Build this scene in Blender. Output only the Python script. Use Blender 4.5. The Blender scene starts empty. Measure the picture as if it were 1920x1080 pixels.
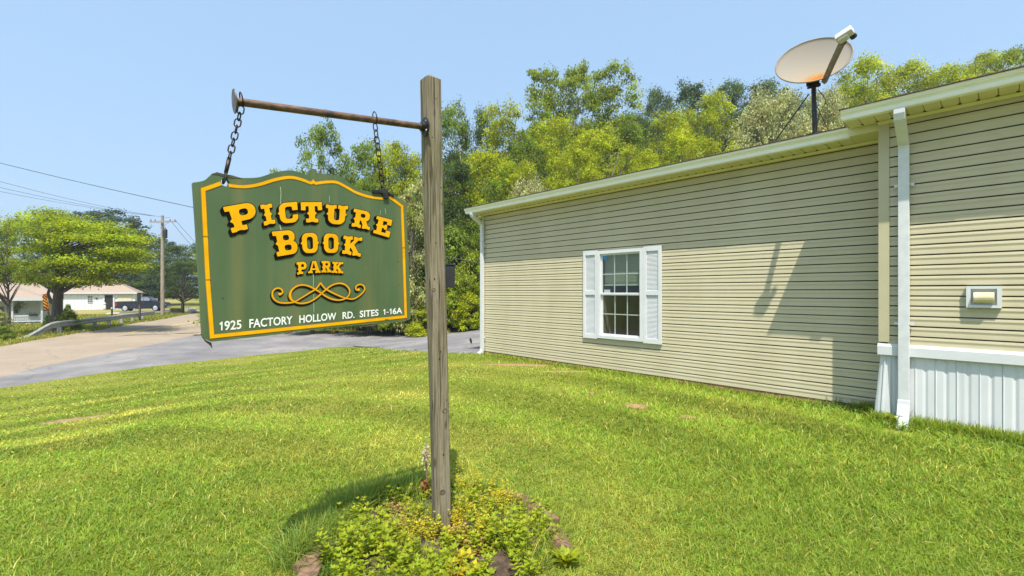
import bpy, bmesh, math, random
import numpy as np
from mathutils import Vector, Matrix, Quaternion, noise as mnoise

C = bpy.context.scene.collection
R = math.radians
scene = bpy.context.scene

# ------------------------------------------------------------------ camera
FPX = 870.0            # focal length in photo pixels (1920 wide)
HZ = 547.0             # horizon row in the photo
CAMZ = 1.35
cam_d = bpy.data.cameras.new('camera')
cam_d.sensor_width = 36.0
cam_d.lens = FPX / 1920.0 * 36.0
cam_d.shift_y = (HZ - 540.0) / 1920.0
cam_d.clip_start = 0.05
cam_d.clip_end = 3000.0
cam = bpy.data.objects.new('camera', cam_d)
C.objects.link(cam)
cam.location = (0, 0, CAMZ)
cam.rotation_euler = (R(90), 0, 0)
scene.camera = cam

# ------------------------------------------------------------------ sky, sun, exposure
SUN_DIR = Vector((0.061, -1.523, 2.95)).normalized()      # towards the sun
SUN_EL = math.asin(SUN_DIR.z)
SUN_AZ = math.atan2(SUN_DIR.x, SUN_DIR.y)
world = bpy.data.worlds.new("World")
scene.world = world
world.use_nodes = True
wn, wl = world.node_tree.nodes, world.node_tree.links
wn.clear()
wo = wn.new('ShaderNodeOutputWorld')
bg = wn.new('ShaderNodeBackground')
sky = wn.new('ShaderNodeTexSky')
sky.sky_type = 'NISHITA'
sky.sun_disc = False
sky.sun_elevation = SUN_EL
sky.sun_rotation = SUN_AZ
sky.altitude = 200
sky.air_density = 1.0
sky.dust_density = 3.6
sky.ozone_density = 1.6
bg.inputs['Strength'].default_value = 0.15
hz_mix = wn.new('ShaderNodeMix'); hz_mix.data_type = 'RGBA'      # summer haze evens the sky out
hz_mix.inputs['Factor'].default_value = 0.78
hz_mix.inputs['B'].default_value = (0.99, 1.54, 2.18, 1)
wl.new(sky.outputs[0], hz_mix.inputs['A'])
wl.new(hz_mix.outputs['Result'], bg.inputs['Color'])
wl.new(bg.outputs[0], wo.inputs['Surface'])

sun_d = bpy.data.lights.new('sun', 'SUN')
sun_d.energy = 2.7
sun_d.angle = R(0.53)
sun_d.color = (1.0, 0.94, 0.84)
sun = bpy.data.objects.new('sun', sun_d)
C.objects.link(sun)
sun.rotation_euler = (-SUN_DIR).to_track_quat('-Z', 'Y').to_euler()
sun.location = (0, -20, 40)

vs = scene.view_settings
vs.view_transform = 'Standard'
vs.look = 'None'
vs.exposure = 1.42
vs.gamma = 1.0
vs.use_curve_mapping = False
scene.cycles.use_denoising = True
scene.cycles.max_bounces = 8
scene.cycles.transparent_max_bounces = 12
scene.cycles.sample_clamp_indirect = 6.0

# ------------------------------------------------------------------ helpers: tagging
def tag(o, label=None, cat=None, group=None, kind=None):
    if label: o['label'] = label
    if cat: o['category'] = cat
    if group: o['group'] = group
    if kind: o['kind'] = kind
    return o

def thing(name, label, cat, loc=(0, 0, 0), group=None):
    o = bpy.data.objects.new(name, None)
    o.empty_display_size = 0.2
    C.objects.link(o)
    o.location = loc
    return tag(o, label, cat, group)

def wloc(o):
    v = Vector((0, 0, 0))
    while o is not None:
        v += o.location
        o = o.parent
    return v

class MB:
    """collects shapes in world coordinates; build() links them as ONE mesh object"""
    def __init__(self):
        self.v, self.f, self.mi = [], [], []
        self.cur = 0
    def add(self, vs, fs):
        b = len(self.v)
        self.v += [tuple(p) for p in vs]
        self.f += [tuple(b + i for i in f) for f in fs]
        self.mi += [self.cur] * len(fs)
        return self
    def box(self, c, sx, sy, sz, ax=None, ay=None, az=None):
        c = Vector(c)
        ax = Vector(ax or (1, 0, 0)); ay = Vector(ay or (0, 1, 0)); az = Vector(az or (0, 0, 1))
        vs = []
        for k in (-1, 1):
            for j in (-1, 1):
                for i in (-1, 1):
                    vs.append(c + ax * (i * sx / 2) + ay * (j * sy / 2) + az * (k * sz / 2))
        return self.add(vs, [(0, 2, 3, 1), (4, 5, 7, 6), (0, 1, 5, 4), (2, 6, 7, 3), (0, 4, 6, 2), (1, 3, 7, 5)])
    def tube(self, pts, rad, n=8, cap=True, closed=False):
        pts = [Vector(p) for p in pts]
        if not hasattr(rad, '__len__'): rad = [rad] * len(pts)
        vs, fs = [], []
        m = len(pts)
        prev = None
        for i, p in enumerate(pts):
            if closed:
                d = pts[(i + 1) % m] - pts[i - 1]
            else:
                d = pts[min(i + 1, m - 1)] - pts[max(i - 1, 0)]
            if d.length < 1e-9: d = Vector((0, 0, 1))
            d.normalize()
            if prev is None:
                a = d.orthogonal().normalized()
            else:
                a = prev - d * prev.dot(d)
                if a.length < 1e-6: a = d.orthogonal()
                a.normalize()
            prev = a
            b = d.cross(a)
            for k in range(n):
                t = 2 * math.pi * k / n
                vs.append(p + (a * math.cos(t) + b * math.sin(t)) * rad[i])
        for i in range(m if closed else m - 1):
            i2 = (i + 1) % m
            for k in range(n):
                k2 = (k + 1) % n
                fs.append((i * n + k, i * n + k2, i2 * n + k2, i2 * n + k))
        if cap and not closed:
            fs.append(tuple(range(n - 1, -1, -1)))
            fs.append(tuple((m - 1) * n + k for k in range(n)))
        return self.add(vs, fs)
    def rtube(self, pts, hx, hy, ax, az_ref=None, cap=True):
        """rectangular tube; ax = constant width axis, other axis perpendicular to path"""
        pts = [Vector(p) for p in pts]; ax = Vector(ax).normalized()
        vs, fs = [], []
        m = len(pts)
        for i, p in enumerate(pts):
            d0 = (pts[i] - pts[i - 1]).normalized() if i > 0 else None
            d1 = (pts[i + 1] - pts[i]).normalized() if i < m - 1 else None
            d = ((d0 or d1) + (d1 or d0)).normalized()
            b = d.cross(ax).normalized()
            k = 1.0
            if d0 and d1:
                k = 1.0 / max(0.5, d.dot(d1))
            for (i_, j_) in ((-1, -1), (1, -1), (1, 1), (-1, 1)):
                vs.append(p + ax * (i_ * hx) + b * (j_ * hy * k))
        for i in range(m - 1):
            for k in range(4):
                k2 = (k + 1) % 4
                fs.append((i * 4 + k, i * 4 + k2, (i + 1) * 4 + k2, (i + 1) * 4 + k))
        if cap:
            fs += [(3, 2, 1, 0), tuple((m - 1) * 4 + k for k in range(4))]
        return self.add(vs, fs)
    def lathe(self, c, axis, prof, n=20, ref=None, caps=True):
        """prof: list of (radius, along)"""
        c = Vector(c); d = Vector(axis).normalized()
        a = Vector(ref).normalized() if ref else d.orthogonal().normalized()
        b = d.cross(a)
        vs, fs = [], []
        for (r, h) in prof:
            for k in range(n):
                t = 2 * math.pi * k / n
                vs.append(c + d * h + (a * math.cos(t) + b * math.sin(t)) * r)
        for i in range(len(prof) - 1):
            for k in range(n):
                k2 = (k + 1) % n
                fs.append((i * n + k, i * n + k2, (i + 1) * n + k2, (i + 1) * n + k))
        if caps:
            fs.append(tuple(range(n - 1, -1, -1)))
            fs.append(tuple((len(prof) - 1) * n + k for k in range(n)))
        return self.add(vs, fs)
    def sweep(self, prof, p_of, s0, s1, caps=True):
        """prof: list of (o, z) closed polygon; p_of(s, o, z) -> world"""
        n = len(prof)
        vs = [p_of(s0, o, z) for o, z in prof] + [p_of(s1, o, z) for o, z in prof]
        fs = [(i, (i + 1) % n, n + (i + 1) % n, n + i) for i in range(n)]
        if caps:
            fs += [tuple(range(n - 1, -1, -1)), tuple(range(n, 2 * n))]
        return self.add(vs, fs)
    def prism(self, poly, off):
        poly = [Vector(p) for p in poly]; off = Vector(off); n = len(poly)
        vs = poly + [p + off for p in poly]
        fs = [tuple(range(n - 1, -1, -1)), tuple(range(n, 2 * n))]
        fs += [(i, (i + 1) % n, n + (i + 1) % n, n + i) for i in range(n)]
        return self.add(vs, fs)
    def build(self, name, mat, parent=None, smooth=False, bevel=0.0, fix=True):
        o0 = wloc(parent) if parent else Vector((0, 0, 0))
        me = bpy.data.meshes.new(name)
        me.from_pydata([(p[0] - o0.x, p[1] - o0.y, p[2] - o0.z) for p in self.v], [], self.f)
        mats = mat if isinstance(mat, (list, tuple)) else [mat]
        for m in mats: me.materials.append(m)
        if len(mats) > 1:
            me.polygons.foreach_set('material_index', self.mi)
        if fix:
            bm = bmesh.new(); bm.from_mesh(me)
            bmesh.ops.recalc_face_normals(bm, faces=bm.faces)
            if bevel > 0:
                es = [e for e in bm.edges if len(e.link_faces) == 2 and e.calc_face_angle(0) > 0.6]
                bmesh.ops.bevel(bm, geom=es, offset=bevel, segments=2, affect='EDGES', profile=0.5, clamp_overlap=True)
            bm.to_mesh(me); bm.free()
        if smooth:
            me.polygons.foreach_set('use_smooth', [True] * len(me.polygons))
        o = bpy.data.objects.new(name, me)
        C.objects.link(o)
        if parent: o.parent = parent
        return o

def build_each(mb, name, mat, parent, label=None):
    """every separate piece of the builder becomes a part of its own"""
    par = list(range(len(mb.v)))
    def find(a):
        while par[a] != a:
            par[a] = par[par[a]]; a = par[a]
        return a
    for f in mb.f:
        r0 = find(f[0])
        for i in f[1:]: par[find(i)] = r0
    groups = {}
    for f in mb.f: groups.setdefault(find(f[0]), []).append(f)
    out = []
    for fs in groups.values():
        ids = sorted({i for f in fs for i in f}); mp = {i: k for k, i in enumerate(ids)}
        m = MB(); m.v = [mb.v[i] for i in ids]; m.f = [tuple(mp[i] for i in f) for f in fs]; m.mi = [0] * len(fs)
        o = m.build(name, mat, parent)
        if label: tag(o, label)
        out.append(o)
    return out

def np_mesh(name, verts, quads, mat, parent=None, cols=None, smooth=False, tris=None):
    """fast mesh from numpy arrays (world coordinates)"""
    o0 = wloc(parent) if parent else Vector((0, 0, 0))
    verts = np.asarray(verts, dtype=np.float32) - np.array([o0.x, o0.y, o0.z], dtype=np.float32)
    me = bpy.data.meshes.new(name)
    me.vertices.add(len(verts))
    me.vertices.foreach_set('co', verts.ravel())
    q = np.asarray(quads, dtype=np.int32)
    nq = len(q)
    k = q.shape[1]
    me.loops.add(nq * k)
    me.loops.foreach_set('vertex_index', q.ravel())
    me.polygons.add(nq)
    me.polygons.foreach_set('loop_start', np.arange(0, nq * k, k, dtype=np.int32))
    me.update(calc_edges=True)
    if cols is not None:
        at = me.attributes.new('tint', 'FLOAT_COLOR', 'POINT')
        c4 = np.ones((len(verts), 4), dtype=np.float32)
        c4[:, :3] = cols
        at.data.foreach_set('color', c4.ravel())
    me.materials.append(mat)
    if smooth:
        me.polygons.foreach_set('use_smooth', np.ones(nq, dtype=bool))
    o = bpy.data.objects.new(name, me)
    C.objects.link(o)
    if parent: o.parent = parent
    return o

def copy_tree(o, parent=None):
    c = o.copy(); C.objects.link(c)
    if parent: c.parent = parent
    for ch in list(o.children): copy_tree(ch, c)
    return c

def at(px, py, d):
    """photo pixel + depth along the view axis -> world point"""
    return Vector(((px - 960.0) / FPX * d, d, CAMZ + (HZ - py) / FPX * d))

# ------------------------------------------------------------------ materials
def newmat(name):
    m = bpy.data.materials.new(name)
    m.use_nodes = True
    nt = m.node_tree
    return m, nt, nt.nodes, nt.links, nt.nodes['Principled BSDF']

def ramp(nd, stops):
    r = nd.new('ShaderNodeValToRGB')
    e = r.color_ramp.elements
    while len(e) > 1: e.remove(e[-1])
    e[0].position = stops[0][0]; e[0].color = (*stops[0][1], 1)
    for p, c in stops[1:]:
        x = e.new(p); x.color = (*c, 1)
    return r

def noise_node(nd, ln, scale=5, detail=4, rough=0.55, coord='Object', stretch=None, dist=0.0):
    tc = nd.new('ShaderNodeTexCoord')
    n = nd.new('ShaderNodeTexNoise')
    n.inputs['Scale'].default_value = scale
    n.inputs['Detail'].default_value = detail
    n.inputs['Roughness'].default_value = rough
    n.inputs['Distortion'].default_value = dist
    src = tc.outputs[coord]
    if stretch:
        mp = nd.new('ShaderNodeMapping')
        mp.inputs['Scale'].default_value = stretch
        ln.new(src, mp.inputs['Vector']); src = mp.outputs[0]
    ln.new(src, n.inputs['Vector'])
    return n

def mat_var(name, c1, c2, rough=0.6, scale=6, stretch=None, bump=0.0, bscale=None, metallic=0.0, spec=0.5, detail=4, lo=0.35, hi=0.65):
    m, nt, nd, ln, b = newmat(name)
    n = noise_node(nd, ln, scale, detail, stretch=stretch)
    r = ramp(nd, [(lo, c1), (hi, c2)])
    ln.new(n.outputs['Fac'], r.inputs['Fac'])
    ln.new(r.outputs['Color'], b.inputs['Base Color'])
    b.inputs['Roughness'].default_value = rough
    b.inputs['Metallic'].default_value = metallic
    b.inputs['Specular IOR Level'].default_value = spec
    if bump > 0:
        n2 = noise_node(nd, ln, bscale or scale * 4, 5, stretch=stretch)
        bp = nd.new('ShaderNodeBump')
        bp.inputs['Strength'].default_value = bump
        bp.inputs['Distance'].default_value = 0.01
        ln.new(n2.outputs['Fac'], bp.inputs['Height'])
        ln.new(bp.outputs[0], b.inputs['Normal'])
    return m

def mat_leaf(name, base, trans, var=0.35, transl=0.45):
    """foliage: diffuse + translucent, varied per leaf by the mesh attribute 'tint' and per plant"""
    m, nt, nd, ln, b = newmat(name)
    nd.remove(b)
    out = nd['Material Output']
    at_ = nd.new('ShaderNodeAttribute'); at_.attribute_name = 'tint'
    def mul(col):
        mx = nd.new('ShaderNodeMix'); mx.data_type = 'RGBA'; mx.blend_type = 'MULTIPLY'
        mx.inputs['Factor'].default_value = 1.0
        mx.inputs['A'].default_value = (*col, 1)
        ln.new(at_.outputs['Color'], mx.inputs['B'])
        return mx.outputs['Result']
    d = nd.new('ShaderNodeBsdfPrincipled')
    d.inputs['Roughness'].default_value = 0.55
    d.inputs['Specular IOR Level'].default_value = 0.25
    t = nd.new('ShaderNodeBsdfTranslucent')
    ln.new(mul(base), d.inputs['Base Color'])
    ln.new(mul(trans), t.inputs['Color'])
    mx = nd.new('ShaderNodeMixShader'); mx.inputs[0].default_value = transl
    ln.new(d.outputs[0], mx.inputs[1]); ln.new(t.outputs[0], mx.inputs[2])
    ln.new(mx.outputs[0], out.inputs['Surface'])
    return m

M = {}
M['white'] = mat_var('white_vinyl', (0.60, 0.62, 0.63), (0.66, 0.67, 0.675), 0.42, 3)
M['white_dirty'] = mat_var('white_metal', (0.57, 0.59, 0.595), (0.64, 0.655, 0.65), 0.5, 14, detail=6)
M['siding'] = mat_var('tan_vinyl_siding', (0.475, 0.425, 0.275), (0.525, 0.475, 0.32), 0.5, 2.0, stretch=(1, 1, 0.3), bump=0.03, bscale=60)
M['trim'] = mat_var('tan_trim', (0.46, 0.42, 0.26), (0.50, 0.455, 0.29), 0.5, 3)
M['gutter'] = mat_var('cream_gutter', (0.84, 0.85, 0.76), (0.90, 0.90, 0.83), 0.4, 4, detail=6)
M['soffit'] = mat_var('cream_soffit', (0.66, 0.62, 0.36), (0.72, 0.68, 0.42), 0.55, 4)
M['dark'] = mat_var('dark_gap_and_shade', (0.012, 0.012, 0.01), (0.02, 0.018, 0.014), 0.8, 10)
M['slot'] = mat_var('painted_slot_shade', (0.075, 0.065, 0.032), (0.095, 0.082, 0.042), 0.9, 6)  # dark olive that paints the shade in the slots under each lap
M['shingle'] = mat_var('brown_shingles', (0.06, 0.04, 0.03), (0.16, 0.11, 0.08), 0.9, 40, bump=0.5)
M['blackmetal'] = mat_var('black_metal', (0.015, 0.015, 0.016), (0.05, 0.045, 0.04), 0.45, 30, metallic=0.4)
M['chain'] = mat_var('dark_chain_steel', (0.016, 0.016, 0.016), (0.075, 0.05, 0.035), 0.55, 60, metallic=0.6)
M['rust'] = mat_var('rusty_pipe', (0.045, 0.030, 0.022), (0.19, 0.105, 0.062), 0.6, 22, stretch=(1, 1, 1.5), bump=0.3, bscale=80, metallic=0.25, detail=8)
M['flange'] = mat_var('flange_iron', (0.07, 0.065, 0.06), (0.22, 0.19, 0.16), 0.5, 30, metallic=0.6)
M['yellow'] = mat_var('yellow_sign_paint', (0.72, 0.345, 0.001), (0.82, 0.41, 0.002), 0.6, 14, detail=6, spec=0.12)
M['orange_edge'] = mat_var('orange_edge_paint', (0.30, 0.13, 0.01), (0.42, 0.2, 0.01), 0.5, 14)
M['black'] = mat_var('black_sign_paint', (0.004, 0.004, 0.0035), (0.010, 0.009, 0.007), 0.7, 14, spec=0.08)
M['whitepaint'] = mat_var('white_sign_paint', (0.74, 0.75, 0.70), (0.84, 0.84, 0.80), 0.5, 20)
M['brick'] = mat_var('red_brick', (0.12, 0.07, 0.042), (0.28, 0.165, 0.10), 0.85, 18, bump=0.5, detail=8)
M['soil'] = mat_var('dark_soil', (0.035, 0.024, 0.016), (0.11, 0.07, 0.045), 0.95, 30, bump=0.8)
M['bark'] = mat_var('bark', (0.06, 0.05, 0.04), (0.17, 0.14, 0.11), 0.9, 4, stretch=(6, 6, 1), bump=0.6)
M['bark_pale'] = mat_var('pale_bark', (0.18, 0.15, 0.12), (0.36, 0.32, 0.26), 0.9, 3, stretch=(5, 5, 1), bump=0.5)
M['polewood'] = mat_var('utility_pole_wood', (0.24, 0.19, 0.14), (0.40, 0.33, 0.25), 0.9, 6, stretch=(8, 8, 0.6), bump=0.4)
M['steel'] = mat_var('galvanised_steel', (0.30, 0.31, 0.32), (0.46, 0.46, 0.46), 0.5, 8, metallic=0.3)
M['foundation'] = mat_var('orange_sill_board', (0.20, 0.10, 0.05), (0.42, 0.23, 0.12), 0.9, 8, stretch=(1, 1, 4))
M['roof_tan'] = mat_var('tan_roof', (0.29, 0.22, 0.165), (0.35, 0.275, 0.21), 0.8, 8)
M['white_wall'] = mat_var('white_painted_wall', (0.70, 0.73, 0.75), (0.78, 0.80, 0.80), 0.7, 3)
M['truck'] = mat_var('dark_blue_paint', (0.010, 0.014, 0.03), (0.016, 0.022, 0.04), 0.18, 3, spec=0.7)
M['tyre'] = mat_var('tyre_rubber', (0.012, 0.012, 0.012), (0.025, 0.025, 0.025), 0.85, 20)
M['rim'] = mat_var('alloy_rim', (0.55, 0.55, 0.56), (0.7, 0.7, 0.7), 0.35, 20, metallic=0.5)
M['redlamp'] = mat_var('red_lens', (0.35, 0.01, 0.02), (0.45, 0.02, 0.03), 0.2, 20)
M['orange'] = mat_var('orange_marker_paint', (0.80, 0.27, 0.02), (0.88, 0.34, 0.03), 0.5, 8)
M['cable'] = mat_var('black_cable', (0.02, 0.022, 0.026), (0.04, 0.042, 0.046), 0.6, 8)
M['greybox'] = mat_var('charcoal_box', (0.018, 0.018, 0.020), (0.03, 0.03, 0.032), 0.5, 12)
M['dish'] = mat_var('dish_grey', (0.22, 0.20, 0.17), (0.25, 0.23, 0.20), 0.5, 5, detail=6)
M['lnb'] = mat_var('lnb_plastic', (0.50, 0.49, 0.45), (0.60, 0.58, 0.54), 0.5, 8)
M['armgrey'] = mat_var('arm_grey', (0.17, 0.14, 0.10), (0.25, 0.21, 0.155), 0.55, 12)

def mat_glass(name, tint=(0.02, 0.022, 0.02), refl=0.16):
    m, nt, nd, ln, b = newmat(name)
    nd.remove(b)
    t = nd.new('ShaderNodeBsdfTransparent'); t.inputs['Color'].default_value = (0.80, 0.84, 0.80, 1)
    g = nd.new('ShaderNodeBsdfGlossy'); g.inputs['Roughness'].default_value = 0.03
    fr = nd.new('ShaderNodeFresnel'); fr.inputs['IOR'].default_value = 1.5
    mx = nd.new('ShaderNodeMixShader')
    ln.new(fr.outputs[0], mx.inputs[0])
    ln.new(t.outputs[0], mx.inputs[1]); ln.new(g.outputs[0], mx.inputs[2])
    ln.new(mx.outputs[0], nd['Material Output'].inputs['Surface'])
    return m
M['glass'] = mat_glass('window_glass')
M['darkglass'] = mat_var('dark_glass', (0.02, 0.03, 0.04), (0.04, 0.05, 0.06), 0.06, 4, spec=0.8)
M['skyglass'] = mat_var('truck_glass', (0.10, 0.13, 0.16), (0.16, 0.19, 0.22), 0.08, 4, spec=0.9)

def mat_wood_post():
    m, nt, nd, ln, b = newmat('weathered_post_wood')
    n1 = noise_node(nd, ln, 18, 9, 0.66, stretch=(3.5, 3.5, 0.13), dist=0.9)
    r1 = ramp(nd, [(0.28, (0.045, 0.033, 0.021)), (0.42, (0.15, 0.122, 0.078)), (0.58, (0.255, 0.22, 0.155)), (0.76, (0.115, 0.095, 0.056))])
    ln.new(n1.outputs['Fac'], r1.inputs['Fac'])
    # thin dark checks along the grain
    n2 = noise_node(nd, ln, 26, 4, 0.5, stretch=(4, 4, 0.07))
    r2 = ramp(nd, [(0.36, (0.10, 0.08, 0.06)), (0.43, (1, 1, 1))])
    ln.new(n2.outputs['Fac'], r2.inputs['Fac'])
    mx = nd.new('ShaderNodeMix'); mx.data_type = 'RGBA'; mx.blend_type = 'MULTIPLY'; mx.inputs['Factor'].default_value = 0.75
    ln.new(r1.outputs['Color'], mx.inputs['A']); ln.new(r2.outputs['Color'], mx.inputs['B'])
    # greenish weathering patches
    n3 = noise_node(nd, ln, 3.2, 5, 0.6, stretch=(1, 1, 0.35))
    r3 = ramp(nd, [(0.45, (1, 1, 1)), (0.68, (0.72, 0.83, 0.60))])
    ln.new(n3.outputs['Fac'], r3.inputs['Fac'])
    mx2 = nd.new('ShaderNodeMix'); mx2.data_type = 'RGBA'; mx2.blend_type = 'MULTIPLY'; mx2.inputs['Factor'].default_value = 0.9
    ln.new(mx.outputs['Result'], mx2.inputs['A']); ln.new(r3.outputs['Color'], mx2.inputs['B'])
    # knots
    vo = nd.new('ShaderNodeTexVoronoi'); vo.inputs['Scale'].default_value = 5.0
    tc = nd.new('ShaderNodeTexCoord'); mp = nd.new('ShaderNodeMapping'); mp.inputs['Scale'].default_value = (2.2, 2.2, 0.75)
    ln.new(tc.outputs['Object'], mp.inputs['Vector']); ln.new(mp.outputs[0], vo.inputs['Vector'])
    r4 = ramp(nd, [(0.06, (0.22, 0.15, 0.1)), (0.15, (1, 1, 1))])
    ln.new(vo.outputs['Distance'], r4.inputs['Fac'])
    mx3 = nd.new('ShaderNodeMix'); mx3.data_type = 'RGBA'; mx3.blend_type = 'MULTIPLY'; mx3.inputs['Factor'].default_value = 0.8
    ln.new(mx2.outputs['Result'], mx3.inputs['A']); ln.new(r4.outputs['Color'], mx3.inputs['B'])
    ln.new(mx3.outputs['Result'], b.inputs['Base Color'])
    b.inputs['Roughness'].default_value = 0.9
    b.inputs['Specular IOR Level'].default_value = 0.2
    bp = nd.new('ShaderNodeBump'); bp.inputs['Strength'].default_value = 0.6; bp.inputs['Distance'].default_value = 0.004
    ln.new(n1.outputs['Fac'], bp.inputs['Height']); ln.new(bp.outputs[0], b.inputs['Normal'])
    return m
M['post'] = mat_wood_post()

def mat_sign_board():
    m, nt, nd, ln, b = newmat('weathered_green_sign_paint')
    n1 = noise_node(nd, ln, 5, 6, 0.6, stretch=(1.0, 1.0, 0.35))
    r1 = ramp(nd, [(0.3, (0.064, 0.108, 0.044)), (0.55, (0.084, 0.132, 0.057)), (0.75, (0.106, 0.150, 0.070))])
    ln.new(n1.outputs['Fac'], r1.inputs['Fac'])
    # long vertical runs of ochre water stain
    n2 = noise_node(nd, ln, 9, 3, 0.5, stretch=(1.6, 1.6, 0.10))
    r2 = ramp(nd, [(0.47, (0, 0, 0)), (0.66, (1, 1, 1))])
    ln.new(n2.outputs['Fac'], r2.inputs['Fac'])
    mx = nd.new('ShaderNodeMix'); mx.data_type = 'RGBA'
    ml = nd.new('ShaderNodeMath'); ml.operation = 'MULTIPLY'; ml.inputs[1].default_value = 0.42
    ln.new(r2.outputs['Color'], ml.inputs[0]); ln.new(ml.outputs[0], mx.inputs['Factor'])
    ln.new(r1.outputs['Color'], mx.inputs['A']); mx.inputs['B'].default_value = (0.19, 0.175, 0.06, 1)
    # pale scuffs
    n3 = noise_node(nd, ln, 34, 5, 0.65)
    r3 = ramp(nd, [(0.66, (0, 0, 0)), (0.8, (1, 1, 1))])
    ln.new(n3.outputs['Fac'], r3.inputs['Fac'])
    mx2 = nd.new('ShaderNodeMix'); mx2.data_type = 'RGBA'
    ml2 = nd.new('ShaderNodeMath'); ml2.operation = 'MULTIPLY'; ml2.inputs[1].default_value = 0.3
    ln.new(r3.outputs['Color'], ml2.inputs[0]); ln.new(ml2.outputs[0], mx2.inputs['Factor'])
    ln.new(mx.outputs['Result'], mx2.inputs['A']); mx2.inputs['B'].default_value = (0.36, 0.42, 0.27, 1)
    ln.new(mx2.outputs['Result'], b.inputs['Base Color'])
    b.inputs['Roughness'].default_value = 0.55
    b.inputs['Specular IOR Level'].default_value = 0.3
    return m
M['signgreen'] = mat_sign_board()
M['paleflake'] = mat_var('pale_peeled_paint', (0.30, 0.36, 0.22), (0.42, 0.48, 0.32), 0.7, 40)
M['drywood'] = mat_var('split_plywood', (0.05, 0.04, 0.03), (0.12, 0.09, 0.06), 0.9, 20)

def mat_ground():
    m, nt, nd, ln, b = newmat('lawn_soil_and_turf')
    n1 = noise_node(nd, ln, 0.45, 5, 0.6)
    r1 = ramp(nd, [(0.35, (0.12, 0.165, 0.018)), (0.5, (0.19, 0.215, 0.03)), (0.68, (0.26, 0.255, 0.055))])
    ln.new(n1.outputs['Fac'], r1.inputs['Fac'])
    n2 = noise_node(nd, ln, 28, 6, 0.7)
    r2 = ramp(nd, [(0.3, (0.45, 0.5, 0.4)), (0.65, (1.15, 1.1, 1.1))])
    ln.new(n2.outputs['Fac'], r2.inputs['Fac'])
    mx = nd.new('ShaderNodeMix'); mx.data_type = 'RGBA'; mx.blend_type = 'MULTIPLY'; mx.inputs['Factor'].default_value = 1
    ln.new(r1.outputs['Color'], mx.inputs['A']); ln.new(r2.outputs['Color'], mx.inputs['B'])
    # the fields across the road are drier
    n3 = noise_node(nd, ln, 0.12, 3, 0.5)
    r3 = ramp(nd, [(0.42, (0, 0, 0)), (0.58, (1, 1, 1))])
    tc = nd.new('ShaderNodeTexCoord'); sp = nd.new('ShaderNodeSeparateXYZ'); ln.new(tc.outputs['Object'], sp.inputs[0])
    mr = nd.new('ShaderNodeMapRange'); mr.inputs['From Min'].default_value = 22; mr.inputs['From Max'].default_value = 34
    ln.new(sp.outputs['Y'], mr.inputs['Value'])
    ln.new(n3.outputs['Fac'], r3.inputs['Fac'])
    ml = nd.new('ShaderNodeMath'); ml.operation = 'MULTIPLY'
    ln.new(r3.outputs['Color'], ml.inputs[0]); ln.new(mr.outputs[0], ml.inputs[1])
    mx2 = nd.new('ShaderNodeMix'); mx2.data_type = 'RGBA'
    ln.new(ml.outputs[0], mx2.inputs['Factor'])
    ln.new(mx.outputs['Result'], mx2.inputs['A']); mx2.inputs['B'].default_value = (0.30, 0.25, 0.10, 1)
    ln.new(mx2.outputs['Result'], b.inputs['Base Color'])
    b.inputs['Roughness'].default_value = 0.95
    b.inputs['Specular IOR Level'].default_value = 0.1
    return m
M['ground'] = mat_ground()

def mat_asphalt(name, c1, c2, c3, crack=True):
    m, nt, nd, ln, b = newmat(name)
    n1 = noise_node(nd, ln, 0.5, 6, 0.65, stretch=(1, 1, 1), dist=0.4)
    r1 = ramp(nd, [(0.3, c1), (0.5, c2), (0.7, c3)])
    ln.new(n1.outputs['Fac'], r1.inputs['Fac'])
    n2 = noise_node(nd, ln, 60, 4, 0.7)
    r2 = ramp(nd, [(0.3, (0.72, 0.72, 0.72)), (0.7, (1.2, 1.2, 1.2))])
    ln.new(n2.outputs['Fac'], r2.inputs['Fac'])
    mx = nd.new('ShaderNodeMix'); mx.data_type = 'RGBA'; mx.blend_type = 'MULTIPLY'; mx.inputs['Factor'].default_value = 1
    ln.new(r1.outputs['Color'], mx.inputs['A']); ln.new(r2.outputs['Color'], mx.inputs['B'])
    res = mx.outputs['Result']
    if crack:
        n4 = noise_node(nd, ln, 0.9, 5, 0.6)
        tc = nd.new('ShaderNodeTexCoord')
        va = nd.new('ShaderNodeVectorMath'); va.operation = 'MULTIPLY_ADD'
        va.inputs[1].default_value = (0.9, 0.9, 0.9)
        ln.new(n4.outputs['Color'], va.inputs[0]); ln.new(tc.outputs['Object'], va.inputs[2])
        vo = nd.new('ShaderNodeTexVoronoi'); vo.feature = 'DISTANCE_TO_EDGE'; vo.inputs['Scale'].default_value = 0.35
        ln.new(va.outputs[0], vo.inputs['Vector'])
        r4 = ramp(nd, [(0.002, (0.74, 0.72, 0.70)), (0.008, (1, 1, 1))])
        ln.new(vo.outputs['Distance'], r4.inputs['Fac'])
        mx2 = nd.new('ShaderNodeMix'); mx2.data_type = 'RGBA'; mx2.blend_type = 'MULTIPLY'; mx2.inputs['Factor'].default_value = 1
        ln.new(res, mx2.inputs['A']); ln.new(r4.outputs['Color'], mx2.inputs['B'])
        res = mx2.outputs['Result']
    ln.new(res, b.inputs['Base Color'])
    b.inputs['Roughness'].default_value = 0.9
    b.inputs['Specular IOR Level'].default_value = 0.2
    return m
M['road'] = mat_asphalt('worn_tan_road', (0.275, 0.220, 0.160), (0.31, 0.250, 0.186), (0.35, 0.285, 0.218))
M['drive'] = mat_asphalt('grey_asphalt_drive', (0.145, 0.142, 0.146), (0.205, 0.196, 0.196), (0.30, 0.28, 0.262))
M['roadyellow'] = mat_var('worn_yellow_line', (0.46, 0.36, 0.14), (0.55, 0.40, 0.10), 0.8, 5)
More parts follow.
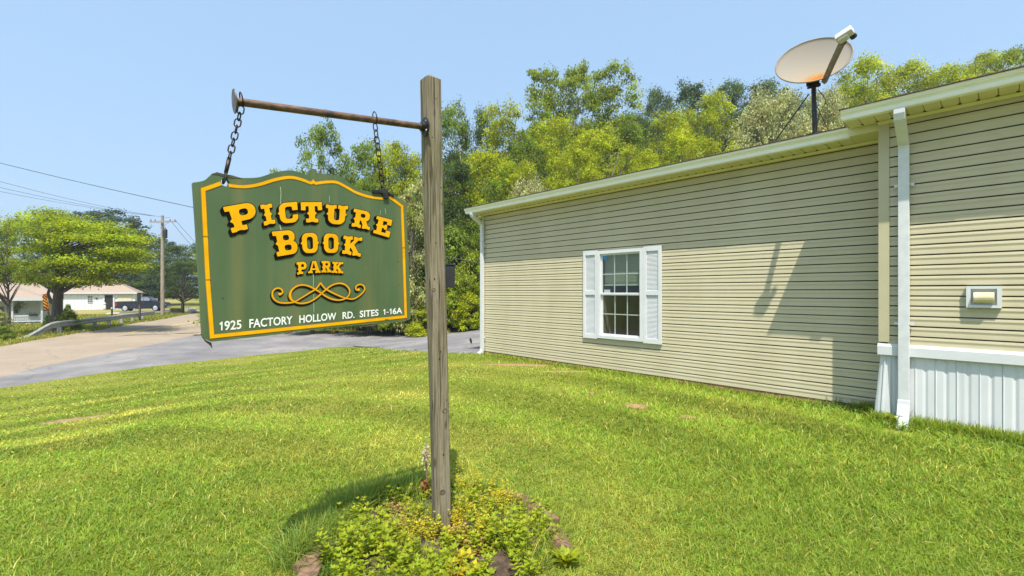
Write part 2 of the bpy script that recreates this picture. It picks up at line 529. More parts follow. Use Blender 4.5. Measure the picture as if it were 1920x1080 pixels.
M['pathtan'] = mat_var('pale_path', (0.40, 0.34, 0.2), (0.52, 0.45, 0.28), 0.9, 3)
# ------------------------------------------------------------------ terrain
def sstep(t):
    t = np.clip(t, 0, 1)
    return t * t * (3 - 2 * t)
def gz_np(x, y):
    x = np.asarray(x, dtype=float); y = np.asarray(y, dtype=float)
    g = -0.95 * x + 0.31 * y
    p = 0.728 * x + 0.686 * y
    z = -0.85 * sstep((g - 2.5) / 10.5)
    # wooded hillside rising behind the house
    r = np.clip(p - 17.0, 0, 75)
    side = sstep((x + 22) / 30.0)
    z = z + side * (0.20 * r * sstep(r / 12.0) + 0.004 * np.clip(p - 35, 0, 45) ** 1.5)
    # gentle bumps
    z = z + 0.018 * np.sin(x * 1.3 + 0.4) * np.sin(y * 1.1 + 1.0) * sstep((np.hypot(x, y) - 1.5) / 4)
    # far fields climb a little
    z = z + 1.6 * sstep((y - 60) / 80.0)
    return z
def gz(x, y): return float(gz_np(x, y))
def gpix(px, py, dmax=140.0):
    """photo pixel -> point where that ray meets the ground"""
    dx = (px - 960) / FPX; dz = (HZ - py) / FPX
    d = 1.0; prev = d
    while d < dmax:
        if CAMZ + dz * d <= gz(dx * d, d):
            lo, hi = prev, d
            for _ in range(40):
                mid = (lo + hi) / 2
                if CAMZ + dz * mid <= gz(dx * mid, mid): hi = mid
                else: lo = mid
            d = hi
            return Vector((dx * d, d, gz(dx * d, d)))
        prev = d; d *= 1.01
    return Vector((dx * dmax, dmax, gz(dx * dmax, dmax)))
def on_ground(x, y, dz=0.0): return Vector((x, y, gz(x, y) + dz))

def axis_lines(lo, hi, a, b, fine):
    xs = list(np.arange(a, b + 1e-6, fine))
    s = fine; x = a
    left = []
    while x > lo:
        s *= 1.25; x -= s; left.append(max(x, lo))
    s = fine; x = b; right = []
    while x < hi:
        s *= 1.25; x += s; right.append(min(x, hi))
    return np.array(left[::-1] + xs + right)
gx = axis_lines(-700, 700, -32, 16, 0.5)
gy = axis_lines(-60, 1400, -6, 40, 0.5)
GX, GY = np.meshgrid(gx, gy)
GZ = gz_np(GX, GY)
nx_, ny_ = len(gx), len(gy)
gv = np.stack([GX.ravel(), GY.ravel(), GZ.ravel()], 1)
ii = np.arange(nx_ * ny_).reshape(ny_, nx_)
gq = np.stack([ii[:-1, :-1].ravel(), ii[:-1, 1:].ravel(), ii[1:, 1:].ravel(), ii[1:, :-1].ravel()], 1)
ground = np_mesh('ground', gv, gq, M['ground'], smooth=True)
tag(ground, 'green lawn and fields under everything', 'ground', kind='structure')

def in_poly(x, y, poly):
    x = np.asarray(x); y = np.asarray(y)
    inside = np.zeros(x.shape, dtype=bool)
    n = len(poly)
    for i in range(n):
        x1, y1 = poly[i]; x2, y2 = poly[(i + 1) % n]
        if y1 == y2: continue
        c = ((y1 > y) != (y2 > y)) & (x < (x2 - x1) * (y - y1) / (y2 - y1) + x1)
        inside ^= c
    return inside

def strip(name, left, right, mat, dz, n=160, across=10, edge=None):
    """sheet draped on the terrain between two polylines"""
    def resample(pl):
        pl = [Vector(p[:2]) for p in pl]
        L = [0]
        for a, b in zip(pl, pl[1:]): L.append(L[-1] + (b - a).length)
        out = []
        for i in range(n + 1):
            t = L[-1] * i / n
            for j in range(len(pl) - 1):
                if t <= L[j + 1] + 1e-9:
                    u = (t - L[j]) / max(1e-9, L[j + 1] - L[j]); out.append(pl[j].lerp(pl[j + 1], u)); break
        return out
    A, B = resample(left), resample(right)
    vs, fs = [], []
    for a, b in zip(A, B):
        for k in range(across + 1):
            p = a.lerp(b, k / across)
            vs.append((p.x, p.y, gz(p.x, p.y) + (dz if edge is None or 0 < k < across else edge)))
    w = across + 1
    for i in range(n):
        for k in range(across):
            fs.append((i * w + k, i * w + k + 1, (i + 1) * w + k + 1, (i + 1) * w + k))
    return np_mesh(name, np.array(vs), np.array(fs), mat, smooth=True)

def catmull(pts, n=8):
    pts = [Vector(p) for p in pts]
    out = []
    for i in range(len(pts) - 1):
        p0 = pts[max(i - 1, 0)]; p1 = pts[i]; p2 = pts[i + 1]; p3 = pts[min(i + 2, len(pts) - 1)]
        for k in range(n):
            t = k / n
            out.append(0.5 * ((2 * p1) + (p2 - p0) * t + (2 * p0 - 5 * p1 + 4 * p2 - p3) * t * t + (3 * p1 - p0 - 3 * p2 + p3) * t ** 3))
    out.append(pts[-1])
    return out

# near lawn edge as seen in the photo, traced on the ground
lawn_px = [(-260, 775), (-120, 752), (0, 729), (87, 716), (175, 703), (262, 691), (376, 678), (470, 668), (554, 660), (633, 650.5), (676, 649.5), (710, 652.5), (762, 658), (805, 660.5), (848, 662.5), (895, 665)]
lawn_edge = [gpix(*p) for p in lawn_px]
e_end = lawn_edge[-1]
lawn_line = [Vector((-9.0, -9.0, 0)), Vector((-9.4, 0.0, 0))] + lawn_edge
far_px = [(660, 621), (730, 619.5), (805, 616.5), (860, 614), (905, 612.5)]
far_edge = [gpix(*p) for p in far_px]

# road, traced along its two edges
rl = [gpix(0, 643), gpix(130, 623), gpix(277, 603.7), gpix(330, 594), gpix(376, 586)]
dirn = (rl[-1] - rl[-2]).normalized()
d0 = (rl[0] - rl[1]).normalized()
road_left = [rl[0] + Vector((d0.x * 40 + 2, d0.y * 40, 0)), rl[0] + Vector((d0.x * 12, d0.y * 12, 0))] + rl + [rl[-1] + Vector((-15, 32, 0)), rl[-1] + Vector((-38, 70, 0)), rl[-1] + Vector((-80, 130, 0))]
road_left = catmull([Vector((p.x, p.y, 0)) for p in road_left], 6)
def offset_line(pl, w):
    out = []
    for i, p in enumerate(pl):
        d = (pl[min(i + 1, len(pl) - 1)] - pl[max(i - 1, 0)]).normalized()
        out.append(p + Vector((d.y, -d.x, 0)) * w)
    return out
rr_ = [gpix(-420, 830), gpix(-150, 750), gpix(0, 711.6), gpix(117, 682), gpix(262, 653), gpix(330, 638), gpix(390, 624), gpix(430, 613)]
d9 = (rr_[0] - rr_[1]).normalized()
road_right = [rr_[0] + d9 * 22] + rr_ + [road_left[-12] + Vector((7.5, 3, 0)), road_left[-1] + Vector((7.5, 4, 0))]
road_right = catmull([Vector((p.x, p.y, 0)) for p in road_right], 6)
road_mid = offset_line(road_left, 3.55)
road = strip('road', road_left, road_right, M['road'], 0.055, n=260, across=40, edge=0.012)
tag(road, 'worn tan country road running past the lawn', 'road', kind='structure')
i0 = min(range(len(road_mid)), key=lambda i: abs(road_mid[i].y - gpix(205, 628).y))
line_pts = road_mid[i0:-6]
rm = strip('road_marking', offset_line(line_pts, -0.13), offset_line(line_pts, 0.13), M['roadyellow'], 0.062, n=120, across=1)
tag(rm, 'faded yellow centre line on the tan road', 'road marking', kind='structure')

# grey driveway apron between lawn edge and the woods, meeting the road
ap_near = lawn_line + [e_end + Vector((2.0, 1.0, 0)), e_end + Vector((10, 4, 0))]
ap_far = [Vector((-15.0, -9.0, 0)), Vector((-16.5, 0, 0)), Vector((-18.5, 9, 0)), Vector((-21.0, 16, 0)), Vector((-22.0, 22, 0)), Vector((-19.5, 27.0, 0)), Vector((-13.5, 24.5, 0))] + far_edge + [far_edge[-1] + Vector((8, 1, 0)), far_edge[-1] + Vector((16, 3, 0))]
drive = strip('driveway', [Vector((p.x, p.y, 0)) for p in ap_near], [Vector((p.x, p.y, 0)) for p in ap_far], M['drive'], 0.030, n=220, across=44, edge=-0.02)
tag(drive, 'cracked grey asphalt driveway curving behind the sign', 'driveway', kind='structure')

# pale path to the garage
pp = [gpix(150, 604), gpix(180, 598), gpix(205, 591), gpix(215, 586)]
pth = strip('path', offset_line([Vector((p.x, p.y, 0)) for p in pp], -0.5), offset_line([Vector((p.x, p.y, 0)) for p in pp], 0.5), M['pathtan'], 0.02, n=20, across=2)
tag(pth, 'pale path leading to the open garage door', 'path', kind='structure')
spur = strip('parking_pad', [gpix(205, 586.5), gpix(300, 586.0), gpix(368, 579.5)], [gpix(208, 584), gpix(300, 582.5), gpix(368, 576.5)], M['drive'], 0.022, n=40, across=3)
tag(spur, 'grey drive strip under the parked truck', 'driveway', kind='structure')

# ------------------------------------------------------------------ the house
W_AX = Vector((-0.686, 0.728, 0)).normalized()
N_AX = Vector((0.728, 0.686, 0)).normalized()
DW = 6.53
def H(s, o, z):
    """s along the wall (to the left), o out from the left wall towards the lawn, z above the camera height"""
    p = W_AX * s + N_AX * (DW - o)
    return Vector((p.x, p.y, z + CAMZ))
PRO = 0.42          # how far the right half stands in front
house = thing('mobile_home', 'tan vinyl-sided mobile home with white shuttered window and white skirting', 'mobile home', H(3.5, 0, -CAMZ))

COURSE = 0.1016
WS0, WS1, WZ0, WZ1 = 3.885, 4.755, -0.785, 0.690
def siding(name, s0, s1, z0, z1, o0, seed, label=None):
    rnd = random.Random(seed)
    mb = MB()
    z = z0; k = 0
    seams = []
    while z < z1 - 1e-4:
        if k % 2 == 0:
            seams = []
            s = s0 + rnd.uniform(0.8, 3.4)
            while s < s1 - 0.3:
                seams.append(s); s += rnd.uniform(2.6, 3.7)
        ends = [s0] + seams + [s1]
        zt = min(z + COURSE, z1)
        h = zt - z
        prof = [(-0.010, z + 0.002), (0.0130, z), (0.0142, z + 0.003), (0.0128, z + 0.020), (0.0102, z + 0.043), (0.0118, z + 0.054), (0.0142, z + 0.064), (0.0130, z + 0.073), (0.0092, z + 0.0890), (0.0060, z + 0.0905), (-0.010, z + 0.0910)]
        if h < COURSE - 1e-3:
            prof = [(o, min(zz, zt)) for o, zz in prof]
        segs = []
        for i in range(len(ends) - 1):
            a_, b_ = ends[i], ends[i + 1]
            if o0 == 0.0 and zt > WZ0 + 0.006 and z < WZ1 - 0.006 and a_ < WS1 and b_ > WS0:
                if a_ < WS0 + 0.03: segs.append((i, a_, WS0 + 0.03))
                if b_ > WS1 - 0.03: segs.append((i, WS1 - 0.03, b_))
            else: segs.append((i, a_, b_))
        for i, a_, b_ in segs:
            lift = 0.0012 if (i + k // 2) % 2 else 0.0
            a = a_ - (0.012 if i and a_ == ends[i] else 0); b = b_
            vs = [H(a, o0 + o + lift, zz) for o, zz in prof] + [H(b, o0 + o + lift, zz) for o, zz in prof]
            n = len(prof)
            fs = [(j, n + j, n + j + 1, j + 1) for j in range(n - 1)]
            mb.add(vs, fs)
        if o0 == 0.0 and z < WZ1 - 0.006 < zt:          # the course cut round the window head
            pc = [(o, max(zz, WZ1 - 0.004)) for o, zz in prof[2:]]
            vs = [H(WS0 + 0.03, o0 + o, zz) for o, zz in pc] + [H(WS1 - 0.03, o0 + o, zz) for o, zz in pc]
            n = len(pc); mb.add(vs, [(j, n + j, n + j + 1, j + 1) for j in range(n - 1)])
        z += COURSE; k += 1
    o = mb.build(name, M['siding'], house)
    if label: tag(o, label)
    return o
ZB = -1.292
ZL = 1.672
ZR = 1.745
siding('wall_siding', 0.5, 7.84, ZB, ZL, 0.0, 4, 'recessed left wall of tan lap siding')
siding('wall_siding', -7.0, 0.82, -0.545, ZR, PRO, 9, 'right wall of tan lap siding standing forward')
# solid body behind the siding
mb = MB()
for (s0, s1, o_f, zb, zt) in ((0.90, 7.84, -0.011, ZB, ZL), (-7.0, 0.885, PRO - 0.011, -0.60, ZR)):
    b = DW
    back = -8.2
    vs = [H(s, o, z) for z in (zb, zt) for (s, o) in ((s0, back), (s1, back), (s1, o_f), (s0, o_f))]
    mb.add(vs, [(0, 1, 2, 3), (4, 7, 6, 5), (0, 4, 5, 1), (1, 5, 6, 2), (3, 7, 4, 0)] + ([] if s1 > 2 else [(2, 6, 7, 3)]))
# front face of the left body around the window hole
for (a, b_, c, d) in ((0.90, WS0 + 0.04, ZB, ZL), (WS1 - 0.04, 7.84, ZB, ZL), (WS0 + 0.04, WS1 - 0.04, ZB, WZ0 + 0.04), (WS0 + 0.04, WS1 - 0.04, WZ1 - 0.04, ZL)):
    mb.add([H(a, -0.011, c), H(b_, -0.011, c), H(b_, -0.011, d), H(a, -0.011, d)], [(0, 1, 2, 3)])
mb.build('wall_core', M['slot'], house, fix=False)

# gable ends on the far left and the roofs
def roof(s0, s1, o_eave, z_eave, name, label=None):
    mb = MB()
    oR = -3.9; pitch = 0.20
    zr = z_eave + pitch * (o_eave - oR)
    oB = -8.5; zb = zr - pitch * (oR - oB)
    prof = [(o_eave, z_eave), (oR, zr), (oB, zb), (oB, zb - 0.03), (oR, zr - 0.03), (o_eave, z_eave - 0.018)]
    mb.sweep(prof, H, s0, s1)
    o = mb.build(name, M['shingle'], house)
    if label: tag(o, label)
    return zr
zrl = roof(0.9, 8.03, 0.395, 1.806, 'roof', 'lower roof over the left wing')
zrr = roof(-7.0, 1.165, PRO + 0.395, 1.872, 'roof', 'higher roof over the right part')
mb = MB()
for (s, of, z0, zr) in ((7.845, 0.0, ZL, zrl), (0.88, PRO, ZR, zrr)):
    mb.prism([H(s, of, z0 - 0.02), H(s, -3.9, zr - 0.05), H(s, -8.2, z0 - 0.02)], W_AX * -0.05)
mb.build('gable', M['siding'], house)

def eave(s0, s1, o0, zs, zg0, zg1, wall_s1):
    """soffit, fascia and K-style gutter; o0 = wall face"""
    mb = MB()
    # soffit boards with grooves
    s = s0; pit = 0.1235
    while s < s1 - 1e-3:
        e = min(s + pit - 0.007, s1)
        mb.sweep([(o0 + 0.012, zs), (o0 + 0.30, zs), (o0 + 0.30, zs + 0.012), (o0 + 0.012, zs + 0.012)], H, s, e)
        s += pit
    mb.sweep([(o0 + 0.014, zs + 0.014), (o0 + 0.30, zs + 0.014), (o0 + 0.30, zs + 0.03), (o0 + 0.014, zs + 0.03)], H, s0, s1)
    so = mb.build('soffit', M['soffit'], house)
    mb = MB()
    # receiver channel under the soffit along the wall
    mb.sweep([(o0 + 0.019, zs - 0.030), (o0 + 0.026, zs - 0.030), (o0 + 0.052, zs - 0.004), (o0 + 0.019, zs - 0.004)], H, s0, wall_s1)
    mb.build('soffit_channel', M['soffit'], house)
    mb = MB()
    s = s0 + pit
    while s < s1 - 0.05:
        mb.prism([H(s - 0.016, o0 + 0.060, zs - 0.0025), H(s + 0.014, o0 + 0.056, zs - 0.0025), H(s + 0.008, o0 + 0.095, zs - 0.0025)], (0, 0, 0.003))
        s += pit
    build_each(mb, 'soffit_shadow_mark', M['dark'], house)  # dark triangles painting the shadows where the soffit meets its channel
    mb = MB()
    fo = o0 + 0.301
    prof = [(fo, zg0 - 0.004), (fo + 0.052, zg0), (fo + 0.058, zg0 + 0.012), (fo + 0.060, zg0 + 0.040), (fo + 0.070, zg0 + 0.058), (fo + 0.088, zg0 + 0.074), (fo + 0.093, zg0 + 0.080), (fo + 0.093, zg1 - 0.006), (fo + 0.100, zg1 - 0.003), (fo + 0.097, zg1 + 0.002), (fo + 0.084, zg1), (fo + 0.084, zg1 - 0.03), (fo + 0.002, zg1 - 0.02)]
    mb.sweep(prof, H, s0, s1)
    mb.build('gutter', M['gutter'], house)
    mb = MB()
    mb.sweep([(o0 + 0.20, zs + 0.03), (fo - 0.002, zs + 0.03), (fo - 0.002, zg1 - 0.01), (o0 + 0.20, zg1 - 0.01)], H, s0, s1)
    mb.sweep([(o0 - 0.1, zs + 0.031), (o0 + 0.2, zs + 0.031), (o0 + 0.2, zg1 + 0.01), (o0 - 0.1, zg1 + 0.05)], H, s1 - 0.02, s1)
    mb.build('fascia', M['gutter'], house)
    # drip edge / shingle course
    mb = MB()
    rnd = random.Random(3)
    s = s0
    while s < s1:
        e = min(s + 0.31, s1 + 0.01)
        j = rnd.uniform(0, 0.006)
        mb.sweep([(o0 + 0.28, zg1 + 0.004), (o0 + 0.41 + j, zg1 + 0.004), (o0 + 0.41 + j, zg1 + 0.013), (o0 + 0.28, zg1 + 0.036)], H, s, e)
        s += 0.312
    mb.build('shingle_edge', M['shingle'], house)
eave(1.165, 8.03, 0.0, 1.690, 1.690, 1.792, 7.84)
eave(-7.0, 1.155, PRO, 1.762, 1.762, 1.856, 0.9)
# the soffit of the left wing runs on behind the corner trim
mb = MB(); mb.sweep([(0.012, 1.690), (0.40, 1.690), (0.40, 1.70), (0.012, 1.70)], H, 0.88, 1.163)
mb.build('soffit', M['soffit'], house)
mb = MB(); mb.sweep([(0.019, 1.660), (0.026, 1.660), (0.052, 1.686), (0.019, 1.686)], H, 0.90, 1.165)
mb.build('soffit_channel', M['soffit'], house)

# closure between the two soffits
mb = MB(); mb.sweep([(0.385, 1.70), (0.399, 1.70), (0.399, 1.775), (0.385, 1.775)], H, 0.90, 1.163)
mb.build('soffit_closure', M['soffit'], house)
# corner trims
mb = MB()
mb.prism([H(0.81, PRO + 0.024, -0.52), H(0.90, PRO + 0.024, -0.52), H(0.90, PRO - 0.10, -0.52), H(0.885, PRO - 0.10, -0.52), H(0.885, PRO - 0.0, -0.52), H(0.81, PRO - 0.0, -0.52)], (0, 0, ZR + 0.52 - 0.004))
mb.build('corner_trim', M['trim'], house, bevel=0.003)
mb = MB()
mb.prism([H(7.80, 0.024, ZB), H(7.865, 0.024, ZB), H(7.865, -0.08, ZB), H(7.85, -0.08, ZB), H(7.85, -0.01, ZB), H(7.80, -0.01, ZB)], (0, 0, ZL - ZB - 0.004))
mb.build('corner_trim', M['trim'], house, bevel=0.003)
# side wall returns of the forward part and left end
mb = MB()
mb.add([H(0.888, PRO - 0.1, ZB), H(0.888, -0.1, ZB), H(0.888, -0.1, ZR), H(0.888, PRO - 0.1, ZR)], [(0, 1, 2, 3)])
mb.build('return_wall', M['trim'], house, fix=False)
# starter sill board under the left wall
mb = MB()
mb.sweep([(-0.02, -1.55), (0.006, -1.55), (0.006, ZB - 0.004), (-0.02, ZB - 0.004)], H, 0.9, 7.82)
mb.build('foundation', M['foundation'], house)

# downspouts
def downspout(path, hx, hy, straps, foot=None, label=None):
    mb = MB()
    mb.rtube(path, hx, hy, W_AX)
    o = mb.build('downspout', M['white_dirty'], house, bevel=0.004)
    if label: tag(o, label)
    if straps:
        sb = MB()
        for p in straps:
            sb.box(p, 2 * hx + 0.012, 0.052, 0.012, W_AX, N_AX)
            for sg in (-1, 1):
                sb.box(Vector(p) + W_AX * (sg * (hx + 0.022)) + N_AX * 0.018, 0.026, 0.012, 0.03, W_AX, N_AX)
        sb.build('strap', M['white'], o)
    if foot:
        fb = MB(); fb.rtube(foot, hx + 0.004, hy + 0.004, W_AX)
        tag(fb.build('spout_end', M['white'], o, bevel=0.003))
    return o
ds = 0.691
downspout([H(ds, PRO + 0.345, 1.765), H(ds, PRO + 0.345, 1.715), H(ds, PRO + 0.33, 1.67), H(ds, PRO + 0.075, 1.475), H(ds, PRO + 0.06, 1.43), H(ds, PRO + 0.06, -1.12)], 0.043, 0.030,
          [H(ds, PRO + 0.06, 1.07), H(ds, PRO + 0.06, -0.32)],
          [H(ds, PRO + 0.062, -1.085), H(ds, PRO + 0.066, -1.13), H(ds, PRO + 0.08, -1.165), H(ds, PRO + 0.21, -1.395)], 'square white downspout in front of the skirting')
dl = 7.815
downspout([H(dl, 0.345, 1.695), H(dl, 0.345, 1.655), H(dl, 0.33, 1.62), H(dl, 0.075, 1.475), H(dl, 0.060, 1.43), H(dl, 0.060, -1.24), H(dl + 0.0, 0.075, -1.31), H(dl + 0.0, 0.16, -1.355)], 0.042, 0.030,
          [H(dl, 0.06, 1.0), H(dl, 0.06, -1.0)], None, 'white downspout at the far left corner')

# window with shutters
win = MB()
fw = 0.052
for (a, b, c, d) in ((WS0, WS0 + fw, WZ0, WZ1), (WS1 - fw, WS1, WZ0, WZ1), (WS0 + fw, WS1 - fw, WZ1 - fw, WZ1), (WS0 + fw, WS1 - fw, WZ0, WZ0 + fw)):
    win.box((H(a, 0.02, c) + H(b, 0.02, d)) / 2, b - a, 0.08, d - c, W_AX, N_AX)
window = win.build('window', M['white'], house)
zm = -0.045
fr = MB()      # sashes
for (z0, z1, oo) in ((zm - 0.005, WZ1 - fw, 0.012), (WZ0 + fw, zm + 0.03, -0.004)):
    a0, a1 = WS0 + fw, WS1 - fw
    t = 0.028
    for (a, b, c, d) in ((a0, a0 + t, z0, z1), (a1 - t, a1, z0, z1), (a0 + t, a1 - t, z0, z0 + t), (a0 + t, a1 - t, z1 - t, z1)):
        fr.box((H(a, oo, c) + H(b, oo, d)) / 2, b - a, 0.022, d - c, W_AX, N_AX)
fr.sweep([(0.012, zm - 0.012), (0.036, zm - 0.012), (0.040, zm + 0.02), (0.012, zm + 0.026)], H, WS0 + fw, WS1 - fw)
fr.build('sash', M['white'], window)
mu = MB()
a0, a1 = WS0 + fw + 0.028, WS1 - fw - 0.028
for (z0, z1, oo) in ((zm + 0.023, WZ1 - fw - 0.028, 0.008), (WZ0 + fw + 0.028, zm + 0.002, -0.006)):
    for k in (1, 2):
        s = a0 + (a1 - a0) * k / 3
        mu.box((H(s, oo, z0) + H(s, oo, z1)) / 2, 0.017, 0.008, z1 - z0, W_AX, N_AX)
    for k in range(3):
        sa = a0 + (a1 - a0) * k / 3 + (0.009 if k else 0); sb_ = a0 + (a1 - a0) * (k + 1) / 3 - (0.009 if k < 2 else 0)
        z = (z0 + z1) / 2
        mu.box((H(sa, oo, z) + H(sb_, oo, z)) / 2, sb_ - sa, 0.0075, 0.017, W_AX, N_AX)
mu.build('muntin', M['white'], window)
for (z0, z1, oo) in ((zm + 0.022, WZ1 - fw - 0.027, 0.0145), (WZ0 + fw + 0.027, zm + 0.003, 0.0005)):
    pn = MB(); pn.add([H(a0, oo, z0), H(a1, oo, z0), H(a1, oo, z1), H(a0, oo, z1)], [(0, 1, 2, 3)])
    pn.build('pane', M['glass'], window, fix=False)
# room behind, seen darkly through the glass
rb = MB()
q = [H(s, o, z) for z in (WZ0 + 0.02, WZ1 - 0.02) for (s, o) in ((WS0 + 0.02, -0.9), (WS1 - 0.02, -0.9), (WS1 - 0.02, -0.02), (WS0 + 0.02, -0.02))]
rb.add(q, [(0, 1, 2, 3), (7, 6, 5, 4), (0, 4, 5, 1), (1, 5, 6, 2), (3, 7, 4, 0)])
rb.build('room', mat_var('dim_room', (0.16, 0.15, 0.13), (0.22, 0.20, 0.18), 0.9, 2), window, fix=False)
bl = MB()
z = 0.13
while z < WZ1 - 0.06:
    bl.box(H((WS0 + WS1) / 2, -0.055, z), WS1 - WS0 - 0.16, 0.028, 0.0025, W_AX, (N_AX * 0.72 + Vector((0, 0, -0.69))).normalized(), (N_AX * 0.69 + Vector((0, 0, 0.72))).normalized())
    z += 0.022
bl.box(H((WS0 + WS1) / 2, -0.055, 0.112), WS1 - WS0 - 0.16, 0.03, 0.02, W_AX, N_AX)
bl.build('blind', mat_var('green_grey_blind', (0.42, 0.47, 0.37), (0.50, 0.55, 0.44), 0.6, 3), window)
st = MB()
st.prism([H(a1 - 0.005, 0.0165, WZ1 - fw - 0.032), H(a1 - 0.105, 0.0165, WZ1 - fw - 0.032), H(a1 - 0.045, 0.0165, WZ1 - fw - 0.12)], N_AX * 0.0015)
tag(st.build('sticker', mat_var('blue_sticker', (0.02, 0.22, 0.55), (0.03, 0.28, 0.62), 0.5, 5), window))
st = MB()
st.box(H(a1 - 0.085, -0.0, zm + 0.055), 0.12, 0.003, 0.05, W_AX, N_AX)
st.build('paper_note', M['white'], window)

def shutter(s0, s1, label):
    z0, z1 = -0.805, 0.705
    mb = MB()
    fwid = 0.052; o0, o1 = 0.018, 0.050
    def bx(a, b, c, d, p0=o0, p1=o1):
        mb.box((H(a, (p0 + p1) / 2, c) + H(b, (p0 + p1) / 2, d)) / 2, b - a, p1 - p0, d - c, W_AX, N_AX)
    bx(s0, s0 + fwid, z0, z1); bx(s1 - fwid, s1, z0, z1)
    zmid = -0.02
    for (c, d) in ((z0, z0 + 0.075), (zmid - 0.035, zmid + 0.035), (z1 - 0.075, z1)):
        bx(s0 + fwid, s1 - fwid, c, d)
    bx(s0 + fwid, s1 - fwid, z0 + 0.075, zmid - 0.035, o0, o0 + 0.006)
    bx(s0 + fwid, s1 - fwid, zmid + 0.035, z1 - 0.075, o0, o0 + 0.006)
    o = mb.build('shutter', M['white'], house, bevel=0.003)
    tag(o, label)
    for (c, d) in ((z0 + 0.075, zmid - 0.035), (zmid + 0.035, z1 - 0.075)):
        lv = MB()
        z = c + 0.004
        while z < d - 0.02:
            lv.sweep([(o0 + 0.006, z), (o0 + 0.0165, z), (o0 + 0.0165, z + 0.003), (o0 + 0.006, z + 0.0165)], H, s0 + fwid, s1 - fwid)
            z += 0.0195
        lv.build('louvre_panel', M['white'], o)
shutter(3.575, WS0 - 0.003, 'white louvred shutter right of the window')
shutter(WS1 + 0.003, 5.065, 'white louvred shutter left of the window')

# dryer vent
vs0, vz = 0.13, -0.048
mb = MB()
for (a, b, c, d) in ((-0.115, -0.085, -0.10, 0.10), (0.085, 0.115, -0.10, 0.10), (-0.085, 0.085, 0.075, 0.10), (-0.085, 0.085, -0.10, -0.075)):
    mb.box((H(vs0 + a, PRO + 0.028, vz + c) + H(vs0 + b, PRO + 0.028, vz + d)) / 2, b - a, 0.05, d - c, W_AX, N_AX)
mb.sweep([(PRO + 0.004, vz - 0.075), (PRO + 0.018, vz - 0.075), (PRO + 0.018, vz + 0.075), (PRO + 0.004, vz + 0.075)], H, vs0 - 0.085, vs0 + 0.085)
vent = mb.build('dryer_vent', M['white'], house)
mb = MB()
hood = []
for i in range(9):
    t = math.pi * i / 8
    hood.append((PRO + 0.02 + 0.075 * math.sin(t) ** 0.7, vz + 0.052 * math.cos(t) - 0.006))
mb.sweep(hood, H, vs0 - 0.068, vs0 + 0.068)
mb.build('vent_hood', mat_var('yellowed_plastic', (0.64, 0.56, 0.32), (0.70, 0.63, 0.42), 0.5, 9), vent, bevel=0.006)

# white skirting: top rail, ribbed panels, bottom track
mb = MB()
ro = PRO + 0.006
mb.sweep([(ro - 0.03, -0.655), (ro + 0.028, -0.655), (ro + 0.036, -0.648), (ro + 0.036, -0.560), (ro + 0.030, -0.553), (ro + 0.024, -0.535), (ro - 0.03, -0.533)], H, -7.0, 0.905)
sk_top = mb.build('skirting_rail', M['white'], house)
def corr(s):
    """panel depth: flat - rib - flat - shallow crease"""
    u = (s / 0.151) % 1.0
    d = 0.0
    if u < 0.075: d = 0.0085 * math.sin(math.pi * u / 0.075)
    elif 0.075 <= u < 0.10: d = -0.003
    elif 0.40 < u < 0.68: d = -0.009 * (1 - abs(u - 0.54) / 0.14)
    else: d = 0.0
    return d
sk = MB()
ss = np.arange(-7.0, 0.80, 0.0062)
vsl = []
for s in ss:
    o = ro - 0.008 + corr(s)
    vsl += [H(s, o - 0.0, -0.66), H(s, o + 0.012, -1.42)]
sk.add(vsl, [(2 * i, 2 * i + 2, 2 * i + 3, 2 * i + 1) for i in range(len(ss) - 1)])
skm, nt, nd, ln, b = newmat('white_skirting')
b.inputs['Base Color'].default_value = (0.74, 0.76, 0.78, 1); b.inputs['Roughness'].default_value = 0.38
sk.add([H(-7.0, ro - 0.030, -1.45), H(0.86, ro - 0.030, -1.45), H(0.86, ro - 0.030, -0.60), H(-7.0, ro - 0.030, -0.60)], [(0, 1, 2, 3)])
skirt = sk.build('skirting', M['white'], house, fix=False)
# perforated strip: fine dark pin holes as small dark dots
pf = MB()
for sc_ in (0.33, 0.30, 0.27, -0.12, -0.15, -0.18):
    for (kk, z) in enumerate(np.arange(-0.70, -1.30, -0.014)):
        c = H(sc_ + (0.007 if kk % 2 else 0) - 0.03, ro - 0.008 + corr(sc_ - 0.03 + (0.007 if kk % 2 else 0)) + 0.0135 * (0.66 + z) / -0.76 + 0.0012, z)
        pf.box(c, 0.0036, 0.001, 0.0036, W_AX, N_AX)
pf.build('vent_perforation', mat_var('hole_grey', (0.30, 0.31, 0.32), (0.36, 0.36, 0.37), 0.9, 8), skirt, fix=False)
# flared corner panel at the left end
mb = MB()
flv = []
cols_ = [(0.800, 0.0), (0.838, 0.0), (0.842, 0.012), (0.850, 0.012), (0.854, 0.0), (0.872, -0.004), (0.886, -0.016), (0.892, -0.05), (0.895, -0.20), (0.895, -0.40)]
for (s, do) in cols_:
    k = (s - 0.80) / 0.095
    flv += [H(s, ro - 0.004 + do, -0.656), H(s + 0.065 * k, ro + do + 0.030, -1.42)]
mb.add(flv, [(2 * i, 2 * i + 2, 2 * i + 3, 2 * i + 1) for i in range(len(cols_) - 1)])
mb.build('skirting', M['white'], house, fix=False)
mb = MB()
mb.sweep([(ro - 0.02, -1.40), (ro + 0.035, -1.40), (ro + 0.03, -1.345), (ro + 0.018, -1.335), (ro - 0.01, -1.335)], H, -7.0, 0.62)
mb.build('skirting_track', M['white_dirty'], house)

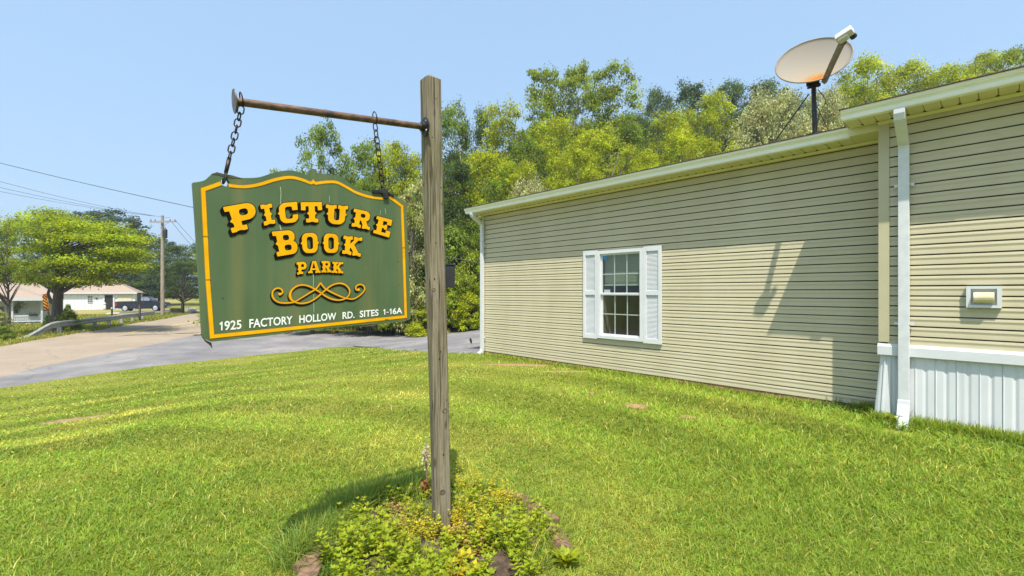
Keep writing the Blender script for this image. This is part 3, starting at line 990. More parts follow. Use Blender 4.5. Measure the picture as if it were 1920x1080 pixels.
# ------------------------------------------------------------------ satellite dish on the roof edge
def plane_pt(px, py, perp):
    v = Vector(((px - 960) / FPX, 1.0, (HZ - py) / FPX))
    t = perp / (N_AX.x * v.x + N_AX.y * v.y)
    return Vector((v.x * t, v.y * t, CAMZ + v.z * t))
mast_b = plane_pt(1528, 250, 6.26)
mast_b.z -= 0.03
dish = thing('satellite_dish', 'weathered grey satellite dish on a black mast at the roof edge', 'satellite dish', mast_b)
dc = plane_pt(1524, 112, 6.22)
to_cam = (Vector((0, 0, CAMZ)) - dc).normalized()
rgt = Vector((to_cam.y * -1, to_cam.x, 0)).normalized()
if rgt.x < 0: rgt = -rgt
upv = rgt.cross(-to_cam).normalized()
if upv.z < 0: upv = -upv
Nd = (to_cam * 0.62 + upv * 0.7846).normalized()
pxm = FPX / dc.y
maj = rgt * 1.0; maj = (maj - Nd * maj.dot(Nd)).normalized()
mnr = Nd.cross(maj).normalized()
Ra, Rb = 0.365 * 1.03, 0.365 * 0.98
mb = MB()
nr, na = 10, 48
vs, fs = [], []
dep = 0.085
for side in (0, 1):
    for i in range(nr + 1):
        r = i / nr
        for k in range(na):
            t = 2 * math.pi * k / na
            p = dc + maj * (Ra * r * math.cos(t)) + mnr * (Rb * r * math.sin(t)) + Nd * (dep * (r * r - 1) - (0.006 if side else 0))
            vs.append(p)
b0 = 0
for side in (0, 1):
    o_ = side * (nr + 1) * na
    for i in range(nr):
        for k in range(na):
            k2 = (k + 1) % na
            f = (o_ + i * na + k, o_ + i * na + k2, o_ + (i + 1) * na + k2, o_ + (i + 1) * na + k)
            fs.append(f if side else f[::-1])
o2 = (nr + 1) * na
for k in range(na):
    k2 = (k + 1) % na
    fs.append((nr * na + k, nr * na + k2, o2 + nr * na + k2, o2 + nr * na + k))
mb.add(vs, fs)
dm, nt, nd, ln, b = newmat('stained_dish_paint')
tc = nd.new('ShaderNodeTexCoord'); gr = nd.new('ShaderNodeVectorMath'); gr.operation = 'DISTANCE'
low = dc - mnr * (Rb * 0.80) if (mnr.z > 0) else dc + mnr * (Rb * 0.80)
low = low + maj * 0.03
lw = low - mast_b
gr.inputs[1].default_value = lw
nn = noise_node(nd, ln, 16, 5, 0.6)
ln.new(tc.outputs['Object'], gr.inputs[0])
sm = nd.new('ShaderNodeMath'); sm.operation = 'MULTIPLY_ADD'; sm.inputs[1].default_value = 0.22
ln.new(nn.outputs['Fac'], sm.inputs[0]); ln.new(gr.outputs['Value'], sm.inputs[2])
rr = ramp(nd, [(0.155, (0.38, 0.13, 0.012)), (0.20, (0.33, 0.20, 0.085)), (0.25, (0.29, 0.24, 0.175)), (0.5, (0.265, 0.24, 0.20))])
ln.new(sm.outputs[0], rr.inputs['Fac']); ln.new(rr.outputs['Color'], b.inputs['Base Color'])
b.inputs['Roughness'].default_value = 0.85; b.inputs['Specular IOR Level'].default_value = 0.15
refl = mb.build('reflector', dm, dish, smooth=True, fix=False)
rimb = MB()
rimb.tube([dc + maj * (Ra * math.cos(t)) + mnr * (Rb * math.sin(t)) - Nd * 0.004 for t in np.linspace(0, 2 * math.pi, 64, endpoint=False)], 0.008, 6, closed=True)
rimb.build('rim', M['armgrey'], refl, smooth=True)
low_dir = -mnr if mnr.z > 0 else mnr
lnb_p = plane_pt(1583, 72, 5.60)
arm_b = plane_pt(1546, 152, 6.17)
mb = MB()
axw = (lnb_p - arm_b).normalized().cross(Nd).normalized()
mb.rtube([arm_b - (lnb_p - arm_b).normalized() * 0.02, arm_b.lerp(lnb_p, 0.45) + Nd * 0.01, lnb_p], 0.019, 0.026, axw)
mb.build('feed_arm', M['armgrey'], dish, bevel=0.005)
mb = MB()
la = (rgt * 0.80 + upv * 0.36 + to_cam * 0.2).normalized()
lb = Nd - la * Nd.dot(la); lb.normalize(); lc = la.cross(lb)
mb.box(lnb_p + upv * 0.035, 0.15, 0.075, 0.068, la, lb, lc)
mb.box(lnb_p + upv * 0.02 - la * 0.01, 0.09, 0.06, 0.09, la, lb, lc)
lnb = mb.build('feed_horn', M['lnb'], dish, bevel=0.008)
mb = MB()
for k in (-1, 1):
    mb.lathe(lnb_p + upv * 0.035 + la * (0.045 * k) - lb * 0.04, -lb, [(0.022, 0), (0.030, 0.03), (0.030, 0.05)], 14)
build_each(mb, 'horn_cap', M['blackmetal'], lnb)
mb = MB()
mt = plane_pt(1526, 158, 6.26)
mb.tube([mast_b, mast_b.lerp(mt, 0.5), mt + (dc - Nd * 0.15 - mt) * 0.5], [0.026, 0.026, 0.024], 12)
mb.box(mast_b + Vector((0, 0, 0.02)), 0.15, 0.12, 0.012, W_AX, N_AX)
mb.build('mast', M['blackmetal'], dish)
mb = MB()
bk = dc - Nd * 0.155
mb.box(bk + low_dir * 0.14, 0.13, 0.05, 0.16, maj, Nd, mnr)
mb.box(mt + Vector((0, 0, -0.02)), 0.12, 0.03, 0.04, maj)
mb.build('bracket', M['blackmetal'], dish, bevel=0.004)
mb = MB()
s1p = plane_pt(1517, 176, 6.28)
mb.tube([s1p, plane_pt(1455, 262, 6.5)], 0.0075, 6)
mb.tube([s1p + Vector((0.05, 0.02, -0.02)), plane_pt(1556, 250, 7.1)], 0.004, 6)
build_each(mb, 'strut', M['blackmetal'], dish)
mb = MB()
mb.tube(catmull([plane_pt(1534, 168, 6.22), plane_pt(1548, 190, 6.24), plane_pt(1536, 215, 6.24), plane_pt(1530, 246, 6.24)], 6), 0.0045, 5)
mb.build('coax_lead', M['blackmetal'], dish)
# ------------------------------------------------------------------ sign post
M['drywood_knot'] = mat_var('dark_knot_wood', (0.05, 0.035, 0.022), (0.14, 0.105, 0.07), 0.9, 60)
def post_frame(z):
    t = min(max((z - 0.2) / 2.1, 0), 1)
    th = R(68 - 16.3 * t)
    c = Vector((-0.3935 - 0.0625 * (z / 2.55), 2.60, z))
    c.x += 0.003 * math.sin(z * 2.3)
    return c, Vector((math.sin(th), math.cos(th), 0)), Vector((-math.cos(th), math.sin(th), 0))   # centre, along face, inwards
sign_post = thing('sign_post', 'weathered grey square wooden post with an iron pipe arm standing in the flower bed', 'sign post', (-0.3935, 2.60, 0))
PW = 0.0445
mb = MB()
zs = list(np.linspace(-0.25, 2.535, 44))
ch = 0.006
rnd = random.Random(11)
ringn = 8
vs, fs = [], []
for i, z in enumerate(zs):
    c, e, f = post_frame(z)
    for (a, b) in ((-PW + ch, -PW), (PW - ch, -PW), (PW, -PW + ch), (PW, PW - ch), (PW - ch, PW), (-PW + ch, PW), (-PW, PW - ch), (-PW, -PW + ch)):
        j = 1 + rnd.uniform(-0.012, 0.012)
        vs.append(c + e * (a * j) + f * (b * j))
for i in range(len(zs) - 1):
    for k in range(8):
        k2 = (k + 1) % 8
        fs.append((i * 8 + k, i * 8 + k2, (i + 1) * 8 + k2, (i + 1) * 8 + k))
c, e, f = post_frame(2.535)
n = len(vs)
vs.append(c + Vector((0, 0, 0.032)) - e * 0.006)
for k in range(8): fs.append(((len(zs) - 1) * 8 + k, (len(zs) - 1) * 8 + (k + 1) % 8, n))
mb.add(vs, fs)
post = mb.build('post', M['post'], sign_post)
# nail and screw holes, one knot scar
mb = MB()
for (z, a, r) in ((2.42, 0.008, 0.003), (2.2, -0.02, 0.0028), (1.93, 0.028, 0.0035), (1.84, 0.03, 0.0025), (1.62, -0.012, 0.003), (1.42, -0.024, 0.0045), (1.02, 0.0, 0.004), (0.98, -0.006, 0.005), (0.75, 0.03, 0.003), (0.45, 0.006, 0.005)):
    c, e, f = post_frame(z)
    mb.lathe(c + e * a - f * (PW + 0.0016), -f, [(r, -0.001), (r * 0.9, 0.0006)], 9)
for (z, b_) in ((2.28, 0.0), (2.30, 0.012), (1.95, 0.02)):
    c, e, f = post_frame(z)
    mb.box(c - e * (PW + 0.001) + f * b_, 0.0015, 0.005, 0.018, e, f)
build_each(mb, 'nail_hole', M['dark'], post)

for (z, a, r) in ((0.69, 0.018, 0.011), (0.245, -0.002, 0.012), (1.36, -0.03, 0.008)):
    c, e, f = post_frame(z); mb = MB()
    mb.lathe(c + e * a - f * (PW - 0.001), -f, [(r * 1.5, -0.002), (r * 1.35, 0.0015), (r, 0.0030), (r * 0.8, 0.0012), (r * 0.3, 0.0008)], 14, ref=e)
    mb.build('knot', M['drywood_knot'], post, smooth=True)
pa = at(797, 238, 2.535)           # pipe at the post
pb = at(440, 190, 1.97)            # pipe outer end
pd = (pb - pa).normalized()
mb = MB()
npt = 24
mb.tube([pa.lerp(pb, i / npt) for i in range(npt + 1)], 0.0168, 16)
arm = mb.build('pipe_arm', M['rust'], sign_post, smooth=False)
for p in arm.data.polygons: p.use_smooth = len(p.vertices) == 4
def flange(c, ax, name, mt):
    mb = MB()
    mb.lathe(c, ax, [(0.044, 0.0), (0.050, 0.001), (0.050, 0.006), (0.046, 0.008), (0.026, 0.011), (0.024, 0.028), (0.0175, 0.030)], 24)
    o = mb.build(name, mt, sign_post, smooth=False)
    return o
cpost, epost, fpost = post_frame(pa.z)
flange(pa - pd * 0.002 + Vector((0, 0, 0)), pd, 'flange', M['blackmetal'])
mb = MB(); mb.lathe(pb + pd * 0.004, -pd, [(0.046, 0.0), (0.050, 0.001), (0.050, 0.005), (0.046, 0.007), (0.022, 0.008), (0.0172, 0.010)], 24); mb.build('flange', M['flange'], sign_post)
mb = MB()
for k in range(4):
    t = math.pi / 4 + k * math.pi / 2
    a = Vector((0, 0, 1)); b_ = pd.cross(a).normalized()
    mb.lathe(pa + (a * math.cos(t) + b_ * math.sin(t)) * 0.036 + pd * 0.006, pd, [(0.0065, 0), (0.0055, 0.004), (0.002, 0.005)], 8)
build_each(mb, 'screw', M['steel'], sign_post)
# charcoal box on the far side of the post
cb, eb, fb = post_frame(1.42)
boxc = at(846.5, 518, 2.70)
mb = MB()
mb.box(boxc + eb * -0.006 + fb * 0.035, 0.055, 0.075, 0.128, eb, fb)
mb.box(boxc + eb * -0.006 + fb * 0.035 + Vector((0, 0, 0.068)), 0.062, 0.085, 0.008, eb, fb)
mb.build('junction_box', M['greybox'], sign_post, bevel=0.003)

# ------------------------------------------------------------------ hanging sign
HS = Vector((0.705, 0.706, 0.063)).normalized()
UP = Vector((-0.042, -0.037, 0.998)); UP = (UP - HS * UP.dot(HS)).normalized()
NS = HS.cross(UP).normalized()
O_S = at(565, 490, 2.13)
CAMV = Vector((0, 0, CAMZ))
if NS.dot(CAMV - O_S) < 0: NS = -NS
def S_uv(px, py):
    d = Vector(((px - 960) / FPX, 1.0, (HZ - py) / FPX))
    t = (O_S - CAMV).dot(NS) / d.dot(NS)
    p = CAMV + d * t - O_S
    return p.dot(HS), p.dot(UP)
def S(u, v, off=0.0): return O_S + HS * u + UP * v + NS * off
def Z1(x, y): return S_uv(340 + x / 3.6, 120 + y / 3.6)
def Z2(x, y): return S_uv(340 + x / 3.6, 360 + y / 3.6)

sign_c = S(0, 0)
sign = thing('hanging_sign', 'dark green wooden park sign with yellow lettering hanging from the pipe arm', 'sign', sign_c)
def smooth2(pts, n=5):
    return [(p.x, p.y) for p in catmull([Vector((a, b, 0)) for a, b in pts], n)]
top_l = smooth2([Z1(80, 800), Z1(118, 795), Z1(160, 783), Z1(188, 760), Z1(210, 739)], 3)
top_m = smooth2([Z1(212, 738), Z1(270, 744), Z1(330, 762), Z1(420, 769), Z1(520, 765), Z1(600, 741), Z1(680, 722), Z1(740, 718), Z1(800, 731), Z1(846, 748)], 4)
fin = smooth2([Z1(850, 746), Z1(862, 722), Z1(872, 712), Z1(890, 707), Z1(906, 712), Z1(914, 724), Z1(920, 746)], 3)
top_r = smooth2([Z1(924, 747), Z1(975, 745), Z1(1050, 751), Z1(1100, 775), Z1(1160, 820), Z1(1230, 852), Z1(1300, 866), Z1(1345, 868)], 4)
top_c = smooth2([Z1(1402, 866), Z1(1432, 885), Z1(1470, 905), Z1(1500, 921), Z1(1514, 934)], 3)
side_r = [Z2(1517, 75), Z2(1526, 290), Z2(1536, 500), Z2(1543, 690), Z2(1549, 835), Z2(1540, 862)]
bot = [Z2(1480, 877), Z2(1290, 893), Z2(1100, 910), Z2(930, 929), Z2(760, 948), Z2(640, 965), Z2(560, 970), Z2(430, 986), Z2(330, 1000), Z2(205, 1011)]
side_l = [Z2(152, 988), Z2(144, 960), Z2(133, 760), Z2(120, 560), Z2(106, 310), Z2(93, 120)]
rnd = random.Random(5)
bot = [(a, b + rnd.uniform(-0.0015, 0.0015)) for a, b in bot]
outline = top_l + top_m + fin + top_r + top_c + side_r + bot + side_l
hc = Z1(296, 798)
hole = [(hc[0] + 0.0165 * math.cos(t), hc[1] + 0.0175 * math.sin(t)) for t in np.linspace(0, 2 * math.pi, 8, endpoint=False)]
BT = 0.030

def fill_poly(outer, holes, frame, off):
    """triangulated polygon with holes -> (verts world, faces)"""
    cu = bpy.data.curves.new('tmp', 'CURVE'); cu.dimensions = '2D'; cu.fill_mode = 'BOTH'
    for pl in [outer] + holes:
        sp = cu.splines.new('POLY'); sp.points.add(len(pl) - 1); sp.use_cyclic_u = True
        for i, (a, b) in enumerate(pl): sp.points[i].co = (a, b, 0, 1)
    ob = bpy.data.objects.new('tmp', cu)
    me = ob.to_mesh()
    vs = [frame(v.co.x, v.co.y, off) for v in me.vertices]
    fs = [tuple(p.vertices) for p in me.polygons]
    ob.to_mesh_clear()
    bpy.data.objects.remove(ob); bpy.data.curves.remove(cu)
    return vs, fs
mb = MB()
v1, f1 = fill_poly(outline, [hole], S, 0.0); mb.add(v1, f1)
v2, f2 = fill_poly(outline, [hole], S, -BT); mb.add(v2, [f[::-1] for f in f2])
for pl in (outline, hole):
    n = len(pl)
    mb.add([S(a, b, 0) for a, b in pl] + [S(a, b, -BT) for a, b in pl], [(i, (i + 1) % n, n + (i + 1) % n, n + i) for i in range(n)])
board = mb.build('board', M['signgreen'], sign, fix=False)
# make the object axes of the board lie in its own plane so stains run down it
def S_loc(o):
    pass
# peeled edges: dark split wood along the top left shoulder and a hanging splinter at the bottom
mb = MB()
def sliver(poly, off, th):
    mb.prism([S(a, b, off) for a, b in poly], NS * th)
sliver([Z1(204, 742), Z1(240, 730), Z1(285, 742), Z1(345, 752), Z1(408, 771), Z1(345, 770), Z1(290, 762), Z1(250, 750)], -0.004, 0.0055)
sliver([Z2(150, 985), Z2(172, 1003), Z2(206, 1018), Z2(214, 1056), Z2(196, 1034), Z2(168, 1012)], -0.020, 0.012)
sliver([Z2(1380, 884), Z2(1290, 905), Z2(1160, 912), Z2(1290, 897)], -0.006, 0.005)
sliver([Z2(745, 938), Z2(730, 955), Z2(690, 962), Z2(715, 946)], -0.002, 0.004)
build_each(mb, 'split_edge', M['drywood'], sign)
# pale scratches and cracks
mb = MB()
def scratch(pts, w):
    for i in range(len(pts) - 1):
        (a, b), (c_, d) = pts[i], pts[i + 1]
        mb.add([S(a - w, b, 0.0008), S(a + w, b, 0.0008), S(c_ + w * 0.7, d, 0.0008), S(c_ - w * 0.7, d, 0.0008)], [(0, 1, 2, 3)])
scratch([Z1(668, 830), Z1(672, 870), Z1(670, 930), Z1(666, 985)], 0.0017)
scratch([Z2(664, 215), Z2(668, 240), Z2(676, 265)], 0.0022)
scratch([Z2(890, 555), Z2(892, 590), Z2(890, 640)], 0.0016)
scratch([Z2(893, 690), Z2(893, 740), Z2(895, 815)], 0.0012)
scratch([Z1(1000, 890), Z1(998, 935)], 0.0010)
scratch([Z1(1345, 985), Z1(1340, 1020)], 0.0012)
scratch([Z1(1375, 975), Z1(1380, 1015)], 0.0010)
build_each(mb, 'scratch', M['paleflake'], sign)
mb = MB()
for (x, y, r) in ((278, 716, 0.0035), (1464, 470, 0.003), (1470, 627, 0.003), (1212, 98, 0.0025), (150, 210, 0.002), (1220, 45, 0.002)):
    a, b = Z2(x, y)
    mb.lathe(S(a, b, 0.0004), NS, [(r, 0), (r * 0.8, 0.0008)], 8)
build_each(mb, 'screw_head', M['drywood'], sign)

# ---- border line
def ribbon(mb, pts, w, off, closed=False):
    n = len(pts)
    L, Rr = [], []
    for i in range(n):
        p = Vector((*pts[i], 0))
        a = Vector((*pts[i - 1 if (i or closed) else 0], 0)); c = Vector((*pts[(i + 1) % n if (closed or i < n - 1) else i], 0))
        d0 = (p - a); d1 = (c - p)
        if d0.length < 1e-9: d0 = d1
        if d1.length < 1e-9: d1 = d0
        d0.normalize(); d1.normalize()
        t = (d0 + d1); t.normalize()
        nn = Vector((-t.y, t.x, 0))
        k = 1 / max(0.6, abs(t.dot(d0)))
        ww = w[i] if hasattr(w, '__len__') else w
        L.append(p + nn * ww * k / 2); Rr.append(p - nn * ww * k / 2)
    vs = [S(p.x, p.y, off) for p in L] + [S(p.x, p.y, off) for p in Rr]
    m = n if closed else n - 1
    mb.add(vs, [(i, (i + 1) % n, n + (i + 1) % n, n + i) for i in range(m)])
b_top1 = [Z1(318, 820)] + smooth2([Z1(320, 820), Z1(420, 829), Z1(520, 815), Z1(620, 785), Z1(700, 768), Z1(760, 768), Z1(820, 784), Z1(870, 803), Z1(884, 800)], 5)[1:]
b_top2 = [Z1(890, 793), Z1(896, 800)] + smooth2([Z1(905, 806), Z1(980, 797), Z1(1050, 800), Z1(1120, 835), Z1(1180, 868), Z1(1260, 895), Z1(1330, 906), Z1(1368, 906)], 5)
brd = [Z1(266, 806), Z1(250, 812), Z1(147, 848)]
brd += [Z2(160, 250), Z2(178, 590), Z2(207, 976)]
brd += [Z2(1514, 841)]
brd += [Z2(1500, 390), Z2(1489, 97), Z1(1404, 897)]
mb = MB()
for pl, w_ in ((b_top1 + b_top2, 0.0160), (brd, 0.0180)): ribbon(mb, pl, w_, 0.0010)
mb.build('border_edge', M['orange_edge'], sign, fix=False)  # wider ribbon forming the darker orange painted edge of the border
mb = MB()
for pl, w_ in ((b_top1 + b_top2, 0.0122), (brd, 0.0142)): ribbon(mb, pl, w_, 0.0016)
border = mb.build('border_line', M['yellow'], sign, fix=False)
mb = MB()
for (x, y) in ((162, 298), (179, 590), (1499, 375), (1384, 858)):
    a, b = Z2(x, y)
    mb.box(S(a, b, 0.002), 0.018, 0.002, 0.003, HS, NS, UP)
build_each(mb, 'border_gap', M['orange_edge'], border)

# ---- letters: distance fields filled by marching squares
def sd_box(X, Y, x0, y0, x1, y1, r=0.0):
    cx, cy = (x0 + x1) / 2, (y0 + y1) / 2
    qx = np.abs(X - cx) - (x1 - x0) / 2 + r; qy = np.abs(Y - cy) - (y1 - y0) / 2 + r
    return np.hypot(np.maximum(qx, 0), np.maximum(qy, 0)) + np.minimum(np.maximum(qx, qy), 0) - r
def sd_seg(X, Y, x0, y0, x1, y1, w):
    dx, dy = x1 - x0, y1 - y0
    t = np.clip(((X - x0) * dx + (Y - y0) * dy) / (dx * dx + dy * dy), 0, 1)
    return np.hypot(X - x0 - t * dx, Y - y0 - t * dy) - w
def sd_bar(X, Y, x0, y0, x1, y1, w):
    """flat-ended thick line"""
    dx, dy = x1 - x0, y1 - y0; L = math.hypot(dx, dy); dx /= L; dy /= L
    u = (X - x0) * dx + (Y - y0) * dy; v = -(X - x0) * dy + (Y - y0) * dx
    qx = np.abs(u - L / 2) - L / 2; qy = np.abs(v) - w
    return np.hypot(np.maximum(qx, 0), np.maximum(qy, 0)) + np.minimum(np.maximum(qx, qy), 0)
def dia(X, Y, x, y, r): return (np.abs(X - x) + np.abs(Y - y) - r) * 0.70
def U(*a):
    o = a[0]
    for b in a[1:]: o = np.minimum(o, b)
    return o
def sub(a, b): return np.maximum(a, -b)
def serif(X, Y, x0, x1, y0, y1, up):
    """slab with a notched outer edge"""
    s = sd_box(X, Y, x0, y0, x1, y1, 0.03)
    xm = (x0 + x1) / 2
    notch = np.hypot((X - xm) * 0.75, Y - ((y1 + 0.115) if up else (y0 - 0.115))) - 0.15
    return sub(s, notch)
T = 0.135
def G(ch, X, Y):
    """glyphs of an old slab-serif poster face, height 1; returns the field"""
    if ch == 'I':
        return U(sd_box(X, Y, .17, .05, .44, .95), serif(X, Y, 0, .61, 0, .20, 0), serif(X, Y, 0, .61, .80, 1, 1), dia(X, Y, .17, .5, .09), dia(X, Y, .44, .5, .09)), .61
    if ch == 'P':
        bowl = sub(sd_box(X, Y, .16, .36, .95, 1, .29), sd_box(X, Y, .42, .56, .70, .81, .10))
        return U(sd_box(X, Y, .14, .05, .41, .95), serif(X, Y, 0, .56, 0, .19, 0), sd_box(X, Y, 0, .81, .5, 1, .03), bowl, dia(X, Y, .14, .42, .09)), .95
    if ch == 'C':
        ring = sub(sd_box(X, Y, 0, 0, .86, 1, .30), sd_box(X, Y, .27, .20, .62, .80, .12))
        ring = sub(ring, sd_box(X, Y, .50, .385, 1, .60))
        return U(ring, sd_box(X, Y, .60, .60, .86, 1.0, .04), sd_box(X, Y, .60, .16, .86, .385, .06), dia(X, Y, .0, .5, .08)), .86
    if ch == 'T':
        return U(sd_box(X, Y, 0, .80, .94, 1, .02), sd_bar(X, Y, .09, .60, .12, .98, .10), sd_bar(X, Y, .85, .60, .82, .98, .10), sd_box(X, Y, .335, .05, .605, .95), serif(X, Y, .19, .75, 0, .19, 0), dia(X, Y, .335, .45, .09), dia(X, Y, .605, .45, .09)), .94
    if ch == 'U':
        bowl = sub(sd_box(X, Y, .10, 0, .88, 1.2, .30), sd_box(X, Y, .37, .20, .61, 1.4, .11))
        bowl = np.maximum(bowl, Y - .95)
        return U(bowl, serif(X, Y, 0, .47, .81, 1, 1), serif(X, Y, .53, .98, .81, 1, 1), dia(X, Y, .10, .52, .08), dia(X, Y, .88, .52, .08)), .98
    if ch == 'R':
        bowl = sub(sd_box(X, Y, .16, .42, .90, 1, .26), sd_box(X, Y, .40, .60, .65, .82, .09))
        return U(sd_box(X, Y, .13, .05, .39, .95), serif(X, Y, 0, .49, 0, .19, 0), sd_box(X, Y, 0, .81, .5, 1, .03), bowl, sd_bar(X, Y, .56, .50, .78, .08, .125), serif(X, Y, .56, 1.0, 0, .18, 0), dia(X, Y, .13, .45, .09)), 1.0
    if ch == 'E':
        return U(sd_box(X, Y, .13, .05, .40, .95), sd_box(X, Y, 0, .82, .86, 1, .02), sd_box(X, Y, 0, 0, .88, .18, .02), sd_box(X, Y, .62, .66, .87, 1, .02), sd_box(X, Y, .64, 0, .89, .34, .02), sd_box(X, Y, .3, .42, .60, .58), sd_box(X, Y, .52, .36, .66, .64, .02), dia(X, Y, .13, .5, .09)), .89
    if ch == 'B':
        b1 = sub(sd_box(X, Y, .14, .47, .88, 1, .24), sd_box(X, Y, .39, .60, .64, .82, .08))
        b2 = sub(sd_box(X, Y, .14, 0, .95, .56, .25), sd_box(X, Y, .39, .18, .69, .41, .09))
        return U(sd_box(X, Y, .13, .02, .39, .98), sd_box(X, Y, 0, .82, .5, 1, .03), sd_box(X, Y, 0, 0, .5, .18, .03), b1, b2, dia(X, Y, .13, .5, .09)), .95
    if ch == 'O':
        return U(sub(sd_box(X, Y, 0, 0, .84, 1, .30), sd_box(X, Y, .26, .19, .58, .81, .13)), dia(X, Y, 0, .5, .08), dia(X, Y, .84, .5, .08)), .84
    if ch == 'K':
        return U(sd_box(X, Y, .13, .05, .39, .95), serif(X, Y, 0, .50, 0, .19, 0), serif(X, Y, 0, .50, .81, 1, 1), sd_bar(X, Y, .36, .42, .76, .88, .085), sd_bar(X, Y, .46, .58, .80, .10, .125), serif(X, Y, .56, 1.02, .82, 1, 1), serif(X, Y, .56, 1.04, 0, .18, 0), dia(X, Y, .13, .5, .08)), 1.04
    if ch == 'A':
        leg = U(sd_bar(X, Y, .16, .06, .42, .98, .075), sd_bar(X, Y, .84, .06, .58, .98, .125))
        return U(leg, sd_box(X, Y, .36, .86, .66, 1), sd_box(X, Y, .25, .26, .72, .40), serif(X, Y, 0, .37, 0, .17, 0), serif(X, Y, .60, 1.03, 0, .17, 0)), 1.03

def march(F, xs, ys, warp):
    """filled polygons of F<0 on the grid"""
    vs, fs = [], []
    cache = {}
    def vert(key, x, y):
        if key not in cache:
            cache[key] = len(vs); vs.append(warp(x, y))
        return cache[key]
    ny, nx = F.shape
    for j in range(ny - 1):
        for i in range(nx - 1):
            c = ((i, j), (i + 1, j), (i + 1, j + 1), (i, j + 1))
            val = [F[b, a] for a, b in c]
            if min(val) >= 0: continue
            poly = []
            for k in range(4):
                (a, b), (a2, b2) = c[k], c[(k + 1) % 4]
                v0, v1 = val[k], val[(k + 1) % 4]
                if v0 < 0: poly.append(vert((a, b), xs[a], ys[b]))
                if (v0 < 0) != (v1 < 0):
                    t = v0 / (v0 - v1)
                    e = tuple(sorted(((a, b), (a2, b2))))
                    poly.append(vert(e, xs[a] + (xs[a2] - xs[a]) * t, ys[b] + (ys[b2] - ys[b]) * t))
            if len(poly) >= 3: fs.append(tuple(poly))
    return vs, fs

def quad_warp(TL, TR, BR, BL, w):
    def f(x, y):
        u = x / w
        a = Vector(BL).lerp(Vector(BR), u); b = Vector(TL).lerp(Vector(TR), u)
        p = a.lerp(b, y)
        return p.x, p.y
    return f
face_mb, edge_mb, shad_mb = {}, {}, {}
def letter(word, ch, TL, TR, BR, BL, sh, res=46):
    q = [Z2(*p) for p in (TL, TR, BR, BL)]
    xs = np.linspace(-0.35, 1.4, int(res * 1.75)); ys = np.linspace(-0.35, 1.3, int(res * 1.65))
    X, Y = np.meshgrid(xs, ys)
    F, w = G(ch, X, Y)
    wp = quad_warp(*q, w)
    for store, fld, off in ((face_mb, F, 0.0044), (edge_mb, F - 0.028, 0.0032)):
        vs, fs = march(fld, xs, ys, lambda x, y: wp(x, y))
        store.setdefault(word, MB()).add([S(a, b, off) for a, b in vs], fs)
    # cast-block shade painted down and left of each letter
    P = None
    for k in range(1, 9):
        t = k / 8
        f2, _ = G(ch, X + sh[0] * t, Y + sh[1] * t)
        P = f2 if P is None else np.minimum(P, f2)
    vs, fs = march(P - 0.03, xs, ys, lambda x, y: wp(x, y))
    shad_mb.setdefault(word, MB()).add([S(a, b, 0.0022) for a, b in vs], fs)
SH = (0.105, 0.10)
letter('picture', 'P', (278, 103), (487, 66), (520, 232), (342, 278), (0.09, 0.10))
letter('picture', 'I', (530, 88), (607, 78), (634, 212), (558, 228), SH)
letter('picture', 'C', (652, 78), (778, 66), (790, 203), (668, 214), SH)
letter('picture', 'T', (803, 70), (946, 68), (950, 206), (812, 206), SH)
letter('picture', 'U', (973, 84), (1124, 94), (1112, 222), (974, 214), SH)
letter('picture', 'R', (1163, 112), (1288, 140), (1268, 258), (1146, 232), SH)
letter('picture', 'E', (1318, 162), (1424, 190), (1400, 308), (1292, 276), SH)
letter('book', 'B', (608, 268), (768, 255), (786, 412), (646, 436), SH)
letter('book', 'O', (808, 278), (916, 275), (920, 410), (818, 414), SH)
letter('book', 'O', (958, 278), (1058, 284), (1056, 412), (962, 410), SH)
letter('book', 'K', (1093, 294), (1222, 308), (1207, 438), (1083, 416), SH)
SP = (0.13, 0.12)
letter('park', 'P', (775, 475), (840, 469), (848, 548), (781, 559), SP)
letter('park', 'A', (856, 469), (930, 464), (938, 546), (854, 550), SP)
letter('park', 'R', (944, 466), (1008, 466), (1012, 544), (944, 544), SP)
letter('park', 'K', (1018, 470), (1092, 474), (1090, 550), (1014, 546), SP)
for word in ('picture', 'book', 'park'):
    o = face_mb[word].build('lettering', M['yellow'], sign, fix=False)
    tag(o, {'picture': 'arched yellow word PICTURE', 'book': 'yellow word BOOK', 'park': 'small yellow word PARK'}[word])
    edge_mb[word].build('lettering_outline', M['black'], o, fix=False)
    shad_mb[word].build('lettering_shade', M['black'], o, fix=False)

# ---- flourish
def ZF(x, y): return S_uv(500 + x / 9.6, 500 + y / 9.6)
spiral_l = [(228, 500), (262, 488), (282, 460), (268, 415), (215, 388), (155, 398), (108, 445), (98, 515), (130, 585), (210, 640), (330, 655), (480, 638), (610, 568), (750, 482), (870, 410), (925, 350), (965, 290)]
spiral_r = [(965, 290), (1010, 355), (1070, 410), (1200, 480), (1330, 538), (1440, 572), (1560, 580), (1680, 510), (1755, 420), (1742, 350), (1680, 320), (1615, 345), (1598, 395), (1625, 425), (1655, 412)]
loop = [(985, 482), (1070, 405), (1180, 330), (1310, 300), (1420, 335), (1488, 425), (1470, 520), (1400, 578), (1300, 602), (1180, 588), (1070, 540), (985, 482), (870, 410), (760, 355), (650, 330), (540, 350), (445, 425), (415, 510), (440, 590), (510, 638), (610, 662), (750, 640), (880, 568), (985, 482)]
fl, flb, fls = MB(), MB(), MB()
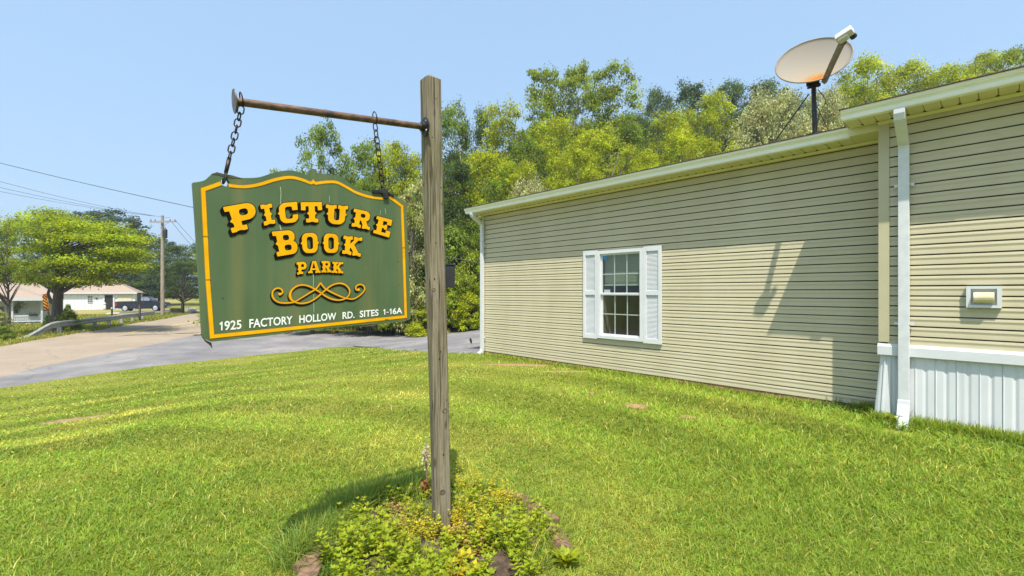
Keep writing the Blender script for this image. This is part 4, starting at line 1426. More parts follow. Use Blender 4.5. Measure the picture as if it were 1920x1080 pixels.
for pl in (spiral_l, spiral_r, loop):
    pts = smooth2([ZF(*p) for p in pl], 6)
    n = len(pts)
    if pl is loop:
        wd = [0.0050 + 0.0046 * math.exp(-((i / n - 0.74) / 0.05) ** 2) for i in range(n)]
    else:
        wd = [0.0048] * n
    k = {0: 0.0, 1: 0.0}
    zo = 0.0040 + (0.0003 if pl is loop else (0.00015 if pl is spiral_r else 0))
    ribbon(fl, pts, wd, zo)
    ribbon(flb, pts, [w + 0.005 for w in wd], zo - 0.0012)
    ribbon(fls, [(a - 0.0035, b - 0.007) for a, b in pts], [w + 0.006 for w in wd], zo - 0.0024)
for (x, y) in ((232, 492), (1648, 412)):
    a, b = ZF(x, y)
    fl.lathe(S(a, b, 0.0035), NS, [(0.0062, 0), (0.0062, 0.0012)], 14)
flo = fl.build('flourish', M['yellow'], sign, fix=False)
flb.build('flourish_outline', M['orange_edge'], flo, fix=False)
fls.build('flourish_shade', M['black'], flo, fix=False)

# ---- address line
def text_word(txt, x0, x1, font_off=0.022):
    cu = bpy.data.curves.new('txt', 'FONT'); cu.body = txt; cu.size = 1.0; cu.offset = font_off; cu.resolution_u = 4
    cu.space_character = 1.02
    ob = bpy.data.objects.new('txt', cu); C.objects.link(ob)
    bpy.context.view_layer.update()
    dg = bpy.context.evaluated_depsgraph_get()
    me = bpy.data.meshes.new_from_object(ob.evaluated_get(dg))
    bpy.data.objects.remove(ob)
    co = np.array([v.co[:] for v in me.vertices]); fs = [tuple(p.vertices) for p in me.polygons]
    bpy.data.meshes.remove(me)
    xa, xb = co[:, 0].min(), co[:, 0].max()
    ya, yb = 0.0, CAPH
    base = lambda x: 935 - (x - 262) * 0.0953
    top = lambda x: 876 - (x - 262) * 0.0775
    BL, BR, TL, TR = Z2(x0, base(x0)), Z2(x1, base(x1)), Z2(x0, top(x0)), Z2(x1, top(x1))
    vs = []
    for x, y, _ in co:
        u = (x - xa) / (xb - xa); v = (y - ya) / (yb - ya)
        a = Vector(BL).lerp(Vector(BR), u); b = Vector(TL).lerp(Vector(TR), u); p = a.lerp(b, v)
        vs.append(S(p.x, p.y, 0.0018))
    return vs, fs
cu = bpy.data.curves.new('t', 'FONT'); cu.body = 'H'; ob = bpy.data.objects.new('t', cu); C.objects.link(ob)
bpy.context.view_layer.update(); CAPH = max(0.3, ob.dimensions.y); bpy.data.objects.remove(ob)
def zline(x, v):
    b = 935 - (x - 262) * 0.0953; t = 876 - (x - 262) * 0.0775
    return S(*Z2(x, b + (t - b) * v), 0.0018)
for word, spans, ones, dash in (('1925', (('925', 290, 405),), ((257, 283),), None), ('FACTORY', (('FACTORY', 458, 750),), (), None), ('HOLLOW', (('HOLLOW', 795, 1045),), (), None),
                                ('RD.', (('RD.', 1087, 1168),), (), None), ('SITES', (('SITES', 1203, 1330),), (), None), ('1-16A', (('6A', 1425, 1490),), ((1362, 1379), (1404, 1421)), (1384, 1398))):
    mb = MB()
    for (t, a, b) in spans:
        vs, fs = text_word(t, a, b); mb.add(vs, fs)
    for (a, b) in ones:      # the figure 1 with its flag
        w = b - a
        mb.add([zline(a + w * u, v) for u, v in ((0.42, 0), (0.42, 0.76), (0.12, 0.62), (0.0, 0.78), (0.52, 1.0), (0.78, 1.0), (0.78, 0))], [(0, 1, 5, 6), (1, 2, 3, 4, 5)])
    if dash: mb.add([zline(x, v) for x, v in ((dash[0], 0.34), (dash[1], 0.34), (dash[1], 0.47), (dash[0], 0.47))], [(0, 1, 2, 3)])
    tag(mb.build('address_lettering', M['whitepaint'], sign, fix=False), 'white lettering ' + word)

# clamp where the right chain meets the board
mb = MB()
ca, cb_ = Z1(1352, 878)
mb.box(S(ca - 0.020, cb_ + 0.010, 0.004), 0.075, 0.012, 0.018, HS, NS, UP)
mb.box(S(ca + 0.018, cb_ + 0.002, 0.004), 0.03, 0.016, 0.05, HS, NS, UP)
mb.box(S(ca + 0.045, cb_ + 0.004, 0.002), 0.05, 0.012, 0.012, (HS - UP * 0.4).normalized(), NS, (UP + HS * 0.4).normalized())
mb.build('clamp', M['blackmetal'], sign, bevel=0.003)

# ---- chains
def oval_link(c, d, side, L, Wd, r, mb):
    pts = []
    for k in range(16):
        t = 2 * math.pi * k / 16
        x, y = math.cos(t), math.sin(t)
        lo = (L - Wd) / 2
        pts.append(c + side * (Wd / 2 * x) + d * (Wd / 2 * y + (lo if y > 0 else -lo)))
    mb.tube(pts, r, 6, closed=True)
def chain(name, A, B, label, twist, hook=0.0, Lk=0.038, Wk=0.024, r=0.0029):
    root = thing(name, label, 'chain', A, 'chains holding the green sign')
    # collar link round the pipe
    mb = MB()
    ctr = A + Vector((0, 0, 0.012))
    a = pd.cross(Vector((0, 0, 1))).normalized(); b = a.cross(pd).normalized()
    mb.tube([ctr + (a * math.cos(t) + b * math.sin(t) * 1.25) * 0.0235 + pd * 0.003 * math.sin(t) for t in np.linspace(0, 2 * math.pi, 20, endpoint=False)], r, 6, closed=True)
    mb.build('chain_link', M['chain'], root, smooth=True)
    st = A - Vector((0, 0, 0.020))
    d = (B - st); tot = d.length - hook; d.normalize()
    pitch = Lk - 2.6 * r
    n = max(1, round(tot / pitch)); pitch = tot / n
    s1 = d.cross(NS).normalized(); s2 = d.cross(s1).normalized()
    rn = random.Random(len(name) + int(twist * 10))
    for i in range(n):
        c = st + d * (pitch * (i + 0.5))
        ang = twist + (math.pi / 2) * (i % 2) + rn.uniform(-0.25, 0.25)
        sd = s1 * math.cos(ang) + s2 * math.sin(ang)
        mb = MB(); oval_link(c, d, sd, pitch + 2.6 * r, Wk, r, mb)
        mb.build('chain_link', M['chain'], root, smooth=True)
    if hook:
        mb = MB()
        h0 = st + d * tot
        mb.tube([h0 - d * 0.004, h0 + d * (hook * 0.75)], [0.0085, 0.0075], 8)
        mb.tube([h0 + d * (hook * 0.70), h0 + d * (hook - 0.004)], 0.005, 8)
        oval_link(h0 + d * (hook + 0.003), d, NS, 0.046, 0.044, 0.0035, mb)
        mb.build('turnbuckle', M['chain'], root, smooth=True)
    return root
la_ = pa.lerp(pb, 0.972); ra_ = pa.lerp(pb, 0.325)
ra_ = pa + (pb - pa) * (lambda f: f)(0.315)
hl = S(*Z1(299, 764), -BT / 2)
hr = S(*Z1(1366, 872), -BT / 2 + 0.012)
chain('hanging_chain', la_, hl, 'dark chain and long hook holding the outer left corner of the sign', 0.5, hook=0.085)
chain('hanging_chain', ra_, hr, 'dark chain holding the sign corner nearer the post', 1.1, hook=0.0)
# ------------------------------------------------------------------ trees
L_ = {}
L_['bright'] = mat_leaf('leaves_yellow_green', (0.365, 0.415, 0.012), (0.52, 0.575, 0.012))
L_['airy'] = mat_leaf('leaves_fresh_green', (0.26, 0.33, 0.025), (0.36, 0.44, 0.022))
L_['mid'] = mat_leaf('leaves_mid_green', (0.185, 0.26, 0.025), (0.28, 0.37, 0.022))
L_['dark'] = mat_leaf('leaves_dark_green', (0.090, 0.14, 0.030), (0.13, 0.20, 0.028))
L_['far'] = mat_leaf('leaves_haze_tinted', (0.075, 0.12, 0.055), (0.09, 0.15, 0.055))  # blue of the distant haze is mixed into this leaf colour
L_['olive'] = mat_leaf('leaves_silver_olive', (0.46, 0.46, 0.20), (0.46, 0.48, 0.16), transl=0.35)
L_['pale'] = mat_leaf('leaves_pale_cream', (0.42, 0.43, 0.15), (0.42, 0.44, 0.13), transl=0.35)
L_['locust'] = mat_leaf('leaves_locust_yellow', (0.305, 0.39, 0.010), (0.48, 0.57, 0.010))
L_['weed'] = mat_leaf('weed_leaves', (0.30, 0.36, 0.018), (0.50, 0.55, 0.016))
L_['weedy'] = mat_leaf('yellowing_leaves', (0.52, 0.45, 0.03), (0.58, 0.48, 0.02))
L_['rusty'] = mat_leaf('withered_leaves', (0.30, 0.20, 0.06), (0.32, 0.2, 0.05), transl=0.25)
L_['grass'] = mat_leaf('grass_blades', (0.335, 0.35, 0.042), (0.48, 0.475, 0.038), transl=0.40)
L_['tallgrass'] = mat_leaf('tall_grass_blades', (0.27, 0.29, 0.045), (0.38, 0.39, 0.04), transl=0.4)

def leaves_np(rs, centers, normals, size, aspect=0.55, jitter=0.7, tint=(0.75, 1.25), hue=0.12):
    """one diamond leaf (folded quad) per centre"""
    n = len(centers)
    nn = normals + rs.normal(0, jitter, (n, 3))
    nn /= np.linalg.norm(nn, axis=1, keepdims=True) + 1e-9
    a = rs.normal(0, 1, (n, 3)); a -= nn * (a * nn).sum(1, keepdims=True); a /= np.linalg.norm(a, axis=1, keepdims=True) + 1e-9
    b = np.cross(nn, a)
    sz = size * rs.uniform(0.65, 1.3, (n, 1))
    v0 = centers - a * sz * 0.5; v2 = centers + a * sz * 0.5 - nn * sz * 0.10
    v1 = centers + b * sz * aspect * 0.5 + nn * sz * 0.06; v3 = centers - b * sz * aspect * 0.5 + nn * sz * 0.06
    V = np.stack([v0, v1, v2, v3], 1).reshape(-1, 3)
    Q = np.arange(4 * n).reshape(n, 4)
    t = rs.uniform(tint[0], tint[1], (n, 1)); h = rs.normal(0, hue, (n, 1))
    col = np.concatenate([t * (1 + h), t, t * (1 - h * 0.5)], 1)
    col = np.clip(np.repeat(col, 4, 0), 0.05, 3)
    return V, Q, col

def crown_clumps(rs, kind, Hh, Rr, n):
    """clump centres and radii inside the crown outline; unit z in metres above the base"""
    cs = []
    tries = 0
    while len(cs) < n and tries < 20000:
        tries += 1
        th = rs.uniform(0, 2 * math.pi)
        if kind == 'layer':            # wide, flat tiers
            zf = rs.uniform(0.20, 1.0); rmax = Rr * (1.0 - 0.75 * max(0, (zf - 0.62)) / 0.38) * (0.62 + 0.38 * min(1, zf / 0.45))
        elif kind == 'tall':           # narrow, airy, several heads
            zf = rs.uniform(0.14, 1.0); rmax = Rr * rs.uniform(0.75, 1.05) * (0.45 + 0.55 * math.sin(math.pi * min(1, max(0.02, (zf - 0.12) / 0.88))) ** 0.7)
        elif kind == 'bush':
            zf = rs.uniform(0.05, 1.0); rmax = Rr * math.sqrt(max(0, 1 - (zf * 0.97) ** 2.2)) * 1.0
        elif kind == 'cone':
            zf = rs.uniform(0.08, 1.0); rmax = Rr * (1.02 - zf) ** 0.8
        elif kind == 'high':
            zf = rs.uniform(0.42, 1.0); rmax = Rr * (max(0.02, 1 - (abs(zf - 0.66) / 0.36) ** 2.6)) ** 0.5
        elif kind == 'maple':
            zf = rs.uniform(0.24, 1.0); rmax = Rr * (max(0.02, 1 - (abs(zf - 0.55) / 0.47) ** 2.6)) ** 0.5
        else:                          # round
            zf = rs.uniform(0.08, 1.0); rmax = Rr * (max(0.02, 1 - (abs(zf - 0.45) / 0.56) ** 2.4)) ** 0.5 * rs.uniform(0.8, 1.05)
        r = rmax * rs.uniform(0.0, 1.0) ** 0.45
        cs.append((r * math.cos(th), r * math.sin(th), zf * Hh, r / max(rmax, 1e-3)))
    return np.array(cs)

def make_tree(name, kind, leaf, Hh, Rr, seed, n_cl, per, leaf_sz, cl_r, label=None, cat='tree', bark='bark', flat=0.65, trunk_r=None, stems=1, bare=0.0, jit=0.65, loc=(0, 0, 0), group=None):
    rs = np.random.RandomState(seed)
    root = thing(name, label, cat, loc, group)
    lx, ly, lz = loc
    cl = crown_clumps(rs, kind, Hh, Rr, n_cl)
    # gather the clumps on boughs so that the outline is uneven, with a few shoots beyond it
    heads = cl[rs.choice(len(cl), max(4, n_cl // 14), replace=False)]
    for i in range(len(cl)):
        d = np.linalg.norm(heads[:, :3] - cl[i, :3], axis=1)
        j = d.argmin(); cl[i, :3] += (heads[j, :3] - cl[i, :3]) * rs.uniform(0.02, 0.42)
    for i in rs.choice(len(cl), n_cl // 9, replace=False):
        if cl[i, 3] > 0.45: cl[i, :3] *= np.array([1.10, 1.10, 1.0]); cl[i, 2] += rs.uniform(0, 0.05) * Hh
    C3 = cl[:, :3]
    N = []; P = []; TT = []
    cen = np.array([0, 0, Hh * 0.35])
    for i in range(len(cl)):
        m = max(4, int(per * rs.uniform(0.5, 1.4)))
        rr = cl_r * rs.uniform(0.55, 1.4)
        out = C3[i] - cen; out = out / (np.linalg.norm(out) + 1e-6) + rs.normal(0, 0.45, 3) + np.array([0, 0, 0.15]); out /= np.linalg.norm(out) + 1e-6
        v = rs.normal(0, 1, (m, 3)); v /= np.linalg.norm(v, axis=1, keepdims=True)
        v[:, 2] = np.where(v[:, 2] < -0.35, -v[:, 2] * 0.5, v[:, 2])
        rad = rs.uniform(0.12, 1.0, (m, 1)) ** 0.5
        wv = v * rad * rr * np.array([1, 1, flat + 0.1]) * rs.uniform(0.8, 1.25, 3)
        p = C3[i] + wv + out * rr * 0.55 * rs.uniform(-1, 1, (m, 1)) ** 3
        P.append(p); N.append(v * 0.9 + np.array([0, 0, 0.55]))
        TT.append(np.full((m, 1), rs.uniform(0.55, 1.32)))
    P = np.concatenate(P); N = np.concatenate(N); TT = np.concatenate(TT)
    P[:, 2] = np.maximum(P[:, 2], 0.06)
    V, Q, col = leaves_np(rs, P, N, leaf_sz, jitter=jit)
    col = np.clip(col * np.repeat(TT, 4, 0), 0.05, 3)      # random clump tones paint lit and shaded clumps into the leaf colour
    V = V + np.array([lx, ly, lz])
    np_mesh('crown', V, Q, L_[leaf], root, cols=col)
    # trunk and limbs
    mb = MB()
    tr = trunk_r or Hh * 0.018
    base = Vector((lx, ly, lz))
    for s in range(stems):
        off = Vector((rs.uniform(-1, 1), rs.uniform(-1, 1), 0)) * (Rr * 0.22 if stems > 1 else 0)
        lean = Vector((rs.uniform(-1, 1), rs.uniform(-1, 1), 0)) * Hh * 0.04 + off * 0.8
        top = Hh * rs.uniform(0.72, 0.86)
        pts = [base + off * 0.4 + Vector((0, 0, -0.3))]
        for k in range(1, 7):
            t = k / 6
            pts.append(base + off * 0.4 + lean * t + Vector((rs.normal(0, .012) * Hh, rs.normal(0, .012) * Hh, top * t)))
        mb.tube(pts, [tr * 1.25] + [tr * (1 - 0.82 * k / 6) for k in range(1, 7)], 8)
        nl = max(5, n_cl // (7 * stems))
        for i in rs.choice(len(cl), min(len(cl), nl), replace=False):
            e = base + Vector(C3[i])
            zf = min(0.95, max(0.22, (C3[i][2] / top) * rs.uniform(0.45, 0.75)))
            k = zf * 6; k0 = min(5, int(k)); s0 = pts[k0].lerp(pts[k0 + 1], k - k0)
            mid = s0.lerp(e, 0.5) + Vector((0, 0, (e - s0).length * rs.uniform(-0.04, 0.12)))
            r0 = tr * (1 - 0.82 * zf) * 0.55
            mb.tube([s0, mid, e], [r0, r0 * 0.6, r0 * 0.2], 5, cap=False)
        for b in range(int(bare)):
            t0 = base + lean + Vector((rs.normal(0, .25) * Rr, rs.normal(0, .25) * Rr, Hh * rs.uniform(0.7, 0.9)))
            mb.tube([t0, t0 + Vector((rs.normal(0, .12) * Rr, rs.normal(0, .12) * Rr, Hh * 0.16))], [tr * 0.18, tr * 0.05], 4, cap=False)
    mb.build('trunk', M[bark], root, smooth=True)
    return root

# prototypes, each about 10 m tall; copies are scaled to their place
PROTO = {}
def proto(key, **k):
    PROTO[key] = k
proto('bright1', kind='round', leaf='bright', Hh=10, Rr=3.4, seed=1, n_cl=237, per=110, leaf_sz=0.151, cl_r=0.58)
proto('bright2', kind='round', leaf='bright', Hh=10, Rr=3.0, seed=2, n_cl=219, per=110, leaf_sz=0.143, cl_r=0.58)
proto('bright3', kind='tall', leaf='bright', Hh=10, Rr=2.4, seed=3, n_cl=201, per=102, leaf_sz=0.143, cl_r=0.52, bare=2)
proto('airy1', kind='tall', leaf='airy', Hh=10, Rr=2.2, seed=4, n_cl=183, per=102, leaf_sz=0.143, cl_r=0.46, bark='bark_pale', jit=0.9)
proto('airy2', kind='tall', leaf='airy', Hh=10, Rr=2.4, seed=5, n_cl=192, per=102, leaf_sz=0.143, cl_r=0.48, bark='bark_pale', jit=0.9)
proto('mid1', kind='round', leaf='mid', Hh=10, Rr=3.2, seed=6, n_cl=228, per=102, leaf_sz=0.151, cl_r=0.58)
proto('mid2', kind='tall', leaf='mid', Hh=10, Rr=2.7, seed=7, n_cl=201, per=102, leaf_sz=0.151, cl_r=0.55, bare=2)
proto('dark1', kind='round', leaf='dark', Hh=10, Rr=3.4, seed=8, n_cl=237, per=102, leaf_sz=0.158, cl_r=0.60)
proto('dark2', kind='tall', leaf='dark', Hh=10, Rr=2.8, seed=9, n_cl=219, per=102, leaf_sz=0.158, cl_r=0.57)
proto('far1', kind='cone', leaf='far', Hh=10, Rr=2.6, seed=10, n_cl=201, per=65, leaf_sz=0.206, cl_r=0.48)
proto('far2', kind='round', leaf='far', Hh=10, Rr=3.6, seed=11, n_cl=201, per=73, leaf_sz=0.206, cl_r=0.58)
proto('olive1', kind='bush', leaf='olive', Hh=10, Rr=5.6, seed=12, n_cl=421, per=88, leaf_sz=0.176, cl_r=0.68, flat=0.95, stems=3, jit=1.1)
proto('pale1', kind='bush', leaf='pale', Hh=10, Rr=3.6, seed=13, n_cl=219, per=69, leaf_sz=0.229, cl_r=0.60, flat=0.9, stems=3, jit=1.0)
proto('shrub1', kind='bush', leaf='mid', Hh=10, Rr=6.5, seed=14, n_cl=120, per=90, leaf_sz=0.55, cl_r=1.5, flat=0.8, stems=4)
proto('shrub2', kind='bush', leaf='airy', Hh=10, Rr=6.5, seed=15, n_cl=120, per=90, leaf_sz=0.55, cl_r=1.5, flat=0.8, stems=4)
proto('shrub3', kind='bush', leaf='bright', Hh=10, Rr=6.5, seed=16, n_cl=110, per=80, leaf_sz=0.55, cl_r=1.5, flat=0.8, stems=4)
proto('high1', kind='high', leaf='airy', Hh=10, Rr=4.6, seed=19, n_cl=228, per=96, leaf_sz=0.17, cl_r=0.73)
proto('maple', kind='maple', leaf='dark', Hh=10, Rr=4.2, seed=18, n_cl=288, per=104, leaf_sz=0.16, cl_r=0.69)
USED = {}
def tree(name, key, px, top, d, wpx, label, cat='tree', group=None, rot=None, drop=0.0):
    x = (px - 960) / FPX * d
    z = gz(x, d) - drop
    hgt = CAMZ + (HZ - top) / FPX * d - z
    k = PROTO[key]
    sx = (wpx / FPX * d / 2) / (k['Rr'] * 1.05)
    sz = hgt / (k['Hh'] * 1.03)
    rn = random.Random(px * 7 + top)
    if key not in USED:
        USED[key] = make_tree(name, label=label, cat=cat, group=group, loc=(0, 0, 0), **k)
        o = USED[key]
    else:
        o = copy_tree(USED[key]); o.name = name
        for kk in ('group',):
            if kk in o.keys(): del o[kk]
        tag(o, label, cat, group)
    o.location = (x, d, z)
    o.scale = (sx, sx, sz)
    o.rotation_euler = (0, 0, rn.uniform(0, 6.28) if rot is None else rot)
    return o

# --- wood behind the driveway and the house, left to right
WD = 'trees of the wooded hillside'
T_ = [
 ('mid1', 610, 226, 27, 150, 'mid-green tree above the middle of the sign, leftmost of the wood'),
 ('bright1', 748, 262, 26, 140, 'bright yellow-green tree between the right chain and the post'),
 ('mid2', 690, 250, 29, 120, 'darker green tree just behind the right chain of the sign'),
 ('pale1', 772, 345, 22.5, 120, 'pale cream-leaved tree between the sign edge and the post'),
 ('mid1', 690, 330, 24, 130, 'leafy green tree hidden mostly behind the upper right of the sign'),
 ('mid2', 848, 178, 29, 110, 'tall green tree rising just right of the post top'),
 ('dark1', 905, 205, 38, 110, 'dark tree showing in the dip right of the post'),
 ('bright3', 948, 190, 31, 130, 'yellow-green tree with bare twigs on top, right of the post'),
 ('bright2', 905, 268, 27, 150, 'bright yellow-green rounded tree right of the post at mid height'),
 ('dark2', 850, 300, 26, 130, 'dark green tree directly behind the post'),
 ('airy1', 1018, 124, 36, 125, 'tall airy tree, left of the three standing above the wood'),
 ('airy2', 1082, 116, 37, 125, 'tall airy tree, middle of the three standing above the wood'),
 ('airy1', 1150, 116, 36, 130, 'tall airy tree, right of the three standing above the wood'),
 ('bright1', 1040, 215, 31, 190, 'broad yellow-green tree under the three tall airy trees'),
 ('bright2', 1130, 232, 30, 170, 'yellow-green tree under the rightmost tall airy tree'),
 ('mid1', 985, 250, 29, 130, 'mid-green tree between the post and the tall airy trees'),
 ('bright3', 975, 300, 25, 130, 'yellow-green tree just above the left end of the gutter'),
 ('olive1', 992, 338, 24, 150, 'small silvery shrub-like tree over the left end of the roof', ),
 ('bright1', 1075, 275, 26, 150, 'low yellow-green tree above the left third of the roof'),
 ('dark1', 1232, 166, 52, 120, 'dark tree on the ridge right of the tall airy trees'),
 ('dark2', 1300, 160, 56, 130, 'dark tree on the skyline ridge above the window side of the roof'),
 ('dark1', 1368, 152, 56, 140, 'dark tree on the skyline left of the dish'),
 ('dark2', 1440, 148, 54, 130, 'dark tree on the skyline right up to the dish rim'),
 ('dark1', 1200, 215, 42, 120, 'dark tree filling the gap right of the tall airy trees'),
 ('bright2', 1245, 205, 33, 140, 'yellow-green tree above the middle of the left roof'),
 ('bright1', 1325, 176, 36, 150, 'yellow-green tree highest above the middle of the roof, below the dark ridge'),
 ('mid2', 1180, 205, 34, 110, 'mid-green thin tree right of the tallest airy tree'),
 ('bright3', 1190, 275, 27, 130, 'yellow-green tree with pale stem close above the roof'),
 ('bright1', 1290, 240, 27, 160, 'low rounded yellow-green tree left of the silvery olive tree'),
 ('olive1', 1445, 176, 27, 230, 'large silvery olive tree behind the satellite dish mast'),
 ('olive1', 1548, 170, 27.5, 150, 'silvery olive tree right of the dish mast'),
 ('bright1', 1625, 108, 33, 170, 'yellow-green tree right of the satellite dish'),
 ('mid1', 1600, 150, 40, 140, 'green tree behind the lower right rim of the dish'),
 ('bright2', 1705, 112, 34, 150, 'yellow-green tree above the start of the higher roof'),
 ('mid2', 1760, 125, 42, 150, 'darker green tree on the skyline above the higher roof'),
 ('bright3', 1790, 122, 33, 130, 'yellow-green tree above the right downspout'),
 ('bright1', 1850, 92, 34, 140, 'tallest yellow-green tree near the right edge of the picture'),
 ('airy2', 1905, 88, 33, 110, 'airy green tree at the right edge above the roof'),
 ('bright2', 1960, 90, 34, 150, 'yellow-green tree cut by the right edge of the picture'),
 ('mid1', 930, 330, 24, 130, 'green tree close above the house corner'),
 ('dark1', 1010, 240, 44, 240, 'dark tree deep in the wood behind the airy trees'),
 ('dark2', 1120, 240, 44, 240, 'dark tree deep in the wood right of the airy trees'),
 ('dark1', 760, 300, 40, 220, 'dark tree deep in the wood behind the right chain'),
 ('dark2', 880, 290, 40, 220, 'dark tree deep in the wood behind the post'),
 ('dark1', 640, 330, 40, 200, 'dark tree deep in the wood behind the sign top'),
 ('dark1', 700, 335, 52, 260, 'dark backing tree seen low between the sign and the post'),
 ('mid1', 800, 325, 54, 260, 'shaded backing tree filling the wood left of the post'),
 ('dark2', 930, 300, 55, 280, 'dark backing tree filling the wood right of the post'),
 ('mid1', 1060, 262, 58, 280, 'shaded backing tree filling the wood under the tall airy trees'),
 ('dark1', 1190, 232, 60, 280, 'dark backing tree below the skyline ridge'),
 ('mid2', 1330, 205, 62, 280, 'shaded backing tree below the ridge left of the olive tree'),
 ('dark2', 600, 345, 50, 240, 'dark backing tree behind the middle of the sign top'),
 ('dark1', 1480, 190, 60, 280, 'dark backing tree behind the olive tree'),
 ('mid1', 1620, 170, 60, 280, 'shaded backing tree above the start of the higher roof'),
 ('mid1', 540, 330, 32, 170, 'green tree hidden behind the middle of the sign'),
 ('mid2', 450, 400, 40, 170, 'green tree hidden behind the left of the sign'),
]
for t in T_:
    key, px, top, d, w, lab = t[:6]
    tree({'pale1': 'flowering_tree', 'olive1': 'olive_tree'}.get(key, 'leafy_tree'), key, px, top, d, w, lab, group=WD)

# bare leaning stems in the wood
M['bark_mid'] = mat_var('grey_bark', (0.10, 0.085, 0.065), (0.22, 0.19, 0.15), 0.9, 3, stretch=(5, 5, 1), bump=0.5)
mb = MB()
for (name, pts, r, lab) in (('tree_trunk', [(874, 560, 26.6), (876, 500, 26.6), (873, 440, 26.6), (872, 395, 26.6), (866, 330, 26.6), (862, 270, 26.6)], 0.10, 'straight pale trunk between the post and the house corner'),
                            ('tree_trunk', [(1145, 345, 27.5), (1150, 320, 27.5), (1157, 300, 27.5), (1160, 285, 27.5)], 0.045, 'pale bare stem just above the roof'),
                            ('tree_trunk', [(1158, 335, 27.0), (1175, 305, 27.0), (1186, 280, 27.0)], 0.04, 'pale leaning stem just above the roof')):
    p0 = at(*pts[0]); g = on_ground(p0.x, p0.y, -0.2)
    mb = MB(); P_ = [g] + [at(*p) for p in pts]
    mb.tube(P_, [r * 1.3] + [r * (1 - 0.15 * i) for i in range(len(pts))], 8)
    o = mb.build(name, M['bark_mid'], None, smooth=True); tag(o, lab, 'tree trunk')

# --- undergrowth along the far side of the driveway
UG = 'bushes along the far side of the driveway'
U_ = [
 ('shrub1', 590, 500, 24, 120, 'dark green bush behind the lower right of the sign'),
 ('shrub1', 690, 460, 23.5, 130, 'green bush showing beside the right edge of the sign'),
 ('shrub1', 778, 450, 23.8, 110, 'dark leafy bush between the sign and the post'),
 ('shrub2', 745, 530, 23.0, 100, 'mid-green low bush under the right side of the sign'),
 ('shrub1', 850, 440, 24.5, 130, 'tall dark bush behind the charcoal box on the post'),
 ('shrub2', 885, 480, 23.5, 90, 'green bush between the post and the house corner'),
 ('shrub2', 870, 520, 22.6, 90, 'fresh green bush low between post and house corner'),
 ('shrub3', 880, 555, 22.0, 80, 'yellow-green low bush at the driveway edge by the house corner'),
 ('shrub3', 800, 572, 22.0, 90, 'low yellow-green bush at the driveway edge left of the post'),
 ('shrub1', 940, 470, 24.5, 110, 'dark bush hidden behind the house corner'),
 ('shrub1', 520, 520, 27, 130, 'green bush hidden behind the middle of the sign'),
 ('shrub2', 450, 540, 30, 130, 'green bush hidden behind the left of the sign'),
 ('shrub1', 1030, 420, 23, 150, 'dark bush behind the left wing of the house'),
 ('shrub1', 810, 500, 24.2, 100, 'dark bush immediately left of the post at mid height'),
 ('shrub1', 730, 495, 24.6, 100, 'dark bush behind the lower right corner of the sign'),
]
for key, px, top, d, w, lab in U_:
    tree('bush', key, px, top, d, w, lab, 'bush', UG)

# --- left background
tree('maple_tree', 'maple', 342, 462, 47, 150, 'dark green round maple standing left of the sign', rot=1.0)
tree('leafy_tree', 'far2', 205, 393, 66, 190, 'large hazy green tree behind the white garage')
tree('leafy_tree', 'far2', 130, 402, 68, 150, 'hazy green tree behind the yellow locust tree')
tree('conifer_tree', 'far1', 262, 425, 70, 90, 'dark bluish conifer behind the garage roof')
tree('leafy_tree', 'far2', 300, 445, 72, 110, 'dark bluish tree behind the utility pole')
tree('conifer_tree', 'far1', 232, 452, 64, 90, 'dark conifer rising from the right end of the garage')
tree('leafy_tree', 'far2', 410, 450, 75, 160, 'hazy tree hidden behind the left edge of the sign')
tree('leafy_tree', 'far2', 60, 420, 62, 170, 'hazy tree behind the white porch house')
tree('leafy_tree', 'far2', -60, 400, 60, 170, 'hazy tree outside the left edge')
for i, (px, top, w) in enumerate(((330, 500, 140), (470, 495, 180), (560, 490, 170), (180, 490, 150))):
    tree('leafy_tree', 'far2', px, top, 105, w, ['faint far tree on the field edge behind the dark maple', 'faint far tree hidden by the sign', 'faint far tree hidden by the right of the sign', 'faint far tree behind the garage'][i])
